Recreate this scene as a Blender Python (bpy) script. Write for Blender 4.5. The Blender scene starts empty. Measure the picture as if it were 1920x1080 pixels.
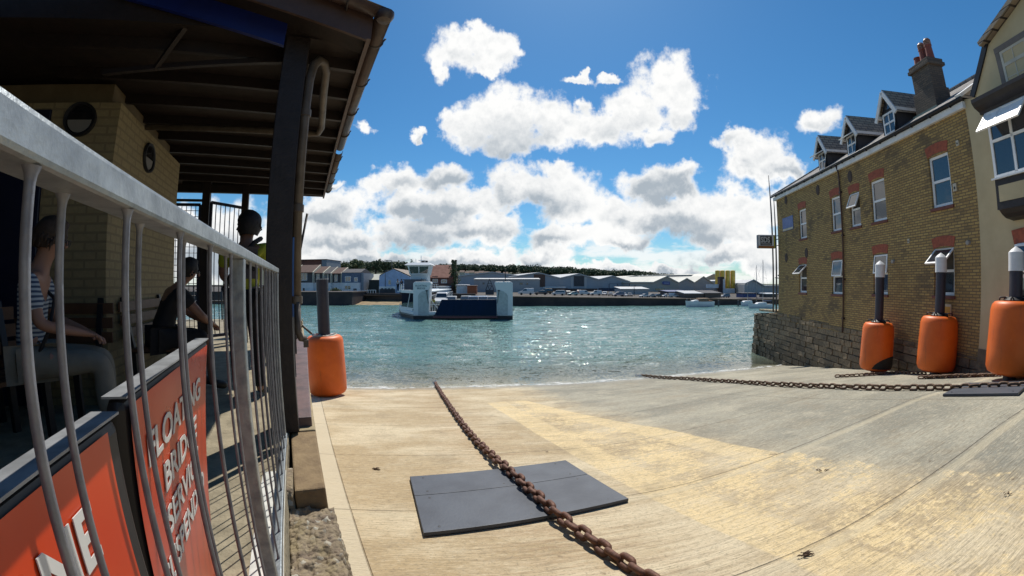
import bpy, bmesh, math, random
from mathutils import Vector, Matrix, noise
random.seed(7)
R = math.radians
sc = bpy.context.scene
C = sc.collection

# ------------------------------------------------------------------ camera
H = 4.4                      # eye height above the water
FP, KP, PITCH = 779.0, -0.1, R(-0.527)   # lens: theta = r/F (1 + K r^2), r in 1920-px units
cam_d = bpy.data.cameras.new("camera")
cam = bpy.data.objects.new("camera", cam_d)
C.objects.link(cam)
cam.location = (0, 0, H)
cam.rotation_euler = (R(90) + PITCH, 0, 0)
cam_d.type = 'PANO'
cam_d.panorama_type = 'FISHEYE_LENS_POLYNOMIAL'
cam_d.sensor_fit = 'HORIZONTAL'
cam_d.sensor_width = 36.0
cam_d.sensor_height = 20.25
PXMM = 1920 / 36.0
cam_d.fisheye_fov = R(200)
cam_d.fisheye_polynomial_k0 = 0
cam_d.fisheye_polynomial_k1 = -PXMM / FP
cam_d.fisheye_polynomial_k2 = 0
cam_d.fisheye_polynomial_k3 = -KP * (PXMM / 1000) ** 2 * PXMM / FP
cam_d.fisheye_polynomial_k4 = 0
cam_d.clip_start = 0.02
cam_d.clip_end = 5000
sc.camera = cam

# ------------------------------------------------------------------ light
SUN_AZ, SUN_EL = R(9.5), R(56)
sun_d = bpy.data.lights.new("sun", 'SUN')
sun_d.energy = 5.0
sun_d.angle = R(0.5)
sun_d.color = (1.0, 0.95, 0.86)
sun = bpy.data.objects.new("sun", sun_d)
C.objects.link(sun)
sd = Vector((math.sin(SUN_AZ) * math.cos(SUN_EL), math.cos(SUN_AZ) * math.cos(SUN_EL), math.sin(SUN_EL)))
sun.rotation_euler = (-sd).to_track_quat('-Z', 'Y').to_euler()
sc.view_settings.view_transform = 'Standard'
sc.view_settings.look = 'None'
sc.view_settings.exposure = 0.0
sc.view_settings.gamma = 1.0
sc.cycles.max_bounces = 6
sc.cycles.sample_clamp_indirect = 4.0
sc.cycles.transparent_max_bounces = 12


def ray(px, py):
    """direction in the world seen at a photo pixel (1920 x 1080)"""
    x, y = px - 960.0, py - 540.0
    r = math.hypot(x, y) + 1e-9
    th = r / FP * (1 + KP * (r / 1000) ** 2)
    a, b, c = x / r * math.sin(th), math.cos(th), -y / r * math.sin(th)
    cp, sp = math.cos(PITCH), math.sin(PITCH)
    return Vector((a, b * cp - c * sp, b * sp + c * cp))


class NT:
    """small node-tree writer"""
    def __init__(s, tree):
        s.t = tree
        tree.nodes.clear()

    def n(s, typ, ins=None, out=0, **props):
        nd = s.t.nodes.new(typ)
        for k, v in props.items():
            setattr(nd, k, v)
        for k, v in (ins or {}).items():
            if isinstance(v, bpy.types.NodeSocket):
                s.t.links.new(v, nd.inputs[k])
            else:
                nd.inputs[k].default_value = v
        return nd.outputs[out] if len(nd.outputs) else None

    def m(s, op, a, b=0.0, c=0.0, clamp=False):
        return s.n('ShaderNodeMath', {0: a, 1: b, 2: c}, operation=op, use_clamp=clamp)

    def v(s, op, a, b=(0, 0, 0), out=0):
        return s.n('ShaderNodeVectorMath', {0: a, 1: b}, out, operation=op)

    def mix(s, f, a, b, mode='MIX'):
        nd = s.t.nodes.new('ShaderNodeMix')
        nd.data_type = 'RGBA'
        nd.blend_type = mode
        for i, x in ((0, f), (6, a), (7, b)):
            if isinstance(x, bpy.types.NodeSocket):
                s.t.links.new(x, nd.inputs[i])
            else:
                nd.inputs[i].default_value = x if i == 0 or len(x) == 4 else (*x, 1)
        return nd.outputs[2]

    def ss(s, x, lo, hi):
        return s.n('ShaderNodeMapRange', {0: x, 1: lo, 2: hi, 3: 0.0, 4: 1.0}, interpolation_type='SMOOTHSTEP')

    def noise(s, vec, scale, detail=4.0, rough=0.55, dim='3D', out=0, dist=0.0):
        return s.n('ShaderNodeTexNoise', {'Vector': vec, 'Scale': scale, 'Detail': detail, 'Roughness': rough, 'Distortion': dist}, out, noise_dimensions=dim)

    def sep(s, vec):
        nd = s.t.nodes.new('ShaderNodeSeparateXYZ')
        s.t.links.new(vec, nd.inputs[0])
        return nd.outputs

    def comb(s, x, y, z=0.0):
        return s.n('ShaderNodeCombineXYZ', {0: x, 1: y, 2: z})


# ------------------------------------------------------------------ sky with cumulus
def build_world():
    w = bpy.data.worlds.new("World")
    sc.world = w
    w.use_nodes = True
    k = NT(w.node_tree)
    sky = k.n('ShaderNodeTexSky', sky_type='NISHITA', sun_disc=False, sun_elevation=SUN_EL, sun_rotation=SUN_AZ,
              altitude=0.0, air_density=1.0, dust_density=0.3, ozone_density=2.0)
    sky = k.mix(1.0, sky, (0.72, 0.985, 1.12), 'MULTIPLY')
    sky = k.n('ShaderNodeHueSaturation', {'Saturation': 1.15, 'Value': 1.0, 'Color': sky})
    dirv = k.n('ShaderNodeTexCoord', out=0)
    x, y, z = k.sep(dirv)[:3]
    az = k.m('ARCTAN2', x, y)
    el = k.m('ARCSINE', z)
    P = k.comb(az, el)
    # billowing offset of the outline
    n1 = k.noise(P, 9.0, 7.0, 0.62, '2D')
    n2 = k.noise(k.v('ADD', P, (3.1, 7.7, 0)), 4.0, 5.0, 0.55, '2D')
    warp = k.v('SUBTRACT', k.noise(P, 13.0, 4.0, 0.6, '2D', out=1), (0.5, 0.5, 0.5))
    Q = k.v('ADD', P, k.v('MULTIPLY', warp, (0.085, 0.075, 0)))
    blobs = []
    def zb(zx, zy, rx, ry, s=1.0):
        blobs.append((560 + zx / 2, zy / 2, rx / 2 * s, ry / 2 * s))
    for b in [(600, 200, 120, 85), (730, 190, 130, 70), (655, 135, 50, 55), (535, 260, 45, 60), (700, 265, 40, 35), (810, 185, 60, 35),
             (800, 430, 160, 110), (650, 475, 130, 75), (950, 460, 150, 105), (790, 530, 100, 55), (1120, 475, 150, 85), (1280, 420, 140, 105), (1390, 335, 135, 120),
              (1430, 420, 80, 80), (1330, 515, 90, 45), (565, 470, 55, 50), (1060, 400, 50, 40),
              (1030, 295, 55, 22), (1060, 280, 28, 22), (1165, 300, 55, 20), (240, 490, 38, 34), (465, 500, 36, 20),
              (370, 680, 130, 55), (560, 670, 120, 62), (450, 770, 250, 80), (90, 790, 150, 80), (870, 700, 190, 100), (1000, 740, 160, 120), (960, 640, 90, 50),
              (1330, 690, 170, 80), (1420, 650, 90, 40), (1400, 820, 240, 80), (1000, 880, 220, 60), (700, 850, 160, 75), (400, 880, 210, 70), (100, 900, 210, 70),
              (1640, 820, 180, 100), (1640, 960, 200, 45), (880, 965, 130, 45), (300, 970, 330, 35), (1150, 1010, 420, 25), (620, 985, 260, 35), (100, 700, 70, 22), (1230, 900, 130, 45), (1180, 800, 110, 70), (660, 760, 120, 60)]:
        zb(*b, s=1.12)
    blobs += [(1425, 290, 66, 48), (1385, 258, 45, 22), (1470, 315, 60, 34), (1545, 232, 50, 34), (1440, 390, 90, 40), (1380, 440, 110, 45), (1480, 480, 140, 40),
              (330, 460, 260, 80)]
    F = S = W = None
    for (bx, by, rx, ry) in blobs:
        d0, d1, d2 = ray(bx, by), ray(bx + rx, by), ray(bx, by - ry)
        ae = lambda d: (math.atan2(d.x, d.y), math.asin(max(-1, min(1, d.z))))
        a0, a1, a2 = ae(d0), ae(d1), ae(d2)
        sx = 1 / max(abs(a1[0] - a0[0]), 0.008)
        sy = 1 / max(abs(a2[1] - a0[1]), 0.006)
        q = k.n('ShaderNodeVectorMath', {0: Q, 1: (sx, sy, 0), 2: (-a0[0] * sx, -a0[1] * sy, 0)}, operation='MULTIPLY_ADD')
        d = k.m('SUBTRACT', 1.0, k.v('LENGTH', q, out=1))
        F = d if F is None else k.n('ShaderNodeMath', {0: F, 1: d, 2: 0.18}, operation='SMOOTH_MAX')
        wt = k.m('MAXIMUM', k.m('ADD', d, 0.25), 0.0)
        wt = k.m('MULTIPLY', wt, wt)
        yy = k.sep(q)[1]
        S = k.m('MULTIPLY', wt, yy) if S is None else k.m('MULTIPLY_ADD', wt, yy, S)
        W = wt if W is None else k.m('ADD', W, wt)
    n5 = k.noise(P, 22.0, 6.0, 0.55, '2D')
    n6 = k.noise(k.v('ADD', P, (0.0, 0.006, 0)), 22.0, 6.0, 0.55, '2D')
    wob = k.m('MULTIPLY_ADD', k.m('SUBTRACT', n1, 0.5), 1.6, k.m('ADD', F, k.m('MULTIPLY_ADD', k.ss(el, 0.30, 0.12), 0.11, -0.04)))
    wob = k.m('MULTIPLY_ADD', k.m('SUBTRACT', n2, 0.5), 0.8, wob)
    wob = k.m('MULTIPLY_ADD', k.m('SUBTRACT', n5, 0.5), 0.65, wob)
    dens = k.ss(wob, -0.10, 0.40)
    # distant low bank
    low = k.m('MULTIPLY', k.ss(k.m('ADD', k.noise(k.v('MULTIPLY', P, (6, 22, 0)), 1.0, 5, 0.6, '2D'), k.m('MULTIPLY', el, -1.2)), 0.34, 0.54),
              k.m('MULTIPLY', k.ss(el, -0.02, 0.02), k.m('SUBTRACT', 1.0, k.ss(el, 0.1, 0.19))))
    dens = k.m('MAXIMUM', dens, k.m('MULTIPLY', low, 0.8))
    # grey undersides and hearts of the thick low clouds, broken by billows
    n3 = k.noise(k.v('ADD', P, (1.7, 0.035, 0)), 5.0, 3.0, 0.5, '2D')
    n4 = k.noise(k.v('ADD', P, (0.0, 0.014, 0)), 9.0, 7.0, 0.62, '2D')
    rel = k.m('ADD', k.m('MULTIPLY', k.m('SUBTRACT', n1, n4), 1.3), k.m('MULTIPLY', k.m('SUBTRACT', n5, n6), 0.35))
    vert = k.m('DIVIDE', S, k.m('ADD', W, 0.02))
    under = k.ss(k.m('MULTIPLY_ADD', k.m('SUBTRACT', n3, 0.5), -1.6, vert), 0.25, -0.40)
    heart = k.ss(k.m('MULTIPLY_ADD', k.m('SUBTRACT', n3, 0.5), 1.3, k.m('MULTIPLY_ADD', F, 0.6, k.m('MULTIPLY', wob, 0.4))), 0.14, 0.70)
    lowdown = k.m('MULTIPLY_ADD', k.ss(el, 0.42, 0.24), 0.75, 0.25)
    g = k.m('MULTIPLY', k.m('MULTIPLY', heart, k.m('MULTIPLY_ADD', under, 0.85, 0.15)), lowdown)
    g = k.m('ADD', g, k.m('MULTIPLY', rel, k.m('MULTIPLY_ADD', heart, 0.9, 0.15)), clamp=True)
    ccol = k.mix(g, (1.0, 1.0, 0.99), (0.42, 0.48, 0.54))
    # paler air close to the horizon
    bs = k.n('ShaderNodeBackground', {'Color': sky, 'Strength': 0.09})
    bc = k.n('ShaderNodeBackground', {'Color': ccol, 'Strength': 1.0})
    mx = k.n('ShaderNodeMixShader', {0: dens, 1: bs, 2: bc})
    k.n('ShaderNodeOutputWorld', {'Surface': mx})
    w.cycles.sampling_method = 'MANUAL'
    w.cycles.sample_map_resolution = 512


build_world()


# ------------------------------------------------------------------ frames and meshes
class Fr:
    """a horizontal frame: x, y, z = local right, forward, up"""
    def __init__(s, ang=0.0, o=(0, 0, 0)):
        s.a, s.o = ang, Vector(o)
        s.M = Matrix.Rotation(ang, 3, 'Z')

    def w(s, p):
        return s.M @ Vector(p) + s.o

    def l(s, p):
        return s.M.transposed() @ (Vector(p) - s.o)


WORLD = Fr()
QF = Fr(R(28), (0, 0, H))           # left quay: x lateral, y along the fence, z from the eye
SF = Fr(R(18))                      # slipway: x across, y down towards the water
_A = R(11.6)
FF = Fr(math.atan2(-math.cos(_A), -math.sin(_A)), (15.76, 24.4, 0))  # brick front: x along it (to the right), y into the house

SLOPE_A, SLOPE_B = 0.1155, 0.170
EX, EY = -3.13, 17.16
UX, UY = math.sin(R(-8.5)), math.cos(R(-8.5))


def slipz(x, y):
    t = min(1, max(0, (x - 1.0) / 8.0))
    t = t * t * (3 - 2 * t)
    return -(SLOPE_A + (SLOPE_B - SLOPE_A) * t) * ((x - EX) * UX + (y - EY) * UY)


def slip_hit(px, py):
    d = ray(px, py)
    t, st = 0.5, 0.05
    while t < 60:
        p = Vector((0, 0, H)) + d * t
        if p.z < slipz(p.x, p.y):
            return p
        t += st
    return p


def at_z(px, py, z):
    d = ray(px, py)
    return Vector((0, 0, H)) + d * ((z - H) / d.z)


def at_y(px, py, Y):
    d = ray(px, py)
    return Vector((0, 0, H)) + d * (Y / d.y)


class MB:
    def __init__(s):
        s.V, s.F, s.mi, s.sm = [], [], [], []
        s.cur, s.smooth = 0, False

    def face(s, idx):
        s.F.append(idx)
        s.mi.append(s.cur)
        s.sm.append(s.smooth)

    def poly(s, pts):
        b = len(s.V)
        s.V += [tuple(p) for p in pts]
        s.face(list(range(b, b + len(pts))))

    def hexa(s, p):
        b = len(s.V)
        s.V += [tuple(q) for q in p]
        for f in ((0, 3, 2, 1), (4, 5, 6, 7), (0, 1, 5, 4), (1, 2, 6, 5), (2, 3, 7, 6), (3, 0, 4, 7)):
            s.face([b + i for i in f])
        return s

    def box(s, x0, x1, y0, y1, z0, z1):
        x0, x1 = min(x0, x1), max(x0, x1)
        y0, y1 = min(y0, y1), max(y0, y1)
        z0, z1 = min(z0, z1), max(z0, z1)
        return s.hexa([(x0, y0, z0), (x1, y0, z0), (x1, y1, z0), (x0, y1, z0), (x0, y0, z1), (x1, y0, z1), (x1, y1, z1), (x0, y1, z1)])

    def prism(s, pts, ax, c0, c1):
        """polygon pts (a,b) extruded along axis ax ('x': a=y,b=z; 'y': a=x,b=z; 'z': a=x,b=y)"""
        def mk(a, b, c):
            return {'x': (c, a, b), 'y': (a, c, b), 'z': (a, b, c)}[ax]
        n, b = len(pts), len(s.V)
        s.V += [mk(a, q, c0) for a, q in pts] + [mk(a, q, c1) for a, q in pts]
        s.face([b + i for i in range(n)])
        s.face([b + n + i for i in reversed(range(n))])
        for i in range(n):
            j = (i + 1) % n
            s.face([b + i, b + n + i, b + n + j, b + j])
        return s

    def bar(s, p0, p1, w, h, up=(0, 0, 1)):
        p0, p1 = Vector(p0), Vector(p1)
        d = (p1 - p0).normalized()
        upv = Vector(up)
        if abs(d.dot(upv)) > 0.95:
            upv = Vector((0, 1, 0))
        sx = d.cross(upv).normalized() * w / 2
        sz = sx.cross(d).normalized() * h / 2
        return s.hexa([p0 - sx - sz, p0 + sx - sz, p1 + sx - sz, p1 - sx - sz, p0 - sx + sz, p0 + sx + sz, p1 + sx + sz, p1 - sx + sz])

    def tube(s, path, r, n=8, closed=False, cap=True):
        path = [Vector(p) for p in path]
        N = len(path)
        rr = r if isinstance(r, (list, tuple)) else [r] * N
        b0 = len(s.V)
        ref = None
        for i, p in enumerate(path):
            if closed:
                d = path[(i + 1) % N] - path[i - 1]
            else:
                d = path[min(i + 1, N - 1)] - path[max(i - 1, 0)]
            d.normalize()
            if ref is None:
                ref = Vector((0, 0, 1)) if abs(d.z) < 0.9 else Vector((1, 0, 0))
            a = d.cross(ref).normalized()
            b = a.cross(d).normalized()
            ref = b
            for k in range(n):
                t = 2 * math.pi * k / n
                s.V.append(tuple(p + (a * math.cos(t) + b * math.sin(t)) * rr[i]))
        old = s.smooth
        s.smooth = True
        for i in range(N if closed else N - 1):
            j = (i + 1) % N
            for k in range(n):
                l = (k + 1) % n
                s.face([b0 + i * n + k, b0 + i * n + l, b0 + j * n + l, b0 + j * n + k])
        s.smooth = False
        if cap and not closed:
            s.face([b0 + k for k in reversed(range(n))])
            s.face([b0 + (N - 1) * n + k for k in range(n)])
        s.smooth = old
        return s

    def lathe(s, prof, n=32, c=(0, 0, 0), ax=(0, 0, 1), jit=0.0):
        """profile (r, h) turned about ax through c"""
        axv = Vector(ax).normalized()
        a = axv.orthogonal().normalized()
        b = axv.cross(a)
        cv = Vector(c)

        def ring(r, h):
            q0 = len(s.V)
            for k in range(n):
                t = 2 * math.pi * k / n
                q = 1 + jit * noise.noise(Vector((math.cos(t) * 2, math.sin(t) * 2, h * 1.5 + c[0])))
                s.V.append(tuple(cv + axv * h + (a * math.cos(t) + b * math.sin(t)) * r * q))
            return q0
        old = s.smooth
        s.smooth = True
        first = prev = ring(*prof[0])
        pd = None
        for i in range(len(prof) - 1):
            d = Vector((prof[i + 1][0] - prof[i][0], prof[i + 1][1] - prof[i][1]))
            if pd is not None and d.length > 1e-9 and pd.length > 1e-9 and pd.angle(d) > 0.7:
                prev = ring(*prof[i])
            nxt = ring(*prof[i + 1])
            for k in range(n):
                l = (k + 1) % n
                s.face([prev + k, prev + l, nxt + l, nxt + k])
            prev, pd = nxt, d
        s.smooth = False
        if prof[0][0] > 1e-6:
            q0 = ring(*prof[0])
            s.face([q0 + k for k in reversed(range(n))])
        if prof[-1][0] > 1e-6:
            q0 = ring(*prof[-1])
            s.face([q0 + k for k in range(n)])
        s.smooth = old
        return s

    def pieces(s):
        """one MB for each connected piece"""
        par = list(range(len(s.V)))

        def find(i):
            while par[i] != i:
                par[i] = par[par[i]]
                i = par[i]
            return i
        for f in s.F:
            for q in f[1:]:
                par[find(q)] = find(f[0])
        groups = {}
        for i, f in enumerate(s.F):
            groups.setdefault(find(f[0]), []).append(i)
        out = []
        for fs in groups.values():
            m, mp = MB(), {}
            for i in fs:
                idx = []
                for q in s.F[i]:
                    if q not in mp:
                        mp[q] = len(m.V)
                        m.V.append(s.V[q])
                    idx.append(mp[q])
                m.F.append(idx)
                m.mi.append(s.mi[i])
                m.sm.append(s.sm[i])
            out.append(m)
        return out

    def mesh(s, name, mats, org=(0, 0, 0)):
        me = bpy.data.meshes.new(name)
        o = Vector(org)
        me.from_pydata([tuple(Vector(v) - o) for v in s.V], [], s.F)
        for m in (mats if isinstance(mats, (list, tuple)) else [mats]):
            me.materials.append(m)
        me.polygons.foreach_set('material_index', s.mi)
        me.polygons.foreach_set('use_smooth', s.sm)
        me.update()
        return me


class T:
    """a top-level thing: an Empty at its base in frame fr"""
    def __init__(s, name, label, cat, fr, org, group=None, kind=None):
        s.fr, s.org = fr, Vector(org)
        s.o = bpy.data.objects.new(name, None)
        C.objects.link(s.o)
        s.o.empty_display_size = 0.2
        s.o.location = fr.w(org)
        s.o.rotation_euler = (0, 0, fr.a)
        tag(s.o, label, cat, group, kind)

    def parts(s, name, mb, mats, parent=None, bevel=0.0):
        """every loose piece of mb as a part of its own"""
        return [s.part(name, m, mats, parent, bevel) for m in mb.pieces()]

    def part(s, name, mb, mats, parent=None, bevel=0.0, label=None):
        ob = bpy.data.objects.new(name, mb.mesh(name, mats, s.org))
        C.objects.link(ob)
        ob.parent = parent or s.o
        if bevel:
            bv = ob.modifiers.new('bevel', 'BEVEL')
            bv.width = bevel
            bv.segments = 2
            bv.limit_method = 'ANGLE'
        if label:
            ob['label'] = label
        return ob

    def mpart(s, name, me, parent=None):
        ob = bpy.data.objects.new(name, me)
        C.objects.link(ob)
        ob.parent = parent or s.o
        return ob


def tag(o, label=None, cat=None, group=None, kind=None):
    if label:
        o['label'] = label
    if cat:
        o['category'] = cat
    if group:
        o['group'] = group
    if kind:
        o['kind'] = kind


def single(name, mb, mats, fr=WORLD, org=(0, 0, 0), label=None, cat=None, group=None, kind=None, bevel=0.0):
    ob = bpy.data.objects.new(name, mb.mesh(name, mats, org))
    C.objects.link(ob)
    ob.location = fr.w(org)
    ob.rotation_euler = (0, 0, fr.a)
    tag(ob, label, cat, group, kind)
    if bevel:
        bv = ob.modifiers.new('bevel', 'BEVEL')
        bv.width = bevel
        bv.segments = 2
        bv.limit_method = 'ANGLE'
    return ob


def copy_tree(o, parent=None):
    c = o.copy()
    C.objects.link(c)
    if parent:
        c.parent = parent
    for ch in list(o.children):
        copy_tree(ch, c)
    return c


def text_mb(body, size, fn, extrude=0.002, bold=0.0, align='LEFT'):
    """lettering as mesh; fn maps text-plane (x, y, depth) to frame coordinates"""
    cu = bpy.data.curves.new('lettering', 'FONT')
    cu.body = body
    cu.size = size
    cu.extrude = extrude
    cu.offset = bold
    cu.align_x = align
    cu.resolution_u = 3
    ob = bpy.data.objects.new('lettering', cu)
    C.objects.link(ob)
    dg = bpy.context.evaluated_depsgraph_get()
    dg.update()
    me = bpy.data.meshes.new_from_object(ob.evaluated_get(dg))
    mb = MB()
    mb.V = [tuple(fn(v.co.x, v.co.y, v.co.z)) for v in me.vertices]
    for p in me.polygons:
        mb.face(list(p.vertices))
    bpy.data.objects.remove(ob)
    bpy.data.curves.remove(cu)
    bpy.data.meshes.remove(me)
    return mb

# ------------------------------------------------------------------ materials
def lin(r, g, b):
    f = lambda c: (c / 255 / 12.92) if c <= 10 else ((c / 255 + 0.055) / 1.055) ** 2.4
    return (f(r), f(g), f(b), 1)


MATS = {}


def pbr(name, col, rough=0.6, metal=0.0, var=0.15, vs=3.0, bump=0.0, bs=20.0, col2=None, spec=0.5, coat=0.0, detail=5.0, tint=None):
    """plain surface with some blotchy variation (col -> col2) and a fine bump"""
    if name in MATS:
        return MATS[name]
    m = bpy.data.materials.new(name)
    m.use_nodes = True
    k = NT(m.node_tree)
    co = k.n('ShaderNodeTexCoord', out=3)
    col = (*col[:3], 1)
    if col2 is None:
        col2 = tuple(c * (1 - var * 1.6) for c in col[:3])
    nz = k.noise(co, vs, detail, 0.6)
    c = k.mix(k.ss(nz, 0.3, 0.72), col, (*col2[:3], 1))
    ins = {'Base Color': c, 'Roughness': k.m('MULTIPLY_ADD', nz, 0.25, rough - 0.12), 'Metallic': metal, 'Specular IOR Level': spec, 'Coat Weight': coat}
    if bump:
        ins['Normal'] = k.n('ShaderNodeBump', {'Height': k.noise(co, bs, 5.0, 0.6), 'Strength': bump, 'Distance': 0.02})
    k.n('ShaderNodeOutputMaterial', {'Surface': k.n('ShaderNodeBsdfPrincipled', ins)})
    MATS[name] = m
    return m


def glass(name, col, rough=0.03, var=0.3):
    if name in MATS:
        return MATS[name]
    m = bpy.data.materials.new(name)
    m.use_nodes = True
    k = NT(m.node_tree)
    co = k.n('ShaderNodeTexCoord', out=3)
    nz = k.noise(co, 1.2, 2.0, 0.5)
    c = k.mix(nz, (*col[:3], 1), tuple(x * (1 - var) for x in col[:3]))
    bm = k.n('ShaderNodeBump', {'Height': k.noise(co, 1.6, 1.0, 0.4), 'Strength': 0.06, 'Distance': 0.05})
    k.n('ShaderNodeOutputMaterial', {'Surface': k.n('ShaderNodeBsdfPrincipled', {'Base Color': c, 'Roughness': rough, 'Specular IOR Level': 0.9, 'IOR': 1.6, 'Normal': bm})})
    MATS[name] = m
    return m


def brick_mat(name, c1, c2, mortar, sx=0.225, sz=0.075, vertical='xz', stain=0.5, stain_col=(0.05, 0.045, 0.04), bump=0.5, mort=0.012, rot=0.0):
    if name in MATS:
        return MATS[name]
    m = bpy.data.materials.new(name)
    m.use_nodes = True
    k = NT(m.node_tree)
    co = k.n('ShaderNodeTexCoord', out=3)
    x, y, z = k.sep(co)[:3]
    a = {'xz': x, 'yz': y}[vertical]
    vec = k.comb(a, z)
    # one nudge so that courses are not ruler straight
    vec = k.v('ADD', vec, k.v('MULTIPLY', k.n('ShaderNodeTexNoise', {'Vector': co, 'Scale': 1.3, 'Detail': 2.0}, 1), (0.012, 0.012, 0)))
    nd = k.t.nodes.new('ShaderNodeTexBrick')
    k.t.links.new(vec, nd.inputs['Vector'])
    nd.inputs['Color1'].default_value = (0, 0, 0, 1)
    nd.inputs['Color2'].default_value = (1, 1, 1, 1)
    nd.inputs['Mortar'].default_value = (0.5, 0.5, 0.5, 1)
    for n_, v_ in (('Scale', 1.0), ('Mortar Size', mort), ('Mortar Smooth', 0.3), ('Brick Width', sx), ('Row Height', sz), ('Bias', 0.0)):
        nd.inputs[n_].default_value = v_
    per = k.sep(nd.outputs['Color'])[0]
    big = k.noise(co, 0.55, 5.0, 0.62)
    fine = k.noise(co, 26.0, 4.0, 0.6)
    col = k.mix(per, (*c1[:3], 1), (*c2[:3], 1))
    col = k.mix(k.m('MULTIPLY', k.m('SUBTRACT', fine, 0.35, clamp=True), 0.9), col, tuple(c * 0.45 for c in c1[:3]))
    col = k.mix(nd.outputs['Fac'], col, (*mortar[:3], 1))
    st = k.m('MULTIPLY', k.ss(k.m('ADD', big, k.m('MULTIPLY', per, 0.12)), 0.56, 0.78), stain)
    col = k.mix(st, col, (*stain_col, 1))
    hgt = k.m('SUBTRACT', k.m('MULTIPLY', fine, 0.5), nd.outputs['Fac'])
    bm = k.n('ShaderNodeBump', {'Height': hgt, 'Strength': bump, 'Distance': 0.012})
    k.n('ShaderNodeOutputMaterial', {'Surface': k.n('ShaderNodeBsdfPrincipled', {'Base Color': col, 'Roughness': 0.88, 'Normal': bm, 'Specular IOR Level': 0.25})})
    MATS[name] = m
    return m


galv = pbr('galvanised_steel', (0.34, 0.37, 0.385), 0.42, 0.7, vs=22, col2=(0.20, 0.225, 0.245), bump=0.12, bs=60)
galv_bar = pbr('galvanised_bar', (0.22, 0.235, 0.27), 0.5, 0.45, vs=30, col2=(0.14, 0.15, 0.18), bump=0.1, bs=80)
black_plastic = pbr('black_plastic', (0.012, 0.012, 0.016), 0.5)
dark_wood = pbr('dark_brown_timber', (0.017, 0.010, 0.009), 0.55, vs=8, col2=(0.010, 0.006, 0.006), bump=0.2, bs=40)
sill_wood = pbr('purple_brown_board', (0.16, 0.095, 0.085), 0.5, vs=5, col2=(0.085, 0.055, 0.055), bump=0.2, bs=30)
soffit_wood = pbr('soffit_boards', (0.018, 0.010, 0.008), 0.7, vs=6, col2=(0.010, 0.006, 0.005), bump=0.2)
gutter_m = pbr('brown_gutter_plastic', (0.055, 0.034, 0.028), 0.38, vs=9, col2=(0.035, 0.023, 0.02), bump=0.08)
pipe_m = pbr('weathered_pipe', (0.10, 0.08, 0.062), 0.5, vs=7, col2=(0.055, 0.042, 0.032), bump=0.15)
blue_paint = pbr('royal_blue_paint', (0.006, 0.018, 0.16), 0.45, vs=4)
cream_block = brick_mat('cream_painted_blockwork', (0.27, 0.22, 0.125), (0.25, 0.20, 0.115), (0.19, 0.15, 0.09), 0.225, 0.078, 'xz', 0.25, (0.2, 0.16, 0.1), 0.35, 0.012)
cream_block_y = brick_mat('cream_painted_blockwork_side', (0.29, 0.235, 0.13), (0.265, 0.215, 0.12), (0.20, 0.16, 0.095), 0.225, 0.078, 'yz', 0.25, (0.2, 0.16, 0.1), 0.35, 0.012)
yellow_brick = brick_mat('yellow_stock_brick', (0.47, 0.315, 0.12), (0.33, 0.21, 0.085), (0.17, 0.125, 0.075), 0.25, 0.084, 'xz', 0.8, (0.12, 0.09, 0.06), 1.0, 0.013)
red_arch = pbr('red_rubbed_brick', (0.36, 0.085, 0.04), 0.8, vs=9, col2=(0.22, 0.06, 0.035), bump=0.3)
dark_oval = pbr('iron_tie_plate', (0.07, 0.045, 0.035), 0.8, vs=9)
cream_render = pbr('cream_render', (0.53, 0.43, 0.26), 0.9, vs=1.0, col2=(0.45, 0.36, 0.215), bump=0.15, bs=18)
white_upvc = pbr('white_upvc', (0.78, 0.78, 0.78), 0.35, var=0.05)
white_paint = pbr('white_weathered_paint', (0.72, 0.72, 0.72), 0.55, vs=3, var=0.12)
slate_m = brick_mat('roof_slates', (0.36, 0.33, 0.30), (0.22, 0.205, 0.20), (0.05, 0.05, 0.05), 0.3, 0.17, 'xz', 0.3, (0.22, 0.2, 0.15), 0.8, 0.012)
slate_dormer = brick_mat('dormer_slates', (0.40, 0.32, 0.24), (0.24, 0.20, 0.165), (0.06, 0.05, 0.05), 0.3, 0.14, 'yz', 0.35, (0.3, 0.27, 0.18), 0.8, 0.014)
cheek_m = pbr('dark_lead_cheek', (0.035, 0.036, 0.045), 0.6, vs=4, bump=0.2)
chimney_m = brick_mat('sooty_chimney_brick', (0.17, 0.13, 0.10), (0.10, 0.085, 0.075), (0.09, 0.08, 0.07), 0.225, 0.075, 'xz', 0.6, (0.05, 0.05, 0.05), 0.9)
chimney_my = brick_mat('sooty_chimney_brick_side', (0.17, 0.13, 0.10), (0.10, 0.085, 0.075), (0.09, 0.08, 0.07), 0.225, 0.075, 'yz', 0.6, (0.05, 0.05, 0.05), 0.9)
pot_m = pbr('terracotta_pot', (0.24, 0.07, 0.05), 0.75, vs=6, bump=0.2)
copper_m = pbr('lead_flashing', (0.16, 0.22, 0.19), 0.6, vs=5)
orange_fender = pbr('orange_fender_skin', (0.74, 0.135, 0.006), 0.5, vs=1.6, col2=(0.64, 0.105, 0.004), bump=0.06, bs=9)
_k = orange_fender.node_tree
_p = next(n for n in _k.nodes if n.type == 'BSDF_PRINCIPLED')
_src = _p.inputs['Base Color'].links[0].from_socket
_w = NT.__new__(NT)
_w.t = _k
_co = _w.n('ShaderNodeTexCoord', out=3)
_sc = _w.noise(_w.v('MULTIPLY', _co, (5.0, 5.0, 1.1)), 1.0, 7.0, 0.72)
_sp = _w.noise(_co, 11.0, 6.0, 0.75)
_c = _w.mix(_w.m('MULTIPLY', _w.ss(_sc, 0.55, 0.74), 0.42), _src, (0.20, 0.055, 0.012))
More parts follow.
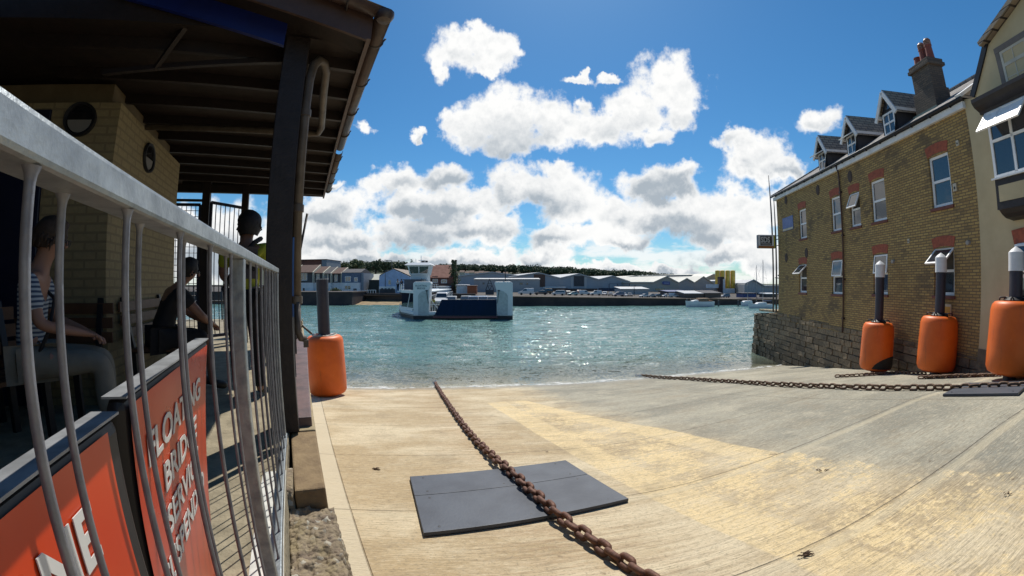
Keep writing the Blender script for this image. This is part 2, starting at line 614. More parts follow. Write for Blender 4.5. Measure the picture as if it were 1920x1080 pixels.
_c = _w.mix(_w.m('MULTIPLY', _w.ss(_sp, 0.60, 0.70), 0.35), _c, (0.70, 0.26, 0.10))
_k.links.new(_c, _p.inputs['Base Color'])
algae_m = pbr('black_algae', (0.03, 0.03, 0.02), 0.8, vs=9)
pile_m = pbr('dark_pile_sleeve', (0.022, 0.02, 0.034), 0.5, vs=5, col2=(0.035, 0.03, 0.04), bump=0.1)
foam_m = pbr('white_foam', (0.62, 0.62, 0.6), 0.9, vs=12, var=0.3, bump=0.6, bs=30)
rubber_mat = pbr('blue_grey_rubber', (0.052, 0.061, 0.080), 0.55, vs=1.6, col2=(0.026, 0.032, 0.048), bump=0.2, bs=24, spec=0.6, detail=9.0)
rust_m = pbr('rusty_chain', (0.155, 0.064, 0.034), 0.66, 0.2, vs=9, col2=(0.06, 0.028, 0.02), bump=0.4, bs=45)
rust_gold = pbr('rusty_chain_golden', (0.16, 0.085, 0.04), 0.62, 0.2, vs=11, col2=(0.07, 0.04, 0.026), bump=0.4, bs=45)
sign_orange = pbr('orange_sign_face', (0.52, 0.042, 0.005), 0.30, vs=2, var=0.06)
sign_white = pbr('white_lettering', (0.58, 0.58, 0.56), 0.4, var=0.05)
sign_grey = pbr('grey_plastic_top', (0.30, 0.31, 0.32), 0.5, vs=14, var=0.3)
win_glass = glass('window_glass', (0.03, 0.035, 0.045))
dark_glass = glass('dark_glass', (0.012, 0.013, 0.016))
skin_m = pbr('skin', (0.27, 0.135, 0.09), 0.55, var=0.1)
black_m = pbr('black_metal', (0.012, 0.012, 0.014), 0.45)


# ------------------------------------------------------------------ slipway, pavement, water, far ground
def slip_material():
    m = bpy.data.materials.new('tamped_slip_concrete')
    m.use_nodes = True
    k = NT(m.node_tree)
    pos = k.n('ShaderNodeNewGeometry', out=0)
    c18, s18 = math.cos(R(18)), math.sin(R(18))
    V = k.v('DOT_PRODUCT', pos, (c18, s18, 0), 1)      # across the slip
    U = k.v('DOT_PRODUCT', pos, (-s18, c18, 0), 1)     # down the slip
    c65, s65 = math.cos(R(7)), math.sin(R(7))
    J = k.v('DOT_PRODUCT', pos, (-s65, c65, 0), 1)     # square to the joints and tamping
    K = k.v('DOT_PRODUCT', pos, (c65, s65, 0), 1)
    wall = k.v('DOT_PRODUCT', pos, (math.cos(R(-28)), -math.sin(R(-28)), 0), 1)
    big = k.noise(pos, 0.35, 5.0, 0.6)
    mid = k.noise(pos, 2.2, 6.0, 0.65)
    fine = k.noise(pos, 30.0, 4.0, 0.6)
    # tamp ridges: long thin streaks running across
    jw = k.m('MULTIPLY_ADD', k.m('SUBTRACT', k.noise(pos, 0.9, 3.0, 0.5), 0.5), 0.10, J)
    st1 = k.noise(k.comb(k.m('MULTIPLY', K, 3.2), k.m('MULTIPLY', jw, 44.0)), 1.0, 5.0, 0.68, '2D')
    st2 = k.noise(k.comb(k.m('MULTIPLY', K, 0.8), k.m('MULTIPLY', jw, 13.0)), 1.0, 5.0, 0.65, '2D')
    streak = k.m('ADD', k.m('MULTIPLY', st1, 0.6), k.m('MULTIPLY', st2, 0.4))
    blot = k.noise(pos, 1.1, 7.0, 0.7)
    tone = k.ss(k.m('ADD', k.m('MULTIPLY', k.noise(k.comb(k.m('MULTIPLY', K, 0.30), k.m('MULTIPLY', J, 0.75)), 1.0, 5.0, 0.62, '2D'), 0.75), k.m('MULTIPLY', big, 0.25)), 0.36, 0.62)
    warm = k.mix(tone, (0.63, 0.525, 0.355, 1), (0.43, 0.325, 0.19, 1))
    grey = k.mix(tone, (0.37, 0.345, 0.27, 1), (0.245, 0.235, 0.19, 1))
    side = k.ss(k.m('MULTIPLY_ADD', k.m('SUBTRACT', mid, 0.5), 2.0, V), 4.8, 6.6)
    col = k.mix(side, warm, grey)
    # rust stain around the chain
    d = k.m('ABSOLUTE', k.m('SUBTRACT', V, 1.9))
    rs = k.m('MULTIPLY', k.m('SUBTRACT', 1.0, k.ss(d, 0.1, 1.5)), k.ss(st2, 0.38, 0.7))
    col = k.mix(k.m('MULTIPLY', rs, 0.55), col, (0.40, 0.255, 0.14, 1))
    # worn cream-yellow paint band
    far = k.ss(J, 4.6, 5.4)
    nearw = k.m('SUBTRACT', 1.0, far)
    wig = k.m('MULTIPLY', k.m('SUBTRACT', mid, 0.5), 0.05)
    vl = k.m('ADD', V, wig)
    rag = k.m('MULTIPLY', k.m('MULTIPLY', k.m('SUBTRACT', k.noise(pos, 1.6, 6.0, 0.7), 0.5), 2.6), k.m('MULTIPLY', nearw, k.ss(V, 4.6, 5.6)))
    vr = k.m('ADD', vl, rag)
    r1 = k.m('MINIMUM', k.m('ADD', k.m('MULTIPLY', U, -0.19), 7.2), 5.85)
    inl = k.m('MULTIPLY', k.ss(vl, 3.35, 3.40), k.m('SUBTRACT', 1.0, k.ss(k.m('SUBTRACT', vr, r1), -0.03, 0.04)))
    inl = k.m('MULTIPLY', inl, k.m('SUBTRACT', 1.0, k.ss(U, 12.9, 13.2)))
    wear = k.ss(k.m('ADD', k.m('MULTIPLY', k.noise(pos, 9.0, 9.0, 0.8), 0.6), k.m('ADD', k.m('MULTIPLY', streak, 0.2), k.m('MULTIPLY', k.noise(pos, 1.3, 3.0, 0.5), 0.35))), 0.52, 0.60)
    core = k.m('MULTIPLY', k.ss(vl, 3.95, 4.05), k.m('SUBTRACT', 1.0, k.ss(k.m('SUBTRACT', vl, r1), -0.62, -0.5)))
    core = k.m('MAXIMUM', core, k.m('MULTIPLY', nearw, k.ss(V, 3.6, 5.6)))
    keep = k.m('SUBTRACT', 1.0, k.m('MULTIPLY', wear, k.m('MULTIPLY_ADD', core, 0.58, 0.34)))
    col = k.mix(k.m('MULTIPLY', k.m('MULTIPLY', inl, keep), 0.95), col, (0.74, 0.57, 0.31, 1))
    # tamped texture as light and dark lines
    col = k.mix(k.m('MULTIPLY', k.ss(st1, 0.54, 0.70), 0.36), col, (0.20, 0.165, 0.115, 1))
    col = k.mix(k.m('MULTIPLY', k.ss(st1, 0.47, 0.33), 0.25), col, (0.66, 0.56, 0.40, 1))
    col = k.mix(k.m('MULTIPLY', k.ss(st2, 0.52, 0.70), 0.30), col, (0.24, 0.195, 0.13, 1))
    col = k.mix(k.m('MULTIPLY', k.ss(fine, 0.52, 0.70), 0.46), col, (0.20, 0.17, 0.12, 1))
    col = k.mix(k.m('MULTIPLY', k.ss(blot, 0.50, 0.66), 0.34), col, (0.28, 0.225, 0.15, 1))
    col = k.mix(k.m('MULTIPLY', k.ss(blot, 0.46, 0.34), 0.25), col, (0.60, 0.52, 0.38, 1))
    pit = k.noise(k.comb(k.m('MULTIPLY', K, 9.0), k.m('MULTIPLY', jw, 24.0)), 1.0, 3.0, 0.6, '2D')
    col = k.mix(k.m('MULTIPLY', k.ss(pit, 0.57, 0.66), 0.22), col, (0.17, 0.135, 0.085, 1))
    col = k.mix(k.m('MULTIPLY', k.ss(pit, 0.43, 0.34), 0.20), col, (0.70, 0.60, 0.43, 1))
    spots = k.m('MULTIPLY', k.ss(k.noise(pos, 7.0, 3.0, 0.5), 0.68, 0.76), k.ss(mid, 0.48, 0.62))
    col = k.mix(k.m('MULTIPLY', spots, 0.7), col, (0.13, 0.085, 0.05, 1))
    # smooth margin beside the quay wall and its edge line
    mar = k.m('SUBTRACT', 1.0, k.ss(wall, 0.36, 0.38))
    col = k.mix(k.m('MULTIPLY', mar, 0.8), col, (0.55, 0.475, 0.345, 1))
    # joints
    def line(x, at, w):
        return k.m('SUBTRACT', 1.0, k.ss(k.m('ABSOLUTE', k.m('SUBTRACT', x, at)), w * 0.4, w))
    jt = line(wall, 0.375, 0.012)
    for at, w in ((5.02, 0.014), (2.70, 0.014), (-0.1, 0.014), (7.6, 0.012), (10.2, 0.016), (12.8, 0.016)):
        jt = k.m('MAXIMUM', jt, line(J, at, w))
    for at in (9.45, 16.0):
        jt = k.m('MAXIMUM', jt, line(V, at, 0.02))
    jt = k.m('MULTIPLY', jt, k.ss(mid, 0.25, 0.5))
    col = k.mix(k.m('MULTIPLY', jt, 0.42), col, (0.13, 0.10, 0.07, 1))
    # smoother pale strip each side of the near joints
    js = k.m('MAXIMUM', line(J, 2.58, 0.10), line(J, 4.88, 0.10))
    col = k.mix(k.m('MULTIPLY', js, 0.4), col, (0.56, 0.48, 0.33, 1))
    # wet darker band by the water
    dist = k.n('ShaderNodeVectorMath', {0: k.v('SUBTRACT', pos, (EX, EY, 0)), 1: (UX, UY, 0)}, 1, operation='DOT_PRODUCT')
    wet = k.ss(k.m('MULTIPLY_ADD', k.m('SUBTRACT', mid, 0.5), 0.8, dist), -0.75, -0.35)
    col = k.mix(k.m('MULTIPLY', wet, 0.5), col, (0.15, 0.125, 0.085, 1))
    groove = k.m('SINE', k.m('MULTIPLY_ADD', jw, 92.0, k.m('MULTIPLY', k.noise(pos, 2.6, 3.0, 0.5), 5.0)))
    gmask = k.m('MULTIPLY', k.ss(k.noise(pos, 0.5, 3.0, 0.5), 0.42, 0.6), k.ss(J, 3.2, 1.2))
    col = k.mix(k.m('MULTIPLY', k.m('MULTIPLY', k.ss(groove, 0.45, 0.95), gmask), 0.5), col, (0.20, 0.16, 0.10, 1))
    hgt = k.m('ADD', k.m('MULTIPLY', streak, 1.0), k.m('MULTIPLY', fine, 0.35))
    hgt = k.m('SUBTRACT', hgt, k.m('MULTIPLY', jt, 0.8))
    bm = k.n('ShaderNodeBump', {'Height': hgt, 'Strength': 0.9, 'Distance': 0.03})
    rough = k.m('MULTIPLY_ADD', wet, -0.5, 0.9)
    k.n('ShaderNodeOutputMaterial', {'Surface': k.n('ShaderNodeBsdfPrincipled', {'Base Color': col, 'Roughness': rough, 'Normal': bm, 'Specular IOR Level': 0.3})})
    return m


def gz(x):
    return max(1.1, 1.98 - 0.0145 * max(0.0, x))


def grid(xs, ys, zf):
    mb = MB()
    mb.smooth = True
    for y in ys:
        for x in xs:
            mb.V.append((x, y, zf(x, y)))
    n = len(xs)
    for j in range(len(ys) - 1):
        for i in range(n - 1):
            mb.face([j * n + i, j * n + i + 1, (j + 1) * n + i + 1, (j + 1) * n + i])
    return mb


def slip_surface(x, y):
    z = slipz(x, y)
    return z + 0.018 * noise.noise(Vector((x * 0.7, y * 0.7, 0))) if z > -2.5 else max(z, -4.0)


single('slipway_ground', grid([-11 + 0.3 * i for i in range(92)], [-7 + 0.3 * j for j in range(150)], slip_surface), slip_material(), kind='structure')


def water_material():
    m = bpy.data.materials.new('river_water')
    m.use_nodes = True
    k = NT(m.node_tree)
    pos = k.n('ShaderNodeNewGeometry', out=0)
    d = k.n('ShaderNodeVectorMath', {0: k.v('SUBTRACT', pos, (EX, EY, 0)), 1: (UX, UY, 0)}, 1, operation='DOT_PRODUCT')
    depth = k.m('MAXIMUM', k.m('MULTIPLY', d, 0.135), 0.0)
    alpha = k.m('SUBTRACT', 1.0, k.m('EXPONENT', k.m('MULTIPLY', depth, -1.9)))
    c1 = k.noise(k.v('MULTIPLY', pos, (0.8, 1.5, 1)), 1.0, 3.0, 0.55, out=1)
    c2 = k.noise(k.v('MULTIPLY', pos, (1.0, 1.7, 1)), 4.2, 4.0, 0.62, out=1)
    c3 = k.noise(k.v('MULTIPLY', pos, (1.0, 0.42, 1)), 7.5, 3.0, 0.6, out=1)
    patch = k.noise(k.v('MULTIPLY', pos, (1.0, 2.0, 1)), 0.06, 3.0, 0.5)
    calm = k.m('MULTIPLY', k.ss(d, 0.0, 7.0), 0.72)
    amp = k.m('MULTIPLY', k.m('ADD', calm, 0.25), k.m('MULTIPLY_ADD', k.ss(patch, 0.35, 0.65), 0.5, 0.6))
    half = (0.5, 0.5, 0.5)
    sl = k.v('ADD', k.v('MULTIPLY', k.v('SUBTRACT', c1, half), (1.1, 1.7, 0)), k.v('MULTIPLY', k.v('SUBTRACT', c2, half), (1.5, 2.1, 0)))
    sl = k.v('ADD', sl, k.v('MULTIPLY', k.v('SUBTRACT', c3, half), (1.3, 1.9, 0)))
    sl = k.n('ShaderNodeVectorMath', {0: sl, 3: amp}, operation='SCALE')
    gn = k.n('ShaderNodeNewGeometry', out=1)
    bm = k.v('NORMALIZE', k.v('ADD', gn, sl))
    body = k.mix(k.ss(patch, 0.3, 0.7), (0.115, 0.210, 0.190, 1), (0.075, 0.155, 0.150, 1))
    body = k.mix(k.ss(depth, 0.0, 1.0), (0.22, 0.24, 0.18, 1), body)
    dif = k.n('ShaderNodeBsdfDiffuse', {'Color': body})
    tr = k.n('ShaderNodeBsdfTransparent', {'Color': (0.93, 0.96, 0.92, 1)})
    vol = k.n('ShaderNodeMixShader', {0: alpha, 1: tr, 2: dif})
    gl = k.n('ShaderNodeBsdfGlossy', {'Color': (1, 1, 1, 1), 'Roughness': 0.055, 'Normal': bm})
    fr = k.n('ShaderNodeFresnel', {'IOR': 1.33, 'Normal': bm})
    fr = k.m('MINIMUM', fr, 0.6)
    sh = k.n('ShaderNodeMixShader', {0: fr, 1: vol, 2: gl})
    fo = k.m('MULTIPLY', k.ss(k.noise(k.v('MULTIPLY', pos, (1.0, 2.5, 1)), 3.0, 5.0, 0.65), 0.42, 0.56),
             k.m('SUBTRACT', 1.0, k.ss(k.m('MULTIPLY_ADD', k.m('SUBTRACT', k.noise(pos, 0.8, 3.0, 0.5), 0.5), 1.3, d), 0.10, 0.42)))
    foam = k.n('ShaderNodeBsdfDiffuse', {'Color': (0.75, 0.75, 0.72, 1)})
    sh = k.n('ShaderNodeMixShader', {0: k.m('MULTIPLY', fo, 0.65), 1: sh, 2: foam})
    k.n('ShaderNodeOutputMaterial', {'Surface': sh})
    return m


def wave(x, y):
    d = (x - EX) * UX + (y - EY) * UY
    a = min(1, max(0.15, d / 8.0)) * (1.0 if y < 130 else 0.0)
    h = 0
    for i, (ang, lam, amp) in enumerate(((80, 2.9, .022), (105, 1.9, .018), (62, 1.35, .014), (120, 4.3, .018), (95, 0.95, .008))):
        t = R(ang)
        ph = 3.0 * noise.noise(Vector((x * 0.11 + i * 7, y * 0.11, 0)))
        h += amp * math.sin(2 * math.pi / lam * (x * math.cos(t) + y * math.sin(t)) + i + ph)
    return a * h


ys, y = [], 13.0
while y < 130:
    ys.append(y)
    y += 0.16 + max(0, (y - 17) * 0.006)
ys += [150, 400, 1200]
xs = [-1200, -300, -90] + [-60 + 0.55 * i for i in range(239)] + [90, 300, 1200]
single('water', grid(xs, ys, wave), water_material(), kind='structure')

# left quay: paved walkway and the ground under the shelter
pav_m = pbr('walkway_concrete', (0.33, 0.28, 0.19), 0.9, vs=5, col2=(0.20, 0.17, 0.115), bump=0.5, bs=35)
PZ = -1.03
mb = MB()
mb.box(-12, -0.17, -6, 13.6, -5.5, PZ)
single('pavement', mb, pav_m, QF, (0, 0, PZ), kind='structure')

# far bank
far_m = pbr('far_quay_ground', (0.075, 0.062, 0.05), 0.9, vs=0.3)
mb = MB()
gx_ = [-400, -9, 0, 20, 40, 62, 400]
for a, b in zip(gx_, gx_[1:]):
    mb.poly([(a, 100, gz(a) - .03), (b, 100, gz(b) - .03), (b * 1.75, 420, 3.5), (a * 1.75, 420, 3.5)])
    if a >= -9:
        mb.poly([(a, 82.4 if a > 20 else 84.6, gz(a) - .03), (b, 82.4 if b > 20 else 84.6, gz(b) - .03), (b, 100, gz(b) - .03), (a, 100, gz(a) - .03)])
mb.poly([(-400, 93.4, 1.95), (-9, 91, 1.95), (-9, 100, 1.95), (-400, 100, 1.95)])
single('ground', mb, far_m, kind='structure')

# ------------------------------------------------------------------ stone quay wall under the brick house
def build_stone_wall():
    stone = bpy.data.materials.new('quay_stone')
    stone.use_nodes = True
    k = NT(stone.node_tree)
    co = k.n('ShaderNodeTexCoord', out=3)
    isl = k.n('ShaderNodeNewGeometry', out=8)
    big = k.noise(co, 0.5, 4.0, 0.6)
    fine = k.noise(co, 9.0, 6.0, 0.65)
    c = k.mix(isl, (0.27, 0.20, 0.12, 1), (0.155, 0.118, 0.075, 1))
    c = k.mix(k.ss(fine, 0.45, 0.75), c, (0.06, 0.05, 0.038, 1))
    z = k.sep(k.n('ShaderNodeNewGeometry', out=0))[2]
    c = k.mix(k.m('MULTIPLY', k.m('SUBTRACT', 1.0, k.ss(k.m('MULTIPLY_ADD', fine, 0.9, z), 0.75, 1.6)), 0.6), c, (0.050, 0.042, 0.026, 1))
    c = k.mix(k.m('MULTIPLY', k.ss(big, 0.5, 0.72), 0.6), c, (0.075, 0.062, 0.042, 1))
    bm = k.n('ShaderNodeBump', {'Height': k.noise(co, 14.0, 6.0, 0.7), 'Strength': 0.9, 'Distance': 0.035})
    k.n('ShaderNodeOutputMaterial', {'Surface': k.n('ShaderNodeBsdfPrincipled', {'Base Color': c, 'Roughness': 0.9, 'Normal': bm})})
    joint = pbr('dark_joint', (0.10, 0.082, 0.058), 0.95, vs=6)
    rnd = random.Random(3)
    t = T('stone_wall', 'rough grey-brown stone quay wall carrying the yellow brick house', 'wall', FF, (0, 0, 0))
    core = MB()
    core.prism([(0.02, -2.6), (0.02, 2.55), (3.6, 2.82), (17.6, 2.5), (24, 2.3), (24, -2.6)], 'y', 0.06, 0.9)
    core.prism([(0.02, -2.6), (0.02, 2.5), (3.62, 2.75), (3.62, -2.6)], 'y', 0.9, 9)
    t.part('core', core, joint)
    mb = MB()

    def stone_block(u0, u1, z0, z1, d):
        e = 0.004
        j = lambda: rnd.uniform(-0.014, 0.014)
        b = min(0.018, (z1 - z0) * 0.2)
        yo, yi = -d, 0.08
        f = [(u0 + e + b + j(), yo + j(), z0 + e + b * 0.6 + j()), (u1 - e - b + j(), yo + j(), z0 + e + b * 0.6 + j()), (u1 - e - b + j(), yo + j(), z1 - e - b * 0.6 + j()), (u0 + e + b + j(), yo + j(), z1 - e - b * 0.6 + j())]
        g = [(u0 + e, yi, z0 + e), (u1 - e, yi, z0 + e), (u1 - e, yi, z1 - e), (u0 + e, yi, z1 - e)]
        b0 = len(mb.V)
        mb.V += f + g
        for q in ((0, 1, 2, 3), (0, 4, 5, 1), (1, 5, 6, 2), (2, 6, 7, 3), (3, 7, 4, 0)):
            mb.face([b0 + i for i in q])
    z = -0.9
    top = lambda u: 2.5 + 0.3 * min(1, u / 3.6) if u < 3.6 else 2.84 - 0.022 * (u - 3.6)
    row = 0
    while z < 2.9:
        h = rnd.uniform(0.19, 0.33)
        u = -0.1 + rnd.uniform(0, 0.2)
        while u < 19:
            w = rnd.uniform(0.28, 0.85)
            zt = min(z + h, top(u + w / 2))
            if zt - z > 0.06:
                d = rnd.uniform(0.0, 0.06) + (0.10 - 0.03 * z if u < 0.6 else 0)
                stone_block(max(u, -0.06 + 0.04 * (row % 2)), u + w, z, zt, d)
            u += w
        z += h
        row += 1
    # left return face
    z = -0.9
    while z < 2.45:
        h = rnd.uniform(0.2, 0.32)
        v = 0.05
        while v < 8:
            w = rnd.uniform(0.4, 0.9)
            b0 = len(mb.V)
            d = 0.04 + rnd.uniform(0, 0.05)
            x = -d
            e = 0.014
            pts = [(x, v + e + .02, z + e + .02), (x, v + w - e - .02, z + e + .02), (x, v + w - e - .02, z + h - e - .02), (x, v + e + .02, z + h - e - .02)]
            inn = [(0.08, v + e, z + e), (0.08, v + w - e, z + e), (0.08, v + w - e, z + h - e), (0.08, v + e, z + h - e)]
            mb.V += pts + inn
            for q in ((3, 2, 1, 0), (0, 1, 5, 4), (1, 2, 6, 5), (2, 3, 7, 6), (3, 0, 4, 7)):
                mb.face([b0 + i for i in q])
            v += w
        z += h
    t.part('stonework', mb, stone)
    cap = MB()
    for i in range(5):
        cap.box(0.75 + i * 0.56, 1.29 + i * 0.56, -0.02 + 0.01 * i, 0.5, 2.74 + 0.015 * i, 2.86 + 0.015 * i)
    cap.box(0.9, 3.66, 0.5, 9, 2.72, 2.84)
    t.part('coping', cap, pbr('pale_coping', (0.34, 0.27, 0.17), 0.9, vs=4, bump=0.4), bevel=0.015)


build_stone_wall()


# ------------------------------------------------------------------ yellow brick house
def wall_with_holes(mb, u0, u1, z0, z1, holes, y=0.0, depth=0.14):
    us = sorted({u0, u1, *[h[0] for h in holes], *[h[1] for h in holes]})
    zs = sorted({z0, z1, *[h[2] for h in holes], *[h[3] for h in holes]})
    for i in range(len(us) - 1):
        for j in range(len(zs) - 1):
            a, b, c, d = us[i], us[i + 1], zs[j], zs[j + 1]
            m_, n_ = (a + b) / 2, (c + d) / 2
            if any(h[0] < m_ < h[1] and h[2] < n_ < h[3] for h in holes):
                continue
            mb.poly([(a, y, c), (b, y, c), (b, y, d), (a, y, d)])
    for a, b, c, d in holes:
        y1 = y + depth
        mb.poly([(a, y, c), (a, y1, c), (a, y1, d), (a, y, d)])
        mb.poly([(b, y, c), (b, y, d), (b, y1, d), (b, y1, c)])
        mb.poly([(a, y, d), (a, y1, d), (b, y1, d), (b, y, d)])
        mb.poly([(a, y, c), (b, y, c), (b, y1, c), (a, y1, c)])


def frame_mb(u0, u1, z0, z1, y, w=0.06, d=0.06, mid=None, midw=0.06):
    mb = MB()
    mb.box(u0, u0 + w, y, y + d, z0, z1)
    mb.box(u1 - w, u1, y, y + d, z0, z1)
    mb.box(u0 + w, u1 - w, y, y + d, z0, z0 + w * 1.1)
    mb.box(u0 + w, u1 - w, y, y + d, z1 - w, z1)
    if mid:
        mb.box(u0 + w, u1 - w, y, y + d, mid - midw / 2, mid + midw / 2)
    return mb


def open_sash(u0, u1, z0, z1, y, ang):
    """top-hung casement swung outwards by ang about its top edge"""
    fr, pn = MB(), MB()
    h = z1 - z0
    def tr(mb):
        mb.V = [(x, y - (q * 1.0 * math.sin(ang)) + (yy - y) * math.cos(ang), z1 - q * math.cos(ang) - (yy - y) * math.sin(ang)) for (x, yy, zz) in mb.V for q in [z1 - zz]]
        return mb
    w = 0.05
    fr.box(u0, u0 + w, y - .045, y, z0, z1); fr.box(u1 - w, u1, y - .045, y, z0, z1)
    fr.box(u0 + w, u1 - w, y - .045, y, z0, z0 + w); fr.box(u0 + w, u1 - w, y - .045, y, z1 - w, z1)
    pn.box(u0 + w, u1 - w, y - .028, y - .02, z0 + w, z1 - w)
    return tr(fr), tr(pn)


def arch_mb(u0, u1, z, rise=0.06, hh=0.30, y=-0.012):
    mb = MB()
    n = 8
    lo, hi = [], []
    for i in range(n + 1):
        t = i / n
        q = 4 * t * (1 - t)
        lo.append((u0 + (u1 - u0) * t, z + rise * q))
        e = 0.07
        hi.append((u0 - e + (u1 - u0 + 2 * e) * t, z + hh + rise * q))
    for i in range(n):
        mb.prism([lo[i], lo[i + 1], hi[i + 1], hi[i]], 'y', y, 0.13)
    return mb


def build_brick_house():
    t = T('brick_house', 'yellow brick terraced house with red brick arches and three slated dormers', 'house', FF, (3.7, 0, 2.4))
    wins = [(6.4, 7.2, 6.68, 8.16, None), (9.6, 10.42, 6.68, 8.16, None), (11.12, 11.84, 6.68, 8.02, 'up'), (12.6, 13.48, 6.68, 8.2, None), (15.8, 16.68, 6.68, 8.24, None),
            (6.28, 7.1, 4.0, 5.40, 'out'), (9.5, 10.36, 4.0, 5.46, 'ajar'), (12.55, 13.42, 4.06, 5.5, 'ajar'), (15.76, 16.62, 4.1, 5.48, 'out')]
    holes = [w[:4] for w in wins]
    mb = MB()
    wall_with_holes(mb, 3.7, 17.62, 2.3, 9.35, holes)
    mb.poly([(3.7, 0, 2.3), (3.7, 0, 9.35), (3.7, 8, 9.35), (3.7, 8, 2.3)])
    mb.poly([(17.62, 8, 2.3), (3.7, 8, 2.3), (3.7, 8, 9.35), (17.62, 8, 9.35)])
    wall = t.part('wall', mb, yellow_brick)
    for i, (a, b, c, d, op) in enumerate(wins):
        mid = c + (d - c) * (0.50 if op in (None,) else 0.52)
        fr = t.part('window', frame_mb(a + .01, b - .01, c + .01, d - .01, 0.07, 0.08, 0.06, mid, 0.075), white_upvc)
        pn = MB()
        if op is None:
            pn.box(a + .07, b - .07, 0.105, 0.115, c + .08, mid - .03)
            pn.box(a + .07, b - .07, 0.100, 0.110, mid + .03, d - .07)
        else:
            pn.box(a + .07, b - .07, 0.105, 0.115, c + .08, mid - .03)
        t.part('pane', pn, win_glass, fr)
        if op:
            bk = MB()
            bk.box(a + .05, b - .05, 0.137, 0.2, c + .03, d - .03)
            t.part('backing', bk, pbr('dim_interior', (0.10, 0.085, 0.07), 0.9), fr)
            f2, p2 = open_sash(a + .03, b - .03, mid, d - .03, 0.07, {'up': R(24), 'out': R(46), 'ajar': R(7)}[op])
            t.part('sash', f2, white_upvc, fr)
            t.part('pane', p2, win_glass, fr)
        s = MB()
        s.box(a - .05, b + .05, -0.05, 0.075, c - .09, c + .004)
        t.part('sill', s, pbr('dark_red_sill', (0.16, 0.05, 0.035), 0.7, vs=6), fr, bevel=0.008)
        t.part('arch', arch_mb(a, b, d - .002), red_arch, fr)
        if c > 6:
            bl = MB()
            bl.box(a + .08, b - .08, 0.116, 0.13, c + .1, c + 0.35)
            t.part('blind', bl, pbr('pale_blind', (0.5, 0.5, 0.48), 0.8), fr)
    # iron tie plates
    for (u, z) in ((5.0, 8.95), (4.75, 5.85), (7.1, 5.95), (8.55, 8.75), (11.3, 8.72)):
        o = MB()
        o.lathe([(0.001, -0.03), (0.14, -0.03), (0.17, 0.0)], 18, (u, 0, z), (0, 1, 0))
        o.V = [(x, y_, z + (zz - z) * 1.5) for x, y_, zz in o.V]
        t.part('tie_plate', o, dark_oval)
    for (u, z, w_, h_) in ((17.1, 8.25, 0.10, 0.15), (16.78, 7.02, 0.13, 0.22), (14.58, 5.75, 0.09, 0.14)):
        v = MB()
        v.box(u, u + w_, -0.05, 0, z, z + h_)
        v.cur = 1
        v.box(u + w_ * .3, u + w_ * .7, -0.06, -0.05, z + h_ * .25, z + h_ * .6)
        t.part('wall_vent', v, [pbr('vent_cream', (0.5, 0.45, 0.35), 0.6), black_m], bevel=0.004)
    for (u, z) in ((17.2, 5.55), (13.75, 5.2)):
        al = MB()
        al.lathe([(0.06, -0.07), (0.075, -0.02), (0.075, 0)], 14, (u, 0, z), (0, 1, 0))
        t.part('vent_cowl', al, pbr('vent_grey', (0.32, 0.30, 0.27), 0.6))
    # eaves: fascia, brackets, gutter
    f = MB()
    f.box(3.52, 17.66, -0.13, 0.0, 9.17, 9.36)
    f.box(3.52, 3.70, 0.0, 8, 9.17, 9.36)
    t.part('fascia', f, white_paint, bevel=0.006)
    g = MB()
    g.tube([(3.42, -0.19, 9.42), (17.7, -0.19, 9.42)], 0.06, 10)
    gt = t.part('gutter', g, black_plastic)
    gb = MB()
    for i in range(16):
        gb.box(4.0 + i * .88, 4.04 + i * .88, -0.24, -0.13, 9.33, 9.39)
    t.parts('bracket', gb, black_plastic, gt)
    p = MB()
    p.tube([(10.56, -0.17, 9.36), (10.56, -0.10, 9.15), (10.55, -0.07, 9.0), (10.55, -0.07, 2.45)], 0.035, 8)
    for z in (8.2, 6.4, 4.6, 3.0):
        p.box(10.49, 10.61, -0.11, 0, z, z + .06)
    t.part('downpipe', p, pbr('dark_red_downpipe', (0.05, 0.018, 0.018), 0.4))
    # roof: hipped on the left, verge on the right
    rp = 0.60
    ridge_y, rz = 3.2, 9.45 + rp * 3.4
    r = MB()
    A, B = (3.45, -0.18, 9.45), (17.7, -0.18, 9.45)
    Rr, Rl = (17.7, ridge_y, rz), (3.45 + 3.4, ridge_y, rz)
    Dk = (3.45, 6.6, 9.45)
    r.poly([A, B, Rr, Rl])
    r.poly([Dk, A, Rl])
    r.poly([(17.7, 6.6, 9.45), Dk, Rl, Rr])
    r.poly([B, (17.7, 6.6, 9.45), Rr])
    roof = t.part('roof', r, slate_m)
    vg = MB()
    vg.bar((17.62, -0.2, 9.50), (17.62, ridge_y, rz + .05), 0.22, 0.10)
    t.part('verge', vg, white_paint, roof)
    rd = MB()
    rd.tube([(6.85, ridge_y, rz + .03), (17.7, ridge_y, rz + .03)], 0.09, 8)
    rd.tube([(3.45, -0.18, 9.47), (6.85, ridge_y, rz + .03)], 0.06, 8)
    t.part('ridge', rd, slate_m, roof)
    # dormers
    for i, u in enumerate((8.74, 11.27, 13.84)):
        w, yf = 0.43, 0.30
        zb = 9.62
        ze, zr = 10.55, 11.30
        d = MB()
        # cheeks and front
        yb = lambda z: (z - 9.45) / rp - 0.18
        for sgn in (-1, 1):
            x = u + sgn * w
            pts = [(x, yf, zb), (x, yb(zb), zb), (x, yb(ze), ze), (x, yf, ze)]
            d.poly(pts if sgn > 0 else list(reversed(pts)))
        d.poly([(u - w, yf + .03, zb), (u + w, yf + .03, zb), (u + w, yf + .03, ze), (u, yf + .03, zr - .08), (u - w, yf + .03, ze)])
        dm = t.part('dormer', d, cheek_m, label=('dormer with its casement propped open', 'dormer with both upper lights swung out', 'dormer with a closed four-pane window')[i])
        rf = MB()
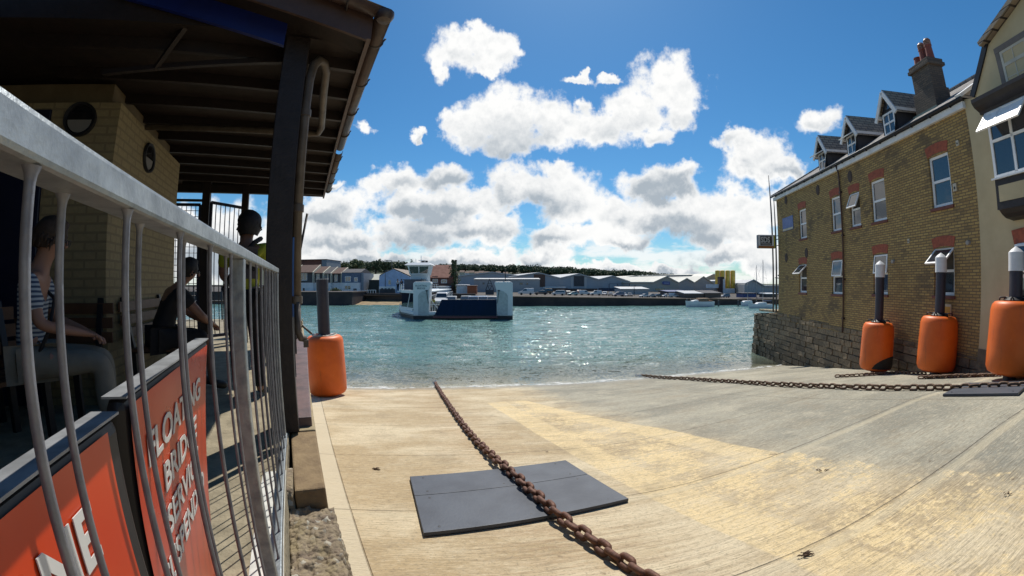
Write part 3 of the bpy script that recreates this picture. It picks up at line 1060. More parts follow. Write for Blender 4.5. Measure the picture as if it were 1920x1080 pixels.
        o = 0.17
        sl = (zr - ze) / w
        zo = ze - sl * o * 0.75
        for sgn in (-1, 1):
            a = (u + sgn * (w + o), yf - .13, zo)
            b = (u, yf - .13, zr)
            back = min(yb(zr), ridge_y + .4)
            c = (u, back, zr)
            e = (u + sgn * (w + o), yb(zo), zo)
            th = 0.05
            q = [a, b, c, e]
            if sgn > 0:
                q = list(reversed(q))
            up = [(x, y_, z_ + th) for x, y_, z_ in q]
            rf.poly(up)
            rf.poly(list(reversed(q)))
            for m_ in range(4):
                n_ = (m_ + 1) % 4
                rf.poly([q[m_], q[n_], up[n_], up[m_]])
        t.part('roof', rf, slate_dormer, dm)
        bb = MB()
        for sgn in (-1, 1):
            bb.bar((u + sgn * (w + o + .01), yf - .15, zo - .05), (u, yf - .15, zr - .06), 0.05, 0.15, (0, 0, 1))
            x = u + sgn * (w + .08)
            bb.box(x - .09, x + .09, yf - .12, yb(ze - .05), ze - .17, ze - .06)
        t.part('bargeboard', bb, white_paint, dm)
        wf = frame_mb(u - .34, u + .34, zb + .08, ze - .06, yf - .03, 0.065, 0.06, (zb + ze) / 2 + .02, 0.07)
        wf.box(u - .02, u + .02, yf - .025, yf + .02, zb + .1, ze - .1)
        t.part('frame', wf, white_upvc, dm)
        gp = MB()
        gp.box(u - .3, u + .3, yf - .005, yf + .02, zb + .12, ze - .1)
        gp.poly([(u - w + .14, yf - .01, ze + .06), (u + w - .14, yf - .01, ze + .06), (u, yf - .01, zr - .3)])
        t.part('pane', gp, win_glass, dm)
        if i < 2:
            f2, p2 = open_sash(u - .36, u + .36, (zb + ze) / 2 + .05 if i else ze - .5, ze - .02, yf - .05, R(62))
            f2.box(u - .02, u + .02, yf - .5, yf - .47, ze - .3, ze - .28)
            t.part('sash', f2, white_upvc, dm)
            t.part('pane', p2, win_glass, dm)
        sl_ = MB()
        sl_.box(u - .4, u + .4, yf - .08, yf, zb - .02, zb + .07)
        t.part('sill', sl_, pbr('grey_sill', (0.35, 0.36, 0.38), 0.6), dm)
    # chimney
    c = MB()
    cu0, cu1, cy0, cy1, cz = 14.78, 15.80, 0.75, 1.45, 11.78
    c.box(cu0, cu1, cy0, cy1, 9.7, 10.75)
    c.box(cu0 + .05, cu1 - .05, cy0 + .05, cy1 - .05, 10.75, cz - .25)
    c.box(cu0 - .03, cu1 + .03, cy0 - .03, cy1 + .03, cz - .25, cz - .13)
    c.box(cu0 + .01, cu1 - .01, cy0 + .01, cy1 - .01, cz - .13, cz)
    for j_, f_ in enumerate(c.F):
        c.mi[j_] = 1 if (j_ % 6) in (3, 5) else 0
    ch = t.part('chimney', c, [chimney_m, chimney_my], bevel=0.012)
    for i, (u, h_) in enumerate(((cu0 + .2, 0.42), (cu0 + .52, 0.60), (cu0 + .84, 0.60))):
        q = MB()
        q.lathe([(0.15, cz), (0.135, cz + .1), (0.115, cz + h_ * .8), (0.13, cz + h_ * .82), (0.13, cz + h_ * .9), (0.10, cz + h_ * .9)], 14, (u, (cy0 + cy1) / 2, 0))
        po = t.part('chimney_pot', q, pot_m, ch)
        if i:
            q = MB()
            for z_ in range(3):
                q.lathe([(0.125, cz + h_ * .9 + z_ * .055), (0.13, cz + h_ * .9 + z_ * .055 + .03), (0.09, cz + h_ * .9 + z_ * .055 + .05)], 12, (u, (cy0 + cy1) / 2, 0))
            q.lathe([(0.13, cz + h_ * .9 + .17), (0.08, cz + h_ * .9 + .24), (0.001, cz + h_ * .9 + .26)], 12, (u, (cy0 + cy1) / 2, 0))
            t.part('cowl', q, pbr('cowl_metal', (0.30, 0.17, 0.13), 0.5), ch)
    fl = MB()
    fl.box(cu0 - .08, cu1 + .08, cy0 - .10, cy0 - .003, 9.85, 10.02)
    t.part('flashing', fl, copper_m, ch)


build_brick_house()


def build_cream_house():
    t = T('rendered_house', 'cream rendered house with a dark bay window at the edge of the view', 'house', FF, (17.62, 0, 2.4))
    mb = MB()
    out = [(17.63, 1.2), (17.63, 9.42), (17.98, 9.34), (18.1, 9.5), (18.78, 10.42), (20.4, 11.1), (21.9, 11.6), (23.6, 10.9), (24.5, 9.4), (24.5, 1.2)]
    mb.prism(out, 'y', -0.015, 0.3)
    mb.box(17.64, 24.5, 0.3, 7, 1.2, 9.3)
    t.part('wall', mb, cream_render)
    pl = MB()
    pl.box(17.64, 24.5, -0.05, -0.015, 1.2, 2.75)
    t.part('plinth', pl, pbr('damp_plinth', (0.20, 0.16, 0.105), 0.9, vs=2, col2=(0.09, 0.075, 0.055), bump=0.3))
    r = MB()
    r.bar((17.9, 3, 9.35), (18.74, 3, 10.46), 0.08, 0.05)
    v = MB()
    v.bar((17.98, -0.05, 9.36), (18.80, -0.05, 10.50), 0.16, 0.05, (0, 1, 0))
    rf = t.part('roof', MB().prism([(18.72, 10.44), (20.4, 11.14), (21.9, 11.66), (23.7, 10.96), (23.7, 11.08), (21.9, 11.80), (20.4, 11.28), (18.68, 10.56)], 'y', -0.22, 6), slate_dormer)
    t.part('verge', v, black_plastic, rf)
    st = MB()
    st.prism([(18.0, 9.38), (18.78, 10.44), (18.9, 10.44), (18.9, 9.38)], 'y', 0.3, 6)
    t.part('slope', st, slate_m, rf)
    # attic window
    fr = frame_mb(19.12, 20.6, 9.05, 10.1, -0.03, 0.07, 0.05, 9.72, 0.09)
    for u in (19.5, 19.88, 20.25):
        fr.box(u - .012, u + .012, -0.025, 0.0, 9.1, 10.05)
    fr.box(19.18, 20.55, -0.025, 0.0, 9.37, 9.39)
    wn = t.part('window', fr, pbr('cream_frame', (0.55, 0.50, 0.40), 0.5))
    p = MB()
    p.box(19.18, 20.54, -0.012, 0.0, 9.1, 10.05)
    t.part('pane', p, win_glass, wn)
    hd = MB()
    hd.box(18.98, 20.7, -0.05, -0.016, 8.95, 9.04)
    hd.box(18.98, 19.11, -0.03, -0.016, 9.04, 10.15)
    hd.box(18.98, 20.7, -0.04, -0.016, 10.1, 10.25)
    t.part('surround', hd, pbr('dark_surround', (0.18, 0.15, 0.13), 0.7), wn)
    # bay
    b = MB()
    ub, yb = 18.72, -0.55
    b.prism([(-0.85, 8.83), (-0.78, 8.72), (-0.62, 8.62), (-0.60, 8.56), (-0.016, 8.56), (-0.016, 9.0), (-0.85, 8.92)], 'x', ub - .12, 23)
    bay = t.part('bay', b, dark_wood)
    b2 = MB()
    b2.box(ub, 23, yb, -0.016, 6.18, 6.9)
    t.part('panel', b2, dark_wood, bay)
    b3 = MB()
    b3.box(ub + .1, 20.2, yb - .015, yb, 6.36, 6.74)
    b3.box(ub - .015, ub - .001, yb + .08, -0.1, 6.36, 6.74)
    t.part('inset', b3, cream_render, bay)
    b4 = MB()
    b4.prism([(-0.016, 5.95), (-0.016, 6.18), (yb + .02, 6.18), (yb + .12, 6.08), (-0.3, 6.0)], 'x', ub + .03, 23)
    t.part('corbel', b4, black_m, bay)
    fr = frame_mb(ub, 20.3, 6.93, 8.56, yb, 0.07, 0.07, 7.83, 0.07)
    fr.box(19.35, 19.42, yb, yb + .07, 6.97, 8.5)
    fr.box(ub, ub + .07, yb + .07, -0.016, 6.93, 7.0)
    fr.box(ub, ub + .07, yb + .07, -0.016, 8.46, 8.56)
    fr.box(ub, ub + .07, yb + .07, -0.016, 7.8, 7.86)
    fr.box(ub - .06, 23, yb - .06, -0.016, 6.9, 6.94)
    wf = t.part('window', fr, white_upvc)
    p = MB()
    p.box(ub + .05, 20.3, yb + .03, yb + .045, 6.97, 8.5)
    p.box(ub + .03, ub + .045, yb + .05, -0.016, 6.97, 8.5)
    t.part('pane', p, win_glass, wf)
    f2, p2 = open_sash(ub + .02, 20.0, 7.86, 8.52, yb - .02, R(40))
    f3 = MB()
    f3.box(19.2, 19.26, yb - .06, yb - .02, 7.86, 8.52)
    f3.V = [(x, (yb - .02) - (8.52 - z) * math.sin(R(40)) + (y_ - yb + .02) * math.cos(R(40)), 8.52 - (8.52 - z) * math.cos(R(40)) - (y_ - yb + .02) * math.sin(R(40))) for x, y_, z in f3.V]
    f2.F += [[i + len(f2.V) for i in q] for q in f3.F]; f2.mi += f3.mi; f2.sm += f3.sm; f2.V += f3.V
    t.part('sash', f2, white_upvc, wf)
    t.part('pane', p2, pbr('painted_reflection_white', (0.88, 0.88, 0.88), 0.25, var=0.02), wf)  # open pane coloured white for the bright sky it mirrors
    # ground-floor window with arch
    a0, a1 = 18.75, 20.4
    t.part('arch', arch_mb(a0, a1, 5.38, 0.06, 0.34, -0.04), red_arch)
    fr = frame_mb(a0, a1, 3.6, 5.4, -0.035, 0.08, 0.05, 4.62, 0.08)
    w2 = t.part('window', fr, white_upvc)
    f2, p2 = open_sash(a0 + .06, a1 - .06, 4.68, 5.36, -0.05, R(16))
    t.part('sash', f2, white_upvc, w2)
    t.part('pane', p2, win_glass, w2)
    p = MB()
    p.box(a0 + .06, a1 - .06, -0.025, -0.016, 3.66, 5.34)
    t.part('pane', p, dark_glass, w2)


build_cream_house()


# signs on the brick house
def small_sign(name, label, u0, u1, z0, z1, base, band, lines):
    t = T(name, label, 'sign', FF, (u0, -0.003, z0))
    mb = MB()
    mb.box(u0, u1, -0.03, -0.002, z0, z1)
    t.part('board', mb, base, bevel=0.003)
    b = MB()
    b.box(u0 + .02, u1 - .02, -0.034, -0.0301, z0 + .02, z0 + (z1 - z0) * band[0])
    t.part('band', b, band[1])
    for (txt, zz, size, mat_) in lines:
        t.part('lettering', text_mb(txt, size, lambda x, y_, d, zz=zz: (u0 + .05 + x, -0.036 - d, zz + y_), 0.001, 0.004), mat_)


small_sign('wall_sign', 'blue notice board with a cream strip high on the brick house corner', 4.45, 5.75, 7.3, 8.02, pbr('faded_blue_board', (0.10, 0.16, 0.36), 0.5),
           (0.16, pbr('cream_strip', (0.6, 0.52, 0.36), 0.6)), [])
small_sign('warning_sign', 'small yellow warning sign on the brick behind the middle right fender', 16.02, 16.52, 3.28, 3.86, pbr('sign_cream_edge', (0.62, 0.52, 0.34), 0.5),
           (0.88, pbr('sign_yellow', (0.68, 0.36, 0.02), 0.5)), [])


def build_sds_sign():
    t = T('projecting_sign', 'white SDS sign box with yellow edge hung out from the brick house corner', 'sign', FF, (3.4, -.1, 6.4))
    u0, u1, y0, y1, z0, z1 = 3.22, 3.42, -1.16, -0.03, 6.46, 7.24
    mb = MB()
    mb.box(u0, u1, y0, y1, z0, z1)
    t.part('box', mb, pbr('sign_edge_grey', (0.22, 0.23, 0.26), 0.4), bevel=0.05)
    def plate(name, a, b_, c, d, lift, m_):
        f = MB()
        f.box(u1 + .001, u1 + lift, y0 + a, y0 + b_, z0 + c, z0 + d)
        t.part(name, f, m_)
    plate('face', .05, 1.02, .15, .74, .006, white_paint)
    plate('yellow_edge', 1.02, 1.15, .05, .75, .008, pbr('sign_lime', (0.55, 0.52, 0.03), 0.5))
    plate('panel', .17, .90, .17, .70, .010, pbr('sign_charcoal', (0.03, 0.03, 0.03), 0.5))
    plate('phone_strip', .06, 1.02, .02, .13, .007, pbr('sign_amber', (0.42, 0.16, 0.03), 0.5))
    t.part('lettering', text_mb('SDS', .44, lambda x, y_, d: (u1 + .013 + d, y0 + .20 + x * .78, z0 + .34 + y_), 0.002, 0.014), sign_white)
    plate('caption_line', .22, .85, .22, .28, .012, pbr('sign_pale_grey', (0.4, 0.4, 0.4), 0.5))
    b = MB()
    for z in (7.15, 6.95, 6.60):
        b.bar((u1 - .1, y1 - .02, z), (3.75, .06, z + .03), 0.035, 0.035)
    t.parts('bracket', b, black_m)


build_sds_sign()


def build_mast():
    t = T('scaffold_mast', 'thin dark aerial masts with cross struts beside the brick house corner', 'mast', FF, (3.3, 0.4, 2.84))
    m_ = pbr('mast_steel', (0.06, 0.07, 0.08), 0.5)
    for (u, y_, z1, tilt) in ((3.24, -0.12, 10.8, -0.15), (3.52, -0.05, 9.3, -0.05)):
        p = MB()
        p.tube([(u, y_, 2.84), (u + tilt * .6, y_, z1 * .8), (u + tilt, y_, z1)], [0.05, 0.045, 0.02], 7)
        t.part('pole', p, m_)
    b = MB()
    b.bar((2.5, 0.5, 4.95), (3.7, 0.4, 4.86), 0.05, 0.08)
    b.bar((2.75, 0.2, 4.80), (3.7, 0.1, 4.76), 0.05, 0.05)
    b.bar((3.3, 0.5, 4.2), (3.7, 0.3, 5.3), 0.04, 0.04)
    b.bar((3.7, 0.3, 4.2), (3.0, 0.5, 5.0), 0.04, 0.04)
    b.bar((3.28, 0.5, 6.45), (3.6, 0.3, 5.0), 0.05, 0.05)
    t.part('strut', b, m_)


build_mast()


# ------------------------------------------------------------------ fender piles
def fender_pile(base, label, r, zf0, zf1, pr, ztop, tilt=(0, 0), cap=True, algae=False):
    fr = Fr(0, (0, 0, 0))
    t = T('fender_pile', label, 'mooring pile', fr, base, 'orange fender piles beside the slipway')
    bx, by, bz = base
    p = MB()
    p.lathe([(pr, bz - 0.6), (pr, bz + ztop - (0.55 if cap else 0.0))], 20, (bx, by, 0))
    t.part('pile', p, pile_m)
    f = MB()
    h = zf1 - zf0
    f.lathe([(pr + .05, bz + zf0 + .04), (r * .72, bz + zf0), (r * .90, bz + zf0 + .05), (r * .985, bz + zf0 + .16), (r * 1.0, bz + zf0 + h * .3), (r * .985, bz + zf0 + h * .6), (r * .955, bz + zf1 - .2), (r * .90, bz + zf1 - .08), (r * .80, bz + zf1 - .015), (r * .66, bz + zf1), (pr + .04, bz + zf1 - .02)], 40, (bx, by, 0), jit=0.012)
    fo = t.part('fender', f, orange_fender)
    if algae:
        a = MB()
        n, rows = 22, 4
        for j in range(rows + 1):
            for i in range(n + 1):
                th = R(-150 + 200 * i / n)
                top = 0.42 * math.sin(math.pi * min(1, i / n * 1.25)) ** 0.6 if i / n < .8 else 0.42 * max(0, (1 - i / n)) * 5 ** .5
                zz = zf0 + .1 + max(0.02, top) * j / rows
                rr = r * (0.955 + .05 * min(1, (zz - zf0) / .2)) + 0.004
                a.V.append((bx + rr * math.cos(th), by + rr * math.sin(th), bz + zz))
        for j in range(rows):
            for i in range(n):
                q = j * (n + 1) + i
                a.smooth = True
                a.face([q, q + 1, q + n + 2, q + n + 1])
        t.part('algae', a, algae_m, fo)
    if cap:
        c = MB()
        c.lathe([(pr + .006, bz + ztop - .56), (pr + .022, bz + ztop - .56), (pr + .022, bz + ztop - .14), (pr * .7, bz + ztop - .07), (0.002, bz + ztop)], 20, (bx, by, 0))
        t.part('cap', c, white_paint)
        k_ = MB()
        k_.lathe([(pr + .006, bz + zf1 - .02), (pr + .10, bz + zf1 - .02), (pr + .12, bz + zf1 + .02), (pr + .006, bz + zf1 + .09)], 20, (bx, by, 0))
        for a in range(6):
            th = a * math.pi / 3 + .2
            d = Vector((math.cos(th), math.sin(th), 0))
            c0 = Vector((bx, by, bz + zf1 + .04))
            k_.tube([c0 + d * (pr + .02), c0 + d * (pr + .09) + Vector((0, 0, .04)), c0 + d * (pr + .20) + Vector((0, 0, .04)), c0 + d * (pr + .22) - Vector((0, 0, .03))], 0.02, 6)
        t.part('collar', k_, black_plastic)
    else:
        k_ = MB()
        pts = []
        for i in range(26):
            th = 2 * math.pi * i / 26
            pts.append((bx + (r * .60) * math.cos(th), by + (r * .60) * math.sin(th), bz + zf1 - .0 + .02 * math.sin(3 * th)))
        k_.tube(pts, 0.035, 8, closed=True)
        t.part('lip', k_, pbr('pale_rim', (0.55, 0.45, 0.33), 0.6))
        w = MB()
        rn = random.Random(5)
        for i in range(16):
            th = 2 * math.pi * i / 16 + rn.uniform(-.1, .1)
            rr = r * rn.uniform(.34, .52)
            s = rn.uniform(.05, .1)
            c0 = Vector((bx + rr * math.cos(th), by + rr * math.sin(th), bz + zf1 - .03))
            w.bar(c0, c0 + Vector((math.cos(th + 1.3) * s * 1.6, math.sin(th + 1.3) * s * 1.6, rn.uniform(.02, .09))), s, s)
        t.part('packing', w, foam_m)
        e = MB()
        e.lathe([(pr + .004, bz + ztop - .02), (pr + .004, bz + ztop + .012), (0.001, bz + ztop + .012)], 20, (bx, by, 0))
        t.part('pile_top', e, pbr('cut_pile_top', (0.33, 0.34, 0.36), 0.6))
    t.o.rotation_euler = (tilt[0], tilt[1], 0)
    return t


b = slip_hit(616, 741)
fender_pile((b.x, b.y, b.z), 'orange fender pile with cut-off black pile, alone beside the timber shelter wall', 0.73, 0.08, 2.28, 0.225, 4.36, tilt=(R(0.6), R(-1.2)), cap=False)
for px, py, lab, r, z1, pr, zt, al in ((1640, 700, 'white-capped orange fender pile with black algae at its foot, nearest the water', 0.56, 1.72, 0.147, 3.78, True),
                                   (1752, 703, 'white-capped orange fender pile between the two others, yellow sign behind', 0.565, 1.68, 0.147, 3.47, False),
                                   (1892, 712, 'white-capped orange fender pile at the edge of the view, before the cream house', 0.58, 1.76, 0.15, 2.99, False)):
    b = slip_hit(px, py)
    fender_pile((b.x, b.y, b.z), lab, r, 0.12, z1, pr, zt, tilt=(0, R(2.0) if px > 1700 else R(1.2)), algae=al)


# ------------------------------------------------------------------ rubber mats and chains
def mat_thing(name, label, v0, v1, u0, u1, split):
    pts = [SF.w((v, u, 0)) for v, u in ((v0, u0), (v1, u0), (v1, u1), (v0, u1))]
    c = SF.w(((v0 + v1) / 2, (u0 + u1) / 2, 0))
    t = T(name, label, 'rubber mat', SF, (*SF.l((c.x, c.y, 0))[:2], slipz(c.x, c.y)))
    for a, b in split:
        mb = MB()
        q = []
        for zz in (0.008, 0.062):
            for v, u in ((v0, a), (v1, a), (v1, b), (v0, b)):
                w_ = SF.w((v, u, 0))
                q.append((v, u, slipz(w_.x, w_.y) + zz))
        mb.hexa(q)
        bt = MB()
        s = t.part('sheet', mb, rubber_mat, bevel=0.006)
        for v, u in ((v0 + .2, a + .12), (v1 - .25, a + .12), (v0 + .2, b - .12), (v1 - .25, b - .12), ((v0 + v1) / 2, a + .12)):
            w_ = SF.w((v, u, 0))
            bt.lathe([(0.018, 0), (0.018, .004), (0.001, .005)], 8, (v, u, slipz(w_.x, w_.y) + .0625))
        t.parts('bolt', bt, black_m, s)


mat_thing('rubber_mat', 'large blue-grey rubber mat of two sheets under the near rusty chain', 0.34, 3.04, 4.30, 6.30, ((4.30, 5.46), (5.475, 6.30)))
p = [SF.l(slip_hit(*q)) for q in ((1770, 743), (1895, 746), (1925, 733))]
mat_thing('rubber_mat', 'smaller dark rubber mat under the far chain below the fenders', p[0].x - .1, p[0].x + 1.6, p[1].y - .1, p[0].y, ((p[1].y - .1, p[0].y),))


def link_mesh(name, L, W, r, n=10, seg=6):
    """one stud-less link lying in the local x-z plane, long axis x"""
    mb = MB()
    pts = []
    hw = W / 2 - r
    hl = L / 2 - r - hw
    for i in range(seg + 1):
        t = -math.pi / 2 + math.pi * i / seg
        pts.append((hl + hw * math.cos(t), 0, hw * math.sin(t)))
    for i in range(seg + 1):
        t = math.pi / 2 + math.pi * i / seg
        pts.append((-hl + hw * math.cos(t), 0, hw * math.sin(t)))
    mb.tube(pts, r, n, closed=True)
    return mb


def chain(label, path, L, W, r, matl, lift, tilt_first=0.0, maxn=100):
    """links strung along a polyline of world points lying on the slip"""
    mb = link_mesh('link', L, W, r)
    me = mb.mesh('link', matl)
    t = T('chain', label, 'chain', WORLD, path[0])
    inner = L - 2 * r
    # walk the polyline
    segs = [(Vector(path[i]), Vector(path[i + 1])) for i in range(len(path) - 1)]
    tot = sum((b_ - a_).length for a_, b_ in segs)
    n = int(tot / (inner - 0.004))
    rest = MB()
    for i in range(n):
        s = (i + .5) * (inner - 0.004)
        for a_, b_ in segs:
            l = (b_ - a_).length
            if s <= l:
                break
            s -= l
        d = (b_ - a_).normalized()
        pos = a_ + d * min(s, l)
        wob = 0.010 * math.sin(i * 1.7) + 0.006 * math.sin(i * .43)
        side = d.cross(Vector((0, 0, 1))).normalized()
        upv = side.cross(d)
        roll = (R(40) if i % 2 else R(-48)) + 0.16 * math.sin(i * 2.3)
        rot = Matrix((d, side, upv)).transposed()
        M = rot @ Matrix.Rotation(roll, 3, 'X') @ Matrix.Rotation(0.05 * math.sin(i * 3.1), 3, 'Z')
        p_ = pos + side * wob + upv * lift
        if i < maxn:
            ob = t.mpart('link', me)
            ob.location = p_ - Vector(path[0])
            ob.rotation_euler = M.to_euler()
        else:
            b0 = len(rest.V)
            rest.V += [tuple(M @ Vector(v) + p_) for v in mb.V]
            rest.F += [[q + b0 for q in f] for f in mb.F]
            rest.mi += mb.mi
            rest.sm += mb.sm
    if rest.V:
        ob = t.part('links', rest, matl)
        ob['kind'] = 'stuff'
    return t


def on_slip(pix, up=0.0):
    out = []
    for q in pix:
        h = slip_hit(*q)
        out.append((h.x, h.y, slipz(h.x, h.y) + up))
    return out


near = [SF.w((v, u, 0)) for v, u in ((2.2, 1.9), (2.08, 3.08), (1.98, 3.9), (1.93, 4.3), (1.88, 6.3), (1.86, 8.0), (1.93, 10.5), (2.1, 14.0), (2.28, 17.4), (2.5, 20.5))]
ups = [0, 0, .03, .06, .06, 0, 0, 0, 0, 0]
near = [(q.x, q.y, slipz(q.x, q.y) + u_) for q, u_ in zip(near, ups)]
chain('thick rusty chain running from the near mat down into the water', near, 0.262, 0.168, 0.036, rust_m, 0.078, maxn=99)
far_c = on_slip([(1990, 727), (1920, 730), (1800, 733), (1660, 733), (1520, 728), (1400, 721), (1300, 714), (1240, 710.5)])
far_c.append((far_c[-1][0] - .6, far_c[-1][1] + 2.2, far_c[-1][2] - .35))
chain('long rusty chain crossing the slip below the three capped fenders', far_c, 0.258, 0.178, 0.030, rust_gold, 0.078, maxn=99)
loose = on_slip([(1566, 708), (1610, 706), (1680, 702), (1742, 703)])
chain('loose rusty chain end lying at the foot of the two farther capped fenders', loose, 0.21, 0.14, 0.023, rust_gold, 0.05)
loose = on_slip([(1722, 711), (1790, 709), (1860, 707)])
chain('short doubled rusty chain between the middle and edge fenders', loose + [(q[0] + .05, q[1] - .16, q[2] + .02) for q in reversed(loose)], 0.21, 0.14, 0.023, rust_gold, 0.05)

# sea-weed scraps and twigs
weed_m = pbr('dry_weed', (0.11, 0.065, 0.038), 0.9, vs=20)


def weed(label, px, py, s, n, seed, flat=0.35):
    b_ = slip_hit(px, py)
    rn = random.Random(seed)
    mb = MB()
    o = Vector((b_.x, b_.y, slipz(b_.x, b_.y) + .012))
    for i in range(n):
        p0 = o + Vector((rn.gauss(0, s * .26), rn.gauss(0, s * .13), rn.uniform(0, s * flat * .4)))
        a = rn.uniform(-.6, .6)
        p1 = p0 + Vector((math.cos(a), math.sin(a) * .5, rn.uniform(-.1, .25))) * s * rn.uniform(.2, .6)
        p1.z = max(p1.z, slipz(p1.x, p1.y) + .01)
        mb.tube([p0, (p0 + p1) / 2 + Vector((0, 0, s * .05)), p1], [s * .03, s * .045, s * .015], 5)
    single('seaweed', mb, weed_m, WORLD, o, label, 'seaweed', 'scraps of dried weed on the slip')


weed('brown tangle of dry weed on the yellow paint nearest the camera', 1508, 1044, 0.12, 40, 1)
weed('small dark scrap of weed beyond the worn yellow patch', 1538, 887, 0.13, 8, 2)
weed('tiny dark lump of weed between the mat and the paint band', 1025, 850, 0.05, 10, 3, 1.0)
weed('thin dark twig lying on the slip near the quay wall', 700, 881, 0.20, 7, 4, 0.1)
weed('little dark scrap of weed far across at the grey concrete', 1887, 930, 0.10, 7, 6)

# ------------------------------------------------------------------ left quay: wall, railing, shelter
def build_quay_wall():
    conc = pbr('stained_wall_concrete', (0.25, 0.175, 0.09), 0.9, vs=5.5, col2=(0.15, 0.10, 0.055), bump=0.5, bs=40)
    grey_c = pbr('pale_block_concrete', (0.36, 0.285, 0.165), 0.9, vs=3.0, col2=(0.25, 0.2, 0.125), bump=0.5, bs=40)
    t = T('quay_wall', 'stained concrete quay wall with rough broken end beside the slip', 'wall', QF, (0, 2.2, -1.06))
    edge = lambda a: 0.062 - 0.013 * a
    mb = MB()
    mb.hexa([(-.168, -3, -5.4), (0.13, -3, -5.4), (edge(13.6) + .05, 13.6, -5.4), (-.6, 13.6, -5.4), (-.168, -3, -1.24), (0.075, -3, -1.24), (edge(13.6), 13.6, -1.12), (-.6, 13.6, -1.12)])
    t.part('face', mb, conc)
    rn = random.Random(2)
    a = 2.12
    i = 0
    while a < 13.4:
        L = 0.92 if i == 0 else rn.uniform(0.55, 1.0)
        c = MB()
        w = -.128 if i == 0 else -.10
        z1 = -1.052 + (0 if i < 1 else rn.uniform(-.02, .015))
        c.hexa([(w, a + .004, -1.30), (edge(a) + .004, a + .004, -1.30), (edge(a + L) + .004, a + L, -1.30), (w - .03, a + L, -1.30),
                (w, a + .004, z1), (edge(a), a + .004, z1), (edge(a + L), a + L, z1 + .005), (w - .03, a + L, z1 + .005)])
        t.part('coping', c, conc if i == 0 else grey_c, bevel=0.012)
        a += L
        i += 1
    # broken end: lumpy aggregate
    rub = bpy.data.materials.new('broken_aggregate')
    rub.use_nodes = True
    k = NT(rub.node_tree)
    co = k.n('ShaderNodeTexCoord', out=3)
    vo = k.t.nodes.new('ShaderNodeTexVoronoi')
    vo.inputs['Scale'].default_value = 42
    k.t.links.new(co, vo.inputs['Vector'])
    c1 = k.mix(k.sep(vo.outputs['Color'])[0], (0.27, 0.215, 0.14, 1), (0.16, 0.12, 0.085, 1))
    c1 = k.mix(k.ss(k.sep(vo.outputs['Color'])[1], 0.90, 0.96), c1, (0.40, 0.37, 0.30, 1))
    c1 = k.mix(k.ss(k.noise(co, 8.0, 5, 0.6), 0.45, 0.7), c1, (0.25, 0.20, 0.115, 1))
    bm = k.n('ShaderNodeBump', {'Height': k.m('SUBTRACT', k.noise(co, 30, 6, 0.7), vo.outputs['Distance']), 'Strength': 0.9, 'Distance': 0.012})
    k.n('ShaderNodeOutputMaterial', {'Surface': k.n('ShaderNodeBsdfPrincipled', {'Base Color': c1, 'Roughness': 0.9, 'Normal': bm})})
    g = MB()
    g.smooth = True
    nu, nv = 60, 150
    for j in range(nv + 1):
        for i in range(nu + 1):
            u = i / nu
            al = 0.3 + (2.11 - 0.3) * j / nv
            # profile: left side up, across the top, down the right side
            if u < 0.12:
                x, z = -.166, -1.35 + (u / .12) * .20
            elif u < 0.8:
                q = (u - .12) / .68
                x, z = -.166 + q * .228, -1.15
            else:
                q = (u - .8) / .2
                x, z = .062 + q * .03, -1.15 - q * .3
            v = Vector((x * 9, al * 9, z * 9))
            n = noise.fractal(v, 0.8, 2.1, 6) * 0.026 + noise.noise(v * 3.2) * 0.012
            c = noise.cell(v * 1.6) * 0.012
            g.V.append((x + n * .6, al, z + n + c - .02 * max(0, noise.noise(Vector((x * 4, al * 3, 1))))))
    for j in range(nv):
        for i in range(nu):
            q = j * (nu + 1) + i
            g.face([q, q + 1, q + nu + 2, q + nu + 1])
    t.part('rubble', g, rub)
    g = MB()
    g.smooth = True
    for j in range(13):
        for i in range(13):
            x, al = -.20 + .068 * i / 12, 2.12 + .36 * j / 12
            e = min(i, 12 - i, j, 12 - j)
            z = -1.06 + noise.fractal(Vector((x * 30, al * 30, 0)), .9, 2, 5) * .012 - (0.1 if e == 0 else 0)
            g.V.append((x, al, z))
    for j in range(12):
        for i in range(12):
            q = j * 13 + i
            g.face([q, q + 1, q + 14, q + 13])
    t.part('rough_block', g, rub)


build_quay_wall()


def build_railing():
    t = T('railing', 'galvanised steel pedestrian railing with two rows of round bars', 'railing', QF, (-.18, 1.18, PZ))
    LF, LB = -.177, -.203
    mb = MB()
    mb.box(-.212, -.169, -1.4, 2.745, .070, .100)
    t.part('top_rail', mb, galv, bevel=0.005)
    mb = MB()
    mb.box(-.196, -.166, -1.4, 2.745, PZ + .05, PZ + .085)
    t.part('bottom_rail', mb, galv, bevel=0.004)
    a, row = -1.28, 0
    posts = (-.55, 1.235, 2.725)
    fa = [-.92, -.75, -.43, -.26, -.09, .08, .25, .40, .575, .76, .97] + [1.30 + .17 * k for k in range(9)]
    ba = [-.83, -.66, -.34, -.17, 0, .17, .34, .51, .70, .89, 1.07] + [1.385 + .17 * k for k in range(8)]
    fa = [x * 1.066 for x in fa]
    ba = [x * 1.036 for x in ba]
    fa = [x for x in fa if x < 2.68 and all(abs(x - p_) > .05 for p_ in posts)]
    ba = [x for x in ba if x < 2.68 and all(abs(x - p_) > .05 for p_ in posts)]
    fa += [1.255, 2.42, 2.62] if False else []
    for lat_, lst in ((LF, fa), (LB, ba)):
        for x in lst:
            b_ = MB()
            b_.lathe([(.0036, PZ + .08), (.0036, .060), (.0044, .065), (.0064, .070)], 10, (lat_, x, 0))
            b_.lathe([(.0036, PZ + .1), (.006, PZ + .084)], 10, (lat_, x, 0))
            t.part('bar', b_, galv_bar)
    for x in posts:
        p_ = MB()
        p_.box(-.210, -.172, x - .02, x + .02, PZ, .070)
        t.part('post', p_, galv, bevel=0.003)


build_railing()

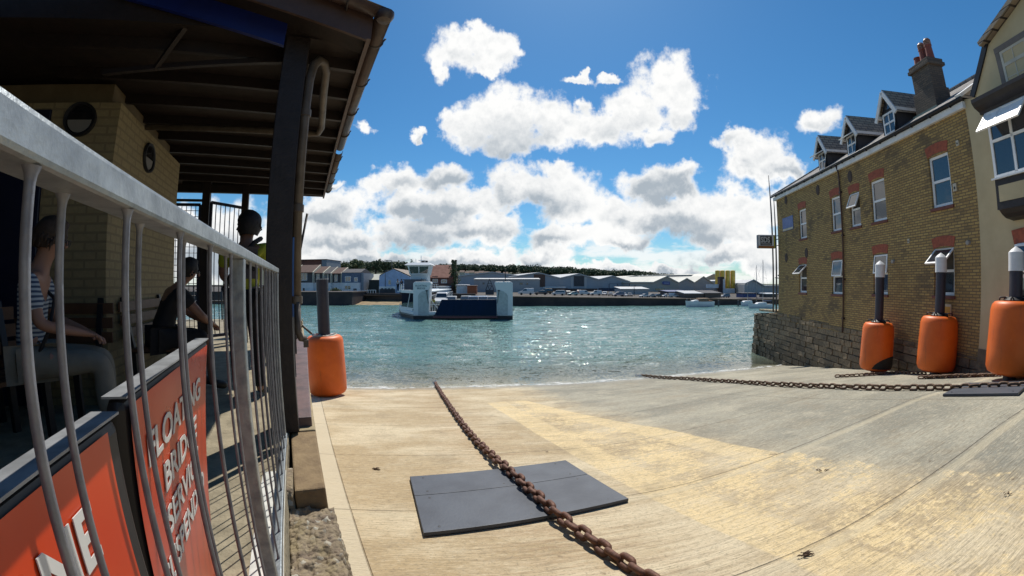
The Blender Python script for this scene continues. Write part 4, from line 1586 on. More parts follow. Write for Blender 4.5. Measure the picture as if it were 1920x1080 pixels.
# pale kerb strip along the railing's foot, sunlight put into its white
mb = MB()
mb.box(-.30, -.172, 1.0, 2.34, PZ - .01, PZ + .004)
single('sunlit_kerb_strip', mb, pbr('sunlit_kerb_white', (0.66, 0.66, 0.62), 0.8, vs=6, var=0.25), QF, (-.2, 1.6, PZ), kind='structure')


def bil(c, s, t_):
    """corner list TL, TR, BR, BL"""
    tl, tr, br, bl = [Vector(q) for q in c]
    return (tl * (1 - s) + tr * s) * t_ + (bl * (1 - s) + br * s) * (1 - t_)


def board_sign(label, face, depth, lines, border):
    tl, tr, br, bl = [Vector(q) for q in face]
    base = (bl + br) / 2
    t = T('board_sign', label, 'sign', QF, base, 'orange ferry notice boards')
    back = Vector((-depth, 0, 0))
    mb = MB()
    mb.hexa([bl, br, br + back, bl + back, tl, tr, tr + back, tl + back])
    t.part('frame', mb, black_plastic, bevel=0.02)
    nrm = Vector((1, 0, 0))
    w = (tr - tl).length
    h = (tl - bl).length
    e0, e1, et = border
    q = [bil(face, e0, 1 - et) + nrm * .003, bil(face, 1 - e1, 1 - et) + nrm * .003, bil(face, 1 - e1, .02) + nrm * .003, bil(face, e0, .02) + nrm * .003]
    mb = MB()
    mb.poly([q[3], q[2], q[1], q[0]])
    t.part('panel', mb, sign_orange)
    tp = MB()
    up = Vector((0, 0, .004))
    tp.hexa([tl + back + up * 0, tr + back + up * 0, tr, tl, tl + back + up, tr + back + up, tr + up, tl + up])
    tp.V = [(x, y, z + .001) for x, y, z in tp.V]
    t.part('top', tp, sign_grey)
    for txt, s0, zb, size, stretch in lines:
        def fn(x, y, d, s0=s0, zb=zb):
            p_ = bil(face, s0 + x * stretch / w, zb + y / h)
            return p_ + nrm * (.0055 + d)
        t.part('lettering', text_mb(txt, size, fn, .0008, size * .022, 'CENTER'), sign_white)
    return t


board_sign('orange board lettered ONE, nearest the camera behind the railing', [(-.315, -.62, -.19), (-.30, .665, -.19), (-.30, .665, PZ), (-.315, -.62, PZ)], .045,
           [('ONE', .806, .832, .104, 1.0)], (.02, .04, .012))
board_sign('orange board lettered FLOATING BRIDGE SERVICE SUSPENDED, behind the railing', [(-.315, .735, -.185), (-.345, 1.535, -.185), (-.4255, 1.487, PZ), (-.40, .81, PZ)], .045,
           [('FLOATING', .45, .815, .092, 1.28), ('BRIDGE', .47, .695, .092, 1.28), ('SERVICE', .47, .575, .092, 1.28), ('SUSPENDED', .46, .455, .092, 1.2)], (.01, .05, .015))


def build_shelter():
    t = T('ferry_shelter', 'dark timber waiting shelter with brown gutter and cream block kiosk', 'shelter', QF, (-2, 5, PZ))
    cz = lambda l: 1.80 + .03 * (.45 - l)
    gs = lambda l: .25 * (.29 - l)
    # roof slab
    L0, L1, A0, A1 = -7.0, .29, 2.98, 8.45
    LR = -3.0
    r = MB()
    r.prism([(L1, cz(L1)), (L1, 1.95), (LR, 1.95 + gs(LR)), (L0, 1.95), (L0, cz(L0) - .1), (LR, cz(LR))], 'y', A0, A1)
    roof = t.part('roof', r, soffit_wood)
    r = MB()
    for (la, lb, da, db) in ((L1, LR, 0, gs(LR)), (LR, L0, gs(LR), 0)):
        r.hexa([(la, 2.70, 1.74 + da), (lb, 2.70, 1.74 + db), (lb, A0 - .003, 1.74 + db), (la, A0 - .003, 1.74 + da), (la, 2.70, 1.94 + da), (lb, 2.70, 1.94 + db), (lb, A0 - .003, 1.94 + db), (la, A0 - .003, 1.94 + da)])
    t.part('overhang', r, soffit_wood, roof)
    r = MB()
    r.hexa([(L0, -6, 2.02), (-1.0, -6, 2.02), (-1.0, 2.54, 2.02), (L0, 2.54, 2.02), (L0, -6, 2.12), (-1.0, -6, 2.12), (-1.0, 2.54, 2.12), (L0, 2.54, 2.12)])
    t.part('added_shade_roof', r, soffit_wood)  # unseen roof added to keep sun and sky off the shelter floor
    r = MB()
    r.box(-4.3, -4.2, -6, 3.898, PZ, 2.0)
    r.box(-4.2, -1.0, -6.1, -6, PZ, 2.0)
    t.parts('added_shade_wall', r, dark_wood)  # unseen walls added to darken the shelter interior
    f = MB()
    f.box(L1, L1 + .03, 2.67, A1 + .03, 1.69, 1.92)
    f.hexa([(LR, 2.67, 1.68 + gs(LR)), (L1, 2.67, 1.68), (L1, 2.697, 1.68), (LR, 2.697, 1.68 + gs(LR)), (LR, 2.67, 1.92 + gs(LR)), (L1, 2.67, 1.92), (L1, 2.697, 1.92), (LR, 2.697, 1.92 + gs(LR))])
    f.box(L0, L1, A1, A1 + .03, 1.72, 1.98)
    t.part('fascia', f, pbr('brown_fascia', (0.07, 0.04, 0.03), 0.5, vs=7, bump=0.1), roof)
    a = 3.2
    while a < 8.3:
        b_ = MB()
        b_.hexa([(-2.4, a, cz(-2.4) - .10), (L1 - .002, a, cz(L1) - .10), (L1 - .002, a + .045, cz(L1) - .10), (-2.4, a + .045, cz(-2.4) - .10),
                 (-2.4, a, cz(-2.4) - .001), (L1 - .002, a, cz(L1) - .001), (L1 - .002, a + .045, cz(L1) - .001), (-2.4, a + .045, cz(-2.4) - .001)])
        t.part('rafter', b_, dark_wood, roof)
        a += .56
    # gutters
    def gutter(path, r_=.062):
        g = MB()
        P = [Vector(p_) for p_ in path]
        n = 9
        d = (P[-1] - P[0]).normalized()
        side = Vector((d.y, -d.x, 0))
        for p_ in (P[0], P[-1]):
            for rr in (r_, r_ - .006):
                for i in range(n):
                    th = math.pi * i / (n - 1)
                    q = p_ + side * rr * math.cos(th) - Vector((0, 0, rr * math.sin(th)))
                    g.V.append(tuple(q))
        g.smooth = True
        for i in range(n - 1):
            g.face([i, i + 1, 2 * n + i + 1, 2 * n + i])
            g.face([n + i + 1, n + i, 3 * n + i, 3 * n + i + 1])
        g.smooth = False
        for i in range(n - 1):
            g.face([i + 1, i, n + i, n + i + 1])
            g.face([2 * n + i, 2 * n + i + 1, 3 * n + i + 1, 3 * n + i])
        g.face([0, n, 3 * n, 2 * n]); g.face([n - 1, 2 * n + n - 1, 3 * n + n - 1, n + n - 1])
        return g
    gl = L1 + .095
    gz_ = 1.875
    for (a0, a1, dz) in ((2.62, 5.72, 0), (5.86, 8.5, -.01)):
        g = t.part('gutter', gutter([(gl, a0, gz_ + dz), (gl, a1, gz_ + dz)]), gutter_m)
        a = a0 + .35
        while a < a1:
            br = MB()
            br.tube([(gl + .066 * math.cos(th), a, gz_ + dz - .066 * math.sin(th)) for th in [math.pi * i / 8 for i in range(9)]] + [(gl - .066, a, gz_ + dz + .02)], .009, 6)
            br.tube([(gl + .066, a, gz_ + dz), (gl + .085, a, gz_ + dz + .03)], .008, 6)
            t.part('clip', br, pbr('clip_dark', (0.03, 0.022, 0.02), 0.5), g)
            a += .72
    sl = (cz(L0) - cz(L1)) / (L1 - L0) if False else 0
    g = t.part('gutter', gutter([(gl + .0, 2.60, gz_ + .01), (-3.0, 2.60, gz_ + .01 + gs(-3.0))]), gutter_m)
    c = MB()
    c.lathe([(.001, -.07), (.05, -.062), (.068, -.03), (.07, .002), (.05, .004)], 14, (gl, 2.60, gz_))
    t.part('corner', c, gutter_m, g)
    br = MB()
    for l in (.12, -.45, -1.1):
        br.tube([(l, 2.60 + .066 * math.cos(th), gz_ + gs(l) + .01 - .066 * math.sin(th)) for th in [math.pi * i / 8 for i in range(9)]], .009, 6)
    t.parts('clip', br, pbr('clip_dark', (0.03, 0.022, 0.02), 0.5), g)
    # posts and beams
    for i, (l0, l1, a0, a1, zb) in enumerate(((-.275, -.095, 2.98, 3.16, PZ), (-.25, -.13, 4.55, 4.67, -1.0), (-.27, -.15, 6.1, 6.22, -1.0), (-.29, -.17, 7.75, 7.87, -1.0), (-1.20, -1.08, 7.9, 8.02, PZ), (-1.92, -1.78, 7.9, 8.02, PZ), (-3.0, -2.86, 7.9, 8.02, PZ))):
        p_ = MB()
        p_.box(l0, l1, a0, a1, zb, 1.84 if l1 > -1 else 1.98)
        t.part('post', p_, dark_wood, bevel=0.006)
    b_ = MB()
    b_.box(-.25, -.12, 3.17, 8.3, 1.60, 1.70)
    b_.box(-3.2, -.25, 7.92, 8.0, 1.62, 1.76)
    b_.box(-3.2, -1.9, 7.93, 7.99, 1.46, 1.50)
    b_.bar((-1.75, 3.35, 1.62), (-.3, 3.2, 1.72), .04, .04)
    b_.bar((-1.30, 3.3, 1.64), (-1.0, 3.0, 1.9), .035, .035)
    b_.box(-2.2, -.28, 3.0, 3.06, 1.52, 1.56) if False else None
    t.parts('beam', b_, dark_wood)
    hb = MB()
    hb.hexa([(-2.9, 2.92, 2.36), (-.28, 2.92, 1.70), (-.28, 2.96, 1.70), (-2.9, 2.96, 2.36), (-2.9, 2.92, 2.60), (-.28, 2.92, 1.935), (-.28, 2.96, 1.935), (-2.9, 2.96, 2.60)])
    t.part('header_board', hb, blue_paint)
    s = MB()
    s.box(-.19, .0, 3.12, 8.2, -1.05, -.965)
    t.part('sill_beam', s, sill_wood, bevel=0.008)
    # pipes
    p_ = MB()
    p_.tube([(-.065, 3.02, -.14), (-.065, 3.02, 1.30), (-.062, 3.02, 1.50), (-.045, 3.03, 1.62), (-.01, 3.06, 1.685), (.03, 3.10, 1.685), (.055, 3.2, 1.66), (.06, 3.5, 1.62), (.075, 3.9, 1.60), (.085, 4.25, 1.585), (.06, 4.4, 1.575), (-.05, 4.43, 1.57), (-1.75, 4.45, 1.57)], .034, 10)
    for z in (-.13, .5, 1.2):
        p_.lathe([(.042, z), (.042, z + .05)], 10, (-.065, 3.02, 0))
    t.part('downpipe', p_, pipe_m)
    p_ = MB()
    p_.tube([(-.06, 3.0, -.12), (-.06, 3.0, -.32), (-.04, 3.0, -.37), (-.01, 3.02, -.375)], .024, 8)
    p_.tube([(-.03, 3.0, -.28), (.035, 2.99, -.34)], .008, 6)
    p_.box(-.025, .01, 2.98, 3.03, -.43, -.38)
    t.part('tap_pipe', p_, pipe_m)
    p_ = MB()
    p_.box(-.094, -.082, 2.99, 3.05, -.22, .32)
    t.part('blue_plate', p_, pbr('blue_plate', (0.03, 0.10, 0.30), 0.4))
    p_ = MB()
    p_.tube([(.00, 4.62, .75), (-.08, 4.62, .25), (-.10, 4.62, -.2)], .014, 6)
    t.part('hook', p_, dark_wood)
    # kiosk block
    k_ = MB()
    x0, x1, a0, a1, zt = -6.5, -1.8, 3.9, 5.98, 1.60
    k_.cur = 0
    k_.poly([(x0, a0, PZ), (x1, a0, PZ), (x1, a0, zt), (x0, a0, zt)])
    k_.poly([(x1, a1, PZ), (x0, a1, PZ), (x0, a1, zt), (x1, a1, zt)])
    k_.cur = 1
    k_.poly([(x1, a0, PZ), (x1, a1, PZ), (x1, a1, zt), (x1, a0, zt)])
    k_.cur = 0
    k_.poly([(x0, a0, zt), (x1, a0, zt), (x1, a1, zt), (x0, a1, zt)])
    t.part('wall', k_, [cream_block, cream_block_y])
    k_ = MB()
    k_.box(x0, x1 - .16, a0 + .14, a1 - .02, zt + .001, zt + .24)
    t.part('wall_plate', k_, pbr('tan_plate', (0.15, 0.115, 0.065), 0.8, vs=4))
    k_ = MB()
    k_.box(x0, x1 - .2, 7.9, 8.0, PZ, 1.4) if False else k_.box(x0, -2.95, 7.98, 8.06, PZ, 2.3)
    t.part('back_wall', k_, dark_wood)
    d = MB()
    d.box(-3.4, -2.46, a0 - .03, a0 - .001, PZ, 1.53)
    dr = t.part('door', d, pbr('navy_door', (0.008, 0.011, 0.035), 0.4), bevel=0.01)
    h = MB()
    h.tube([(-2.56, a0 - .06, -.02), (-2.56, a0 - .06, .14)], .012, 6)
    t.part('handle', h, galv, dr)
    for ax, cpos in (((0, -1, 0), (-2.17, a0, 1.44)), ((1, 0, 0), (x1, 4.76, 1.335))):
        w = MB()
        w.lathe([(.135, .0), (.135, .03), (.155, .035), (.16, .02), (.16, .0)], 28, cpos, ax)
        wn = t.part('round_window', w, black_plastic)
        g = MB()
        g.lathe([(.135, .002), (.135, .012), (.001, .012)], 28, cpos, ax)
        t.part('pane', g, dark_glass, wn)
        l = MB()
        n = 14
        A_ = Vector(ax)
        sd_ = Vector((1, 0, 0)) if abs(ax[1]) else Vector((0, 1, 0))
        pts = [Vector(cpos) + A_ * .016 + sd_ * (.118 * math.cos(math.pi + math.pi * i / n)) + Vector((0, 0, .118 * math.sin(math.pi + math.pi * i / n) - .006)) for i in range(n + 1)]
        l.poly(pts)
        t.part('pane_reflection', l, pbr('painted_reflection_grey', (0.22, 0.21, 0.20), 0.35), wn)  # grey half disc paints the reflection in the lower glass


build_shelter()


def gate(name, label, p0, p1, z0, z1, nv, nh=0):
    p0, p1 = Vector(p0), Vector(p1)
    t = T(name, label, 'gate', QF, (*((p0 + p1) / 2)[:2], PZ))
    d = p1 - p0
    f = MB()
    a, b_ = (p0.x, p0.y), (p1.x, p1.y)
    v = lambda q, z: (q[0], q[1], z)
    f.bar(v(a, z0), v(a, z1), .05, .05); f.bar(v(b_, z0), v(b_, z1), .05, .05)
    f.bar(v(a, z1), v(b_, z1), .04, .05); f.bar(v(a, z0 + .05), v(b_, z0 + .05), .04, .05)
    m_ = pbr('dark_blue_steel', (0.012, 0.016, 0.045), 0.45)
    t.part('frame', f, m_)
    g = MB()
    for i in range(1, nv):
        q = p0 + d * i / nv
        g.tube([(q.x, q.y, z0 + .05), (q.x, q.y, z1)], .007 if nh else .009, 5)
    for i in range(1, nh):
        z = z0 + (z1 - z0) * i / nh
        g.tube([(p0.x, p0.y, z), (p1.x, p1.y, z)], .006, 5)
    t.part('bars', g, m_)
    return t


gate('barred_gate', 'dark blue barred steel gate standing half open under the shelter', (-1.72, 7.8, 0), (-1.22, 8.3, 0), PZ + .1, 1.42, 7)
gate('mesh_gate', 'dark blue steel mesh gate behind the cream kiosk', (-2.8, 7.95, 0), (-1.95, 7.95, 0), PZ + .1, 1.40, 10, 22)


def notice_board():
    t = T('notice_board', 'navy notice board with a white strip standing beyond the shelter posts', 'sign', QF, (-1.3, 9.0, PZ))
    b_ = MB()
    b_.box(-1.46, -1.06, 9.0, 9.03, -.62, .12)
    t.part('board', b_, pbr('navy_board', (0.01, 0.012, 0.05), 0.5))
    b_ = MB()
    b_.box(-1.44, -1.08, 8.992, 8.9995, -.6, -.42)
    t.part('strip', b_, sign_white)
    t.part('lettering', text_mb('NO ENTRY', .085, lambda x, y, d: (-1.43 + x * .85, 8.994 - d, -.12 + y), .001, .002), sign_white) if False else None
    b_ = MB()
    b_.box(-1.40, -1.36, 9.03, 9.06, PZ, .1)
    b_.box(-1.16, -1.12, 9.03, 9.06, PZ, .1)
    t.part('leg', b_, black_m)
    t.part('lettering', text_mb('NO\nEXIT', .12, lambda x, y, d: (-1.41 + x, 8.994 - d, -.08 + y), .001, .003), pbr('pale_red_lettering', (0.5, 0.12, 0.12), 0.5))


notice_board()


def end_rail():
    t = T('quay_railing', 'dark railing along the quay edge beyond the shelter', 'railing', QF, (-2, 13.3, PZ))
    m_ = pbr('dark_rail', (0.03, 0.035, 0.04), 0.5)
    r = MB()
    for z in (PZ + 1.0, PZ + .55):
        r.tube([(-7, 13.3, z), (-.75, 13.3, z)], .025, 7)
    t.part('rail', r, m_)
    for i in range(8):
        p_ = MB()
        p_.tube([(-6.8 + i * .85, 13.3, PZ), (-6.8 + i * .85, 13.3, PZ + 1.0)], .025, 7)
        t.part('post', p_, m_)


end_rail()


def bench(label, fr, w):
    t = T('bench', label, 'bench', fr, (0, 0, 0), 'slatted benches in the shelter')
    wood = pbr('bench_slats', (0.10, 0.045, 0.022), 0.5, vs=10, bump=0.15)
    s = MB()
    for i in range(4):
        s.box(-w / 2, w / 2, -.02 + i * .11, .07 + i * .11, .43, .46)
    t.part('seat', s, wood)
    b_ = MB()
    for i in range(3):
        b_.box(-w / 2, w / 2, .455 + i * .02, .475 + i * .02, .55 + i * .12, .64 + i * .12)
    t.part('backrest', b_, wood)
    for x in (-w / 2 + .12, w / 2 - .12):
        l = MB()
        l.box(x - .025, x + .025, 0, .04, 0, .43)
        l.box(x - .025, x + .025, .40, .44, 0, .43)
        l.bar((x, .42, .43), (x, .52, .92), .05, .03)
        l.box(x - .025, x + .025, .0, .44, .405, .428)
        t.part('leg', l, black_m)
    return t


def qfr(l, a, ang):
    """frame standing on the walkway at (lateral, along), its -y (front) turned by ang"""
    w = QF.w((l, a, PZ))
    return Fr(QF.a + ang, w)


bench('slatted bench against the cream kiosk front', qfr(-2.2, 3.38, 0), .95)
bench('slatted bench along the kiosk side under the round window', qfr(-1.26, 4.75, R(90)), 1.3)
bench('slatted bench by the navy door with a seated woman', qfr(-2.02, 2.62, R(70)), 1.1)

# ------------------------------------------------------------------ the far bank
def FX(px, Y):
    return at_y(px, 533, Y).x


def FZ(px, py, Y):
    return at_y(px, py, Y).z


GZ = 1.75


def wins_on(t, parent_mats, Y, rects, fm, gm, d=0.06):
    for (a, b, c, e) in rects:
        x0, x1, z1, z0 = FX(a, Y), FX(b, Y), FZ((a + b) / 2, c, Y), FZ((a + b) / 2, e, Y)
        f = MB()
        w = min(.14, (x1 - x0) * .12)
        f.box(x0, x0 + w, Y - d, Y - .004, z0, z1); f.box(x1 - w, x1, Y - d, Y - .004, z0, z1)
        f.box(x0 + w, x1 - w, Y - d, Y - .004, z0, z0 + w); f.box(x0 + w, x1 - w, Y - d, Y - .004, z1 - w, z1)
        xm = (x0 + x1) / 2
        f.box(xm - w * .4, xm + w * .4, Y - d, Y - .004, z0 + w, z1 - w)
        fr = t.part('window', f, fm)
        g = MB()
        g.box(x0 + w, x1 - w, Y - .025, Y - .006, z0 + w, z1 - w)
        t.part('pane', g, gm, fr)


tile_brown = pbr('brown_roof_tiles', (0.115, 0.06, 0.042), 0.8, vs=1.5, bump=0.3)
tile_grey = pbr('grey_roof_tiles', (0.075, 0.07, 0.075), 0.8, vs=1.5)
clad_dark = pbr('dark_cladding', (0.075, 0.072, 0.078), 0.7, vs=1.2)
clad_white = pbr('white_render_far', (0.80, 0.80, 0.80), 0.8, vs=0.8)
beige = pbr('beige_party_wall', (0.60, 0.54, 0.42), 0.8)
win_far = glass('far_glass', (0.05, 0.06, 0.08))

# row of small terraced houses at the left
for i, (a, b, ye, yr, px_w, roofm, lab) in enumerate((
        (553, 588, 511, 499, (563, 576, 512, 526), tile_brown, 'brown-roofed terrace house with wide window, leftmost across the river'),
        (588.5, 607, 512, 502, (593, 599, 512, 524), tile_brown, 'narrow brown-roofed terrace house second along the far quay'),
        (607.5, 621.5, 513, 503, (610, 616, 514, 525), tile_grey, 'grey-roofed terrace house half hidden behind the cut-off pile'),
        (622, 641, 513, 504, (627, 633, 515, 528), tile_brown, 'rust-roofed terrace house beside the slate-blue house'))):
    Y = 98 + i * .6
    x0, x1 = FX(a, Y), FX(b, Y)
    ze, zr, zm = FZ((a + b) / 2, ye, Y), FZ((a + b) / 2, yr, Y) + .3, FZ((a + b) / 2, 530, Y)
    t = T('terrace_house', lab, 'house', WORLD, ((x0 + x1) / 2, Y, GZ), 'terraced houses on the far quay')
    mb = MB()
    mb.box(x0, x1, Y, Y + 8, zm, ze)
    t.part('upper_wall', mb, clad_dark)
    mb = MB()
    mb.box(x0 + .02, x1 - .02, Y - .12, Y + 8, GZ - .3, zm - .003)
    t.part('ground_wall', mb, clad_white)
    mb = MB()
    mb.prism([(Y - .5, ze - .15), (Y + 4, zr), (Y + 8.4, ze - .1), (Y + 8.4, ze + .05), (Y + 4, zr + .18), (Y - .5, ze + .05)], 'x', x0 + .15, x1 - .15)
    t.part('roof', mb, roofm)
    mb = MB()
    for x in (x0, x1):
        mb.prism([(Y - .4, zm), (Y - .4, ze + .1), (Y + 4, zr + .25), (Y + 4, zm)], 'x', x - .14, x + .13)
    t.parts('party_wall', mb, beige)
    wins_on(t, None, Y, [px_w], white_paint, win_far)
    xm = (a + b) / 2
    d = MB()
    d.box(FX(xm - 2.2, Y), FX(xm + 1.2, Y), Y - .16, Y - .122, GZ - .3, GZ + 1.75)
    t.part('door', d, clad_dark)

# slate-blue house
Y = 99
t = T('blue_grey_house', 'slate-blue upper floored house with white ground floor across the river', 'house', WORLD, (FX(660, Y), Y, GZ))
x0, x1 = FX(641, Y), FX(676, Y)
mb = MB(); mb.box(x0, x1, Y, Y + 8, FZ(660, 530, Y), FZ(660, 511, Y))
t.part('upper_wall', mb, pbr('slate_blue_boards', (0.12, 0.155, 0.23), 0.7, vs=1.5))
mb = MB(); mb.box(x0 + .02, x1 - .02, Y - .5, Y + 8, GZ - .3, FZ(660, 530, Y) - .004)
t.part('ground_wall', mb, clad_white)
mb = MB(); mb.prism([(Y - .2, FZ(660, 511, Y) + .003), (Y + 3.5, FZ(660, 507, Y) + .5), (Y + 8.2, FZ(660, 511, Y) + .003)], 'x', x0 - .1, x1 + .1)
t.part('roof', mb, tile_grey)
wins_on(t, None, Y, [(647, 658, 518, 528), (664, 671, 520, 528)], white_paint, win_far)
wins_on(t, None, Y - .5, [(646, 658, 535, 543)], white_paint, win_far)
mb = MB(); mb.box(FX(664, Y), FX(670, Y), Y - .54, Y - .502, GZ - .3, GZ + 1.6)
t.part('door', mb, clad_dark)
mb = MB(); mb.box(x1 + .003, FX(681, Y), Y + .3, Y + 8, GZ - .3, FZ(678, 512, Y))
t.part('side_wing', mb, pbr('pale_blue_wing', (0.25, 0.29, 0.34), 0.7))

# flat pale building with dark green shed in front
Y = 104
t = T('flat_roofed_hall', 'long cream flat-roofed hall between the blue houses', 'hall', WORLD, (FX(696, Y), Y, GZ))
mb = MB(); mb.box(FX(681.5, Y), FX(713, Y), Y, Y + 9, GZ - .3, FZ(696, 529, Y))
t.part('wall', mb, pbr('pale_cream_sheet', (0.48, 0.49, 0.42), 0.6))
mb = MB(); mb.prism([(Y - .3, FZ(696, 529, Y) + .003), (Y + 5, FZ(696, 514, Y + 5)), (Y + 9.2, FZ(696, 529, Y) + .003)], 'x', FX(681, Y), FX(713.5, Y))
t.part('roof', mb, pbr('cream_sheet_roof', (0.50, 0.49, 0.40), .6, vs=.4))
Y = 101
t = T('green_shed', 'dark green shed in front of the cream flat-roofed hall', 'shed', WORLD, (FX(702, Y), Y, GZ))
mb = MB(); mb.box(FX(692, Y), FX(711, Y), Y, Y + 2.5, GZ - .2, FZ(702, 526, Y))
t.part('wall', mb, pbr('dark_green_boards', (0.025, 0.035, 0.03), 0.7))
mb = MB(); mb.box(FX(691.6, Y), FX(711.4, Y), Y - .2, Y + 2.7, FZ(702, 526, Y) + .003, FZ(702, 525, Y) + .05)
t.part('roof', mb, clad_dark)
# rust and grey block behind
Y = 135
t = T('office_block', 'rust-brown and grey block rising behind the terrace houses', 'building', WORLD, (FX(585, Y), Y, 2))
mb = MB(); mb.box(FX(545, Y), FX(604, Y), Y, Y + 12, 1.9, FZ(580, 488, Y))
t.part('brick_wing', mb, pbr('rust_panels', (0.19, 0.07, 0.045), 0.8, vs=.4, col2=(0.11, 0.045, 0.035)))
mb = MB(); mb.box(FX(604, Y) + .003, FX(613, Y), Y - .4, Y + 12, 1.9, FZ(608, 487, Y))
t.part('grey_wing', mb, pbr('grey_panels', (0.20, 0.24, 0.28), 0.6))
mb = MB(); mb.box(FX(545, Y), FX(613.5, Y), Y - .6, Y + 12.3, FZ(580, 488, Y) + .06, FZ(580, 487, Y) + .1)
t.part('roof', mb, tile_grey)

# pale blue gabled boathouse
Y = 97
t = T('blue_boathouse', 'pale blue gabled boathouse left of the ferry wheelhouse', 'boathouse', WORLD, (FX(740, Y), Y, GZ))
gx = [(711, 518), (723, 511), (737, 505), (752, 511.5), (769, 519.5)]
pts = [(FX(p_, Y), FZ(p_, q_, Y)) for p_, q_ in gx]
mb = MB(); mb.prism([(pts[0][0], GZ - .3)] + pts + [(pts[-1][0], GZ - .3)], 'y', Y, Y + 14)
t.part('wall', mb, pbr('pale_blue_boards', (0.36, 0.47, 0.68), 0.7, vs=.8))
mb = MB()
up = [(x, z + .06) for x, z in pts]
dn = [(x, z + .28) for x, z in pts]
mb.prism(up + list(reversed(dn)), 'y', Y + .3, Y + 14.4)
t.part('roof', mb, pbr('tan_sheet_roof', (0.17, 0.125, 0.095), 0.7))
wins_on(t, None, Y, [(728, 733, 525, 534)], white_paint, dark_glass)
mb = MB(); mb.box(FX(711, Y), FX(742, Y), Y - .15, Y - .003, GZ - .2, FZ(725, 537, Y))
t.part('white_screen', mb, clad_white)
mb = MB()
for i in range(9):
    x = FX(712 + i * 3.2, Y)
    mb.box(x, x + .5, Y - .3, Y - .16, GZ - .2, FZ(725, 542, Y) + (.2 if i % 2 else 0))
t.part('screen_base', mb, clad_dark)

# brick inn with red roof, chimneys and ivy
Y = 105
t = T('brick_inn', 'dark brick inn with long red roof and ivy-covered chimney behind the ferry', 'building', WORLD, (FX(820, Y), Y, GZ))
x0, x1 = FX(790, Y), FX(850, Y)
ze, zr = FZ(820, 522, Y), FZ(820, 497, Y)
mb = MB(); mb.box(x0, x1, Y, Y + 9, GZ - .3, ze)
t.part('wall', mb, brick_mat('dark_red_brick_far', (0.22, 0.10, 0.075), (0.15, 0.075, 0.06), (0.07, 0.05, 0.045), .5, .2, 'xz', .4, (.04, .03, .03), .2))
mb = MB(); mb.prism([(Y - .6, ze), (Y + 4.5, zr), (Y + 9.6, ze), (Y + 9.6, ze + .2), (Y + 4.5, zr + .25), (Y - .6, ze + .2)], 'x', x0, x1)
t.part('roof', mb, pbr('red_tile_roof', (0.21, 0.07, 0.045), 0.8, vs=1.2, bump=.3))
wins_on(t, None, Y, [(811, 821, 523, 530.5), (827, 838, 524, 531)], white_paint, win_far)
mb = MB(); mb.box(FX(810.5, Y), FX(821.5, Y), Y - .25, Y + 2, FZ(815, 523, Y), FZ(815, 518, Y))
t.part('gablet', mb, tile_brown)
for (a, b, top, lab) in ((788.5, 793, 489, None), (795.5, 800, 490, None)):
    mb = MB(); mb.box(FX(a, Y + 4), FX(b, Y + 4), Y + 4, Y + 5.4, zr - 1, FZ(a, top, Y + 4)); mb.box(FX(a - .5, Y + 4), FX(b + .5, Y + 4), Y + 3.9, Y + 5.5, FZ(a, top, Y + 4) + .003, FZ(a, top - 1.4, Y + 4))
    t.part('chimney', mb, clad_dark)
mb = MB(); mb.box(FX(846.5, Y), FX(854.5, Y), Y + .5, Y + 2.0, GZ - .3, FZ(850, 489, Y)); mb.box(FX(846, Y), FX(849.4, Y), Y + .4, Y + 2.1, FZ(850, 489, Y) + .003, FZ(848, 486.5, Y)); mb.box(FX(851.6, Y), FX(855, Y), Y + .4, Y + 2.1, FZ(850, 489, Y) + .003, FZ(853, 487, Y))
chm = t.part('chimney', mb, pbr('ivy_brick', (0.07, 0.06, 0.04), 0.9))


def leaf_cloud(mb, c, rad, n, size, rn, flat=1.0):
    """many small leaf faces spread through an uneven ellipsoid"""
    for i in range(n):
        while True:
            v = Vector((rn.uniform(-1, 1), rn.uniform(-1, 1), rn.uniform(-1, 1)))
            if v.length <= 1:
                break
        v = v * (0.55 + .45 * rn.random()) / max(v.length, .35) * v.length if False else v
        p_ = Vector(c) + Vector((v.x * rad[0], v.y * rad[1], v.z * rad[2] * flat))
        a = Vector((rn.gauss(0, 1), rn.gauss(0, 1), rn.gauss(0, 1))).normalized()
        b_ = a.orthogonal().normalized()
        s = size * rn.uniform(.6, 1.3)
        c_ = a.cross(b_)
        mb.poly([p_ - b_ * s - c_ * s * .6, p_ + b_ * s - c_ * s * .7, p_ + b_ * s * .8 + c_ * s * .6, p_ - b_ * s * .7 + c_ * s * .8])


leaf_m = pbr('tree_leaves', (0.10, 0.125, 0.055), 0.75, vs=.25, col2=(0.05, 0.075, 0.035))
leaf_l = pbr('light_leaves', (0.16, 0.18, 0.07), 0.75, vs=.3, col2=(0.09, 0.115, 0.045))
trunk_m = pbr('tree_bark', (0.06, 0.045, 0.03), 0.9)
rn = random.Random(11)
mb = MB()
for i in range(10):
    leaf_cloud(mb, (FX(850 + rn.uniform(-4, 6), Y), Y + .3, FZ(850, 494 + i * 4.6, Y)), (.75 + .07 * i, .8, .9), 70, .16, rn)
t.part('ivy', mb, leaf_m, chm)

# ------------------------------------------------------------------ hill, woods and trees
def ridge_py(px):
    pts = [(440, 500), (560, 500), (640, 501), (740, 499), (800, 503), (860, 501), (960, 504), (1060, 507.5), (1180, 513), (1240, 517.5), (1350, 527), (1500, 531)]
    for (a, b), (c, d) in zip(pts, pts[1:]):
        if a <= px <= c:
            return b + (d - b) * (px - a) / (c - a)
    return 531


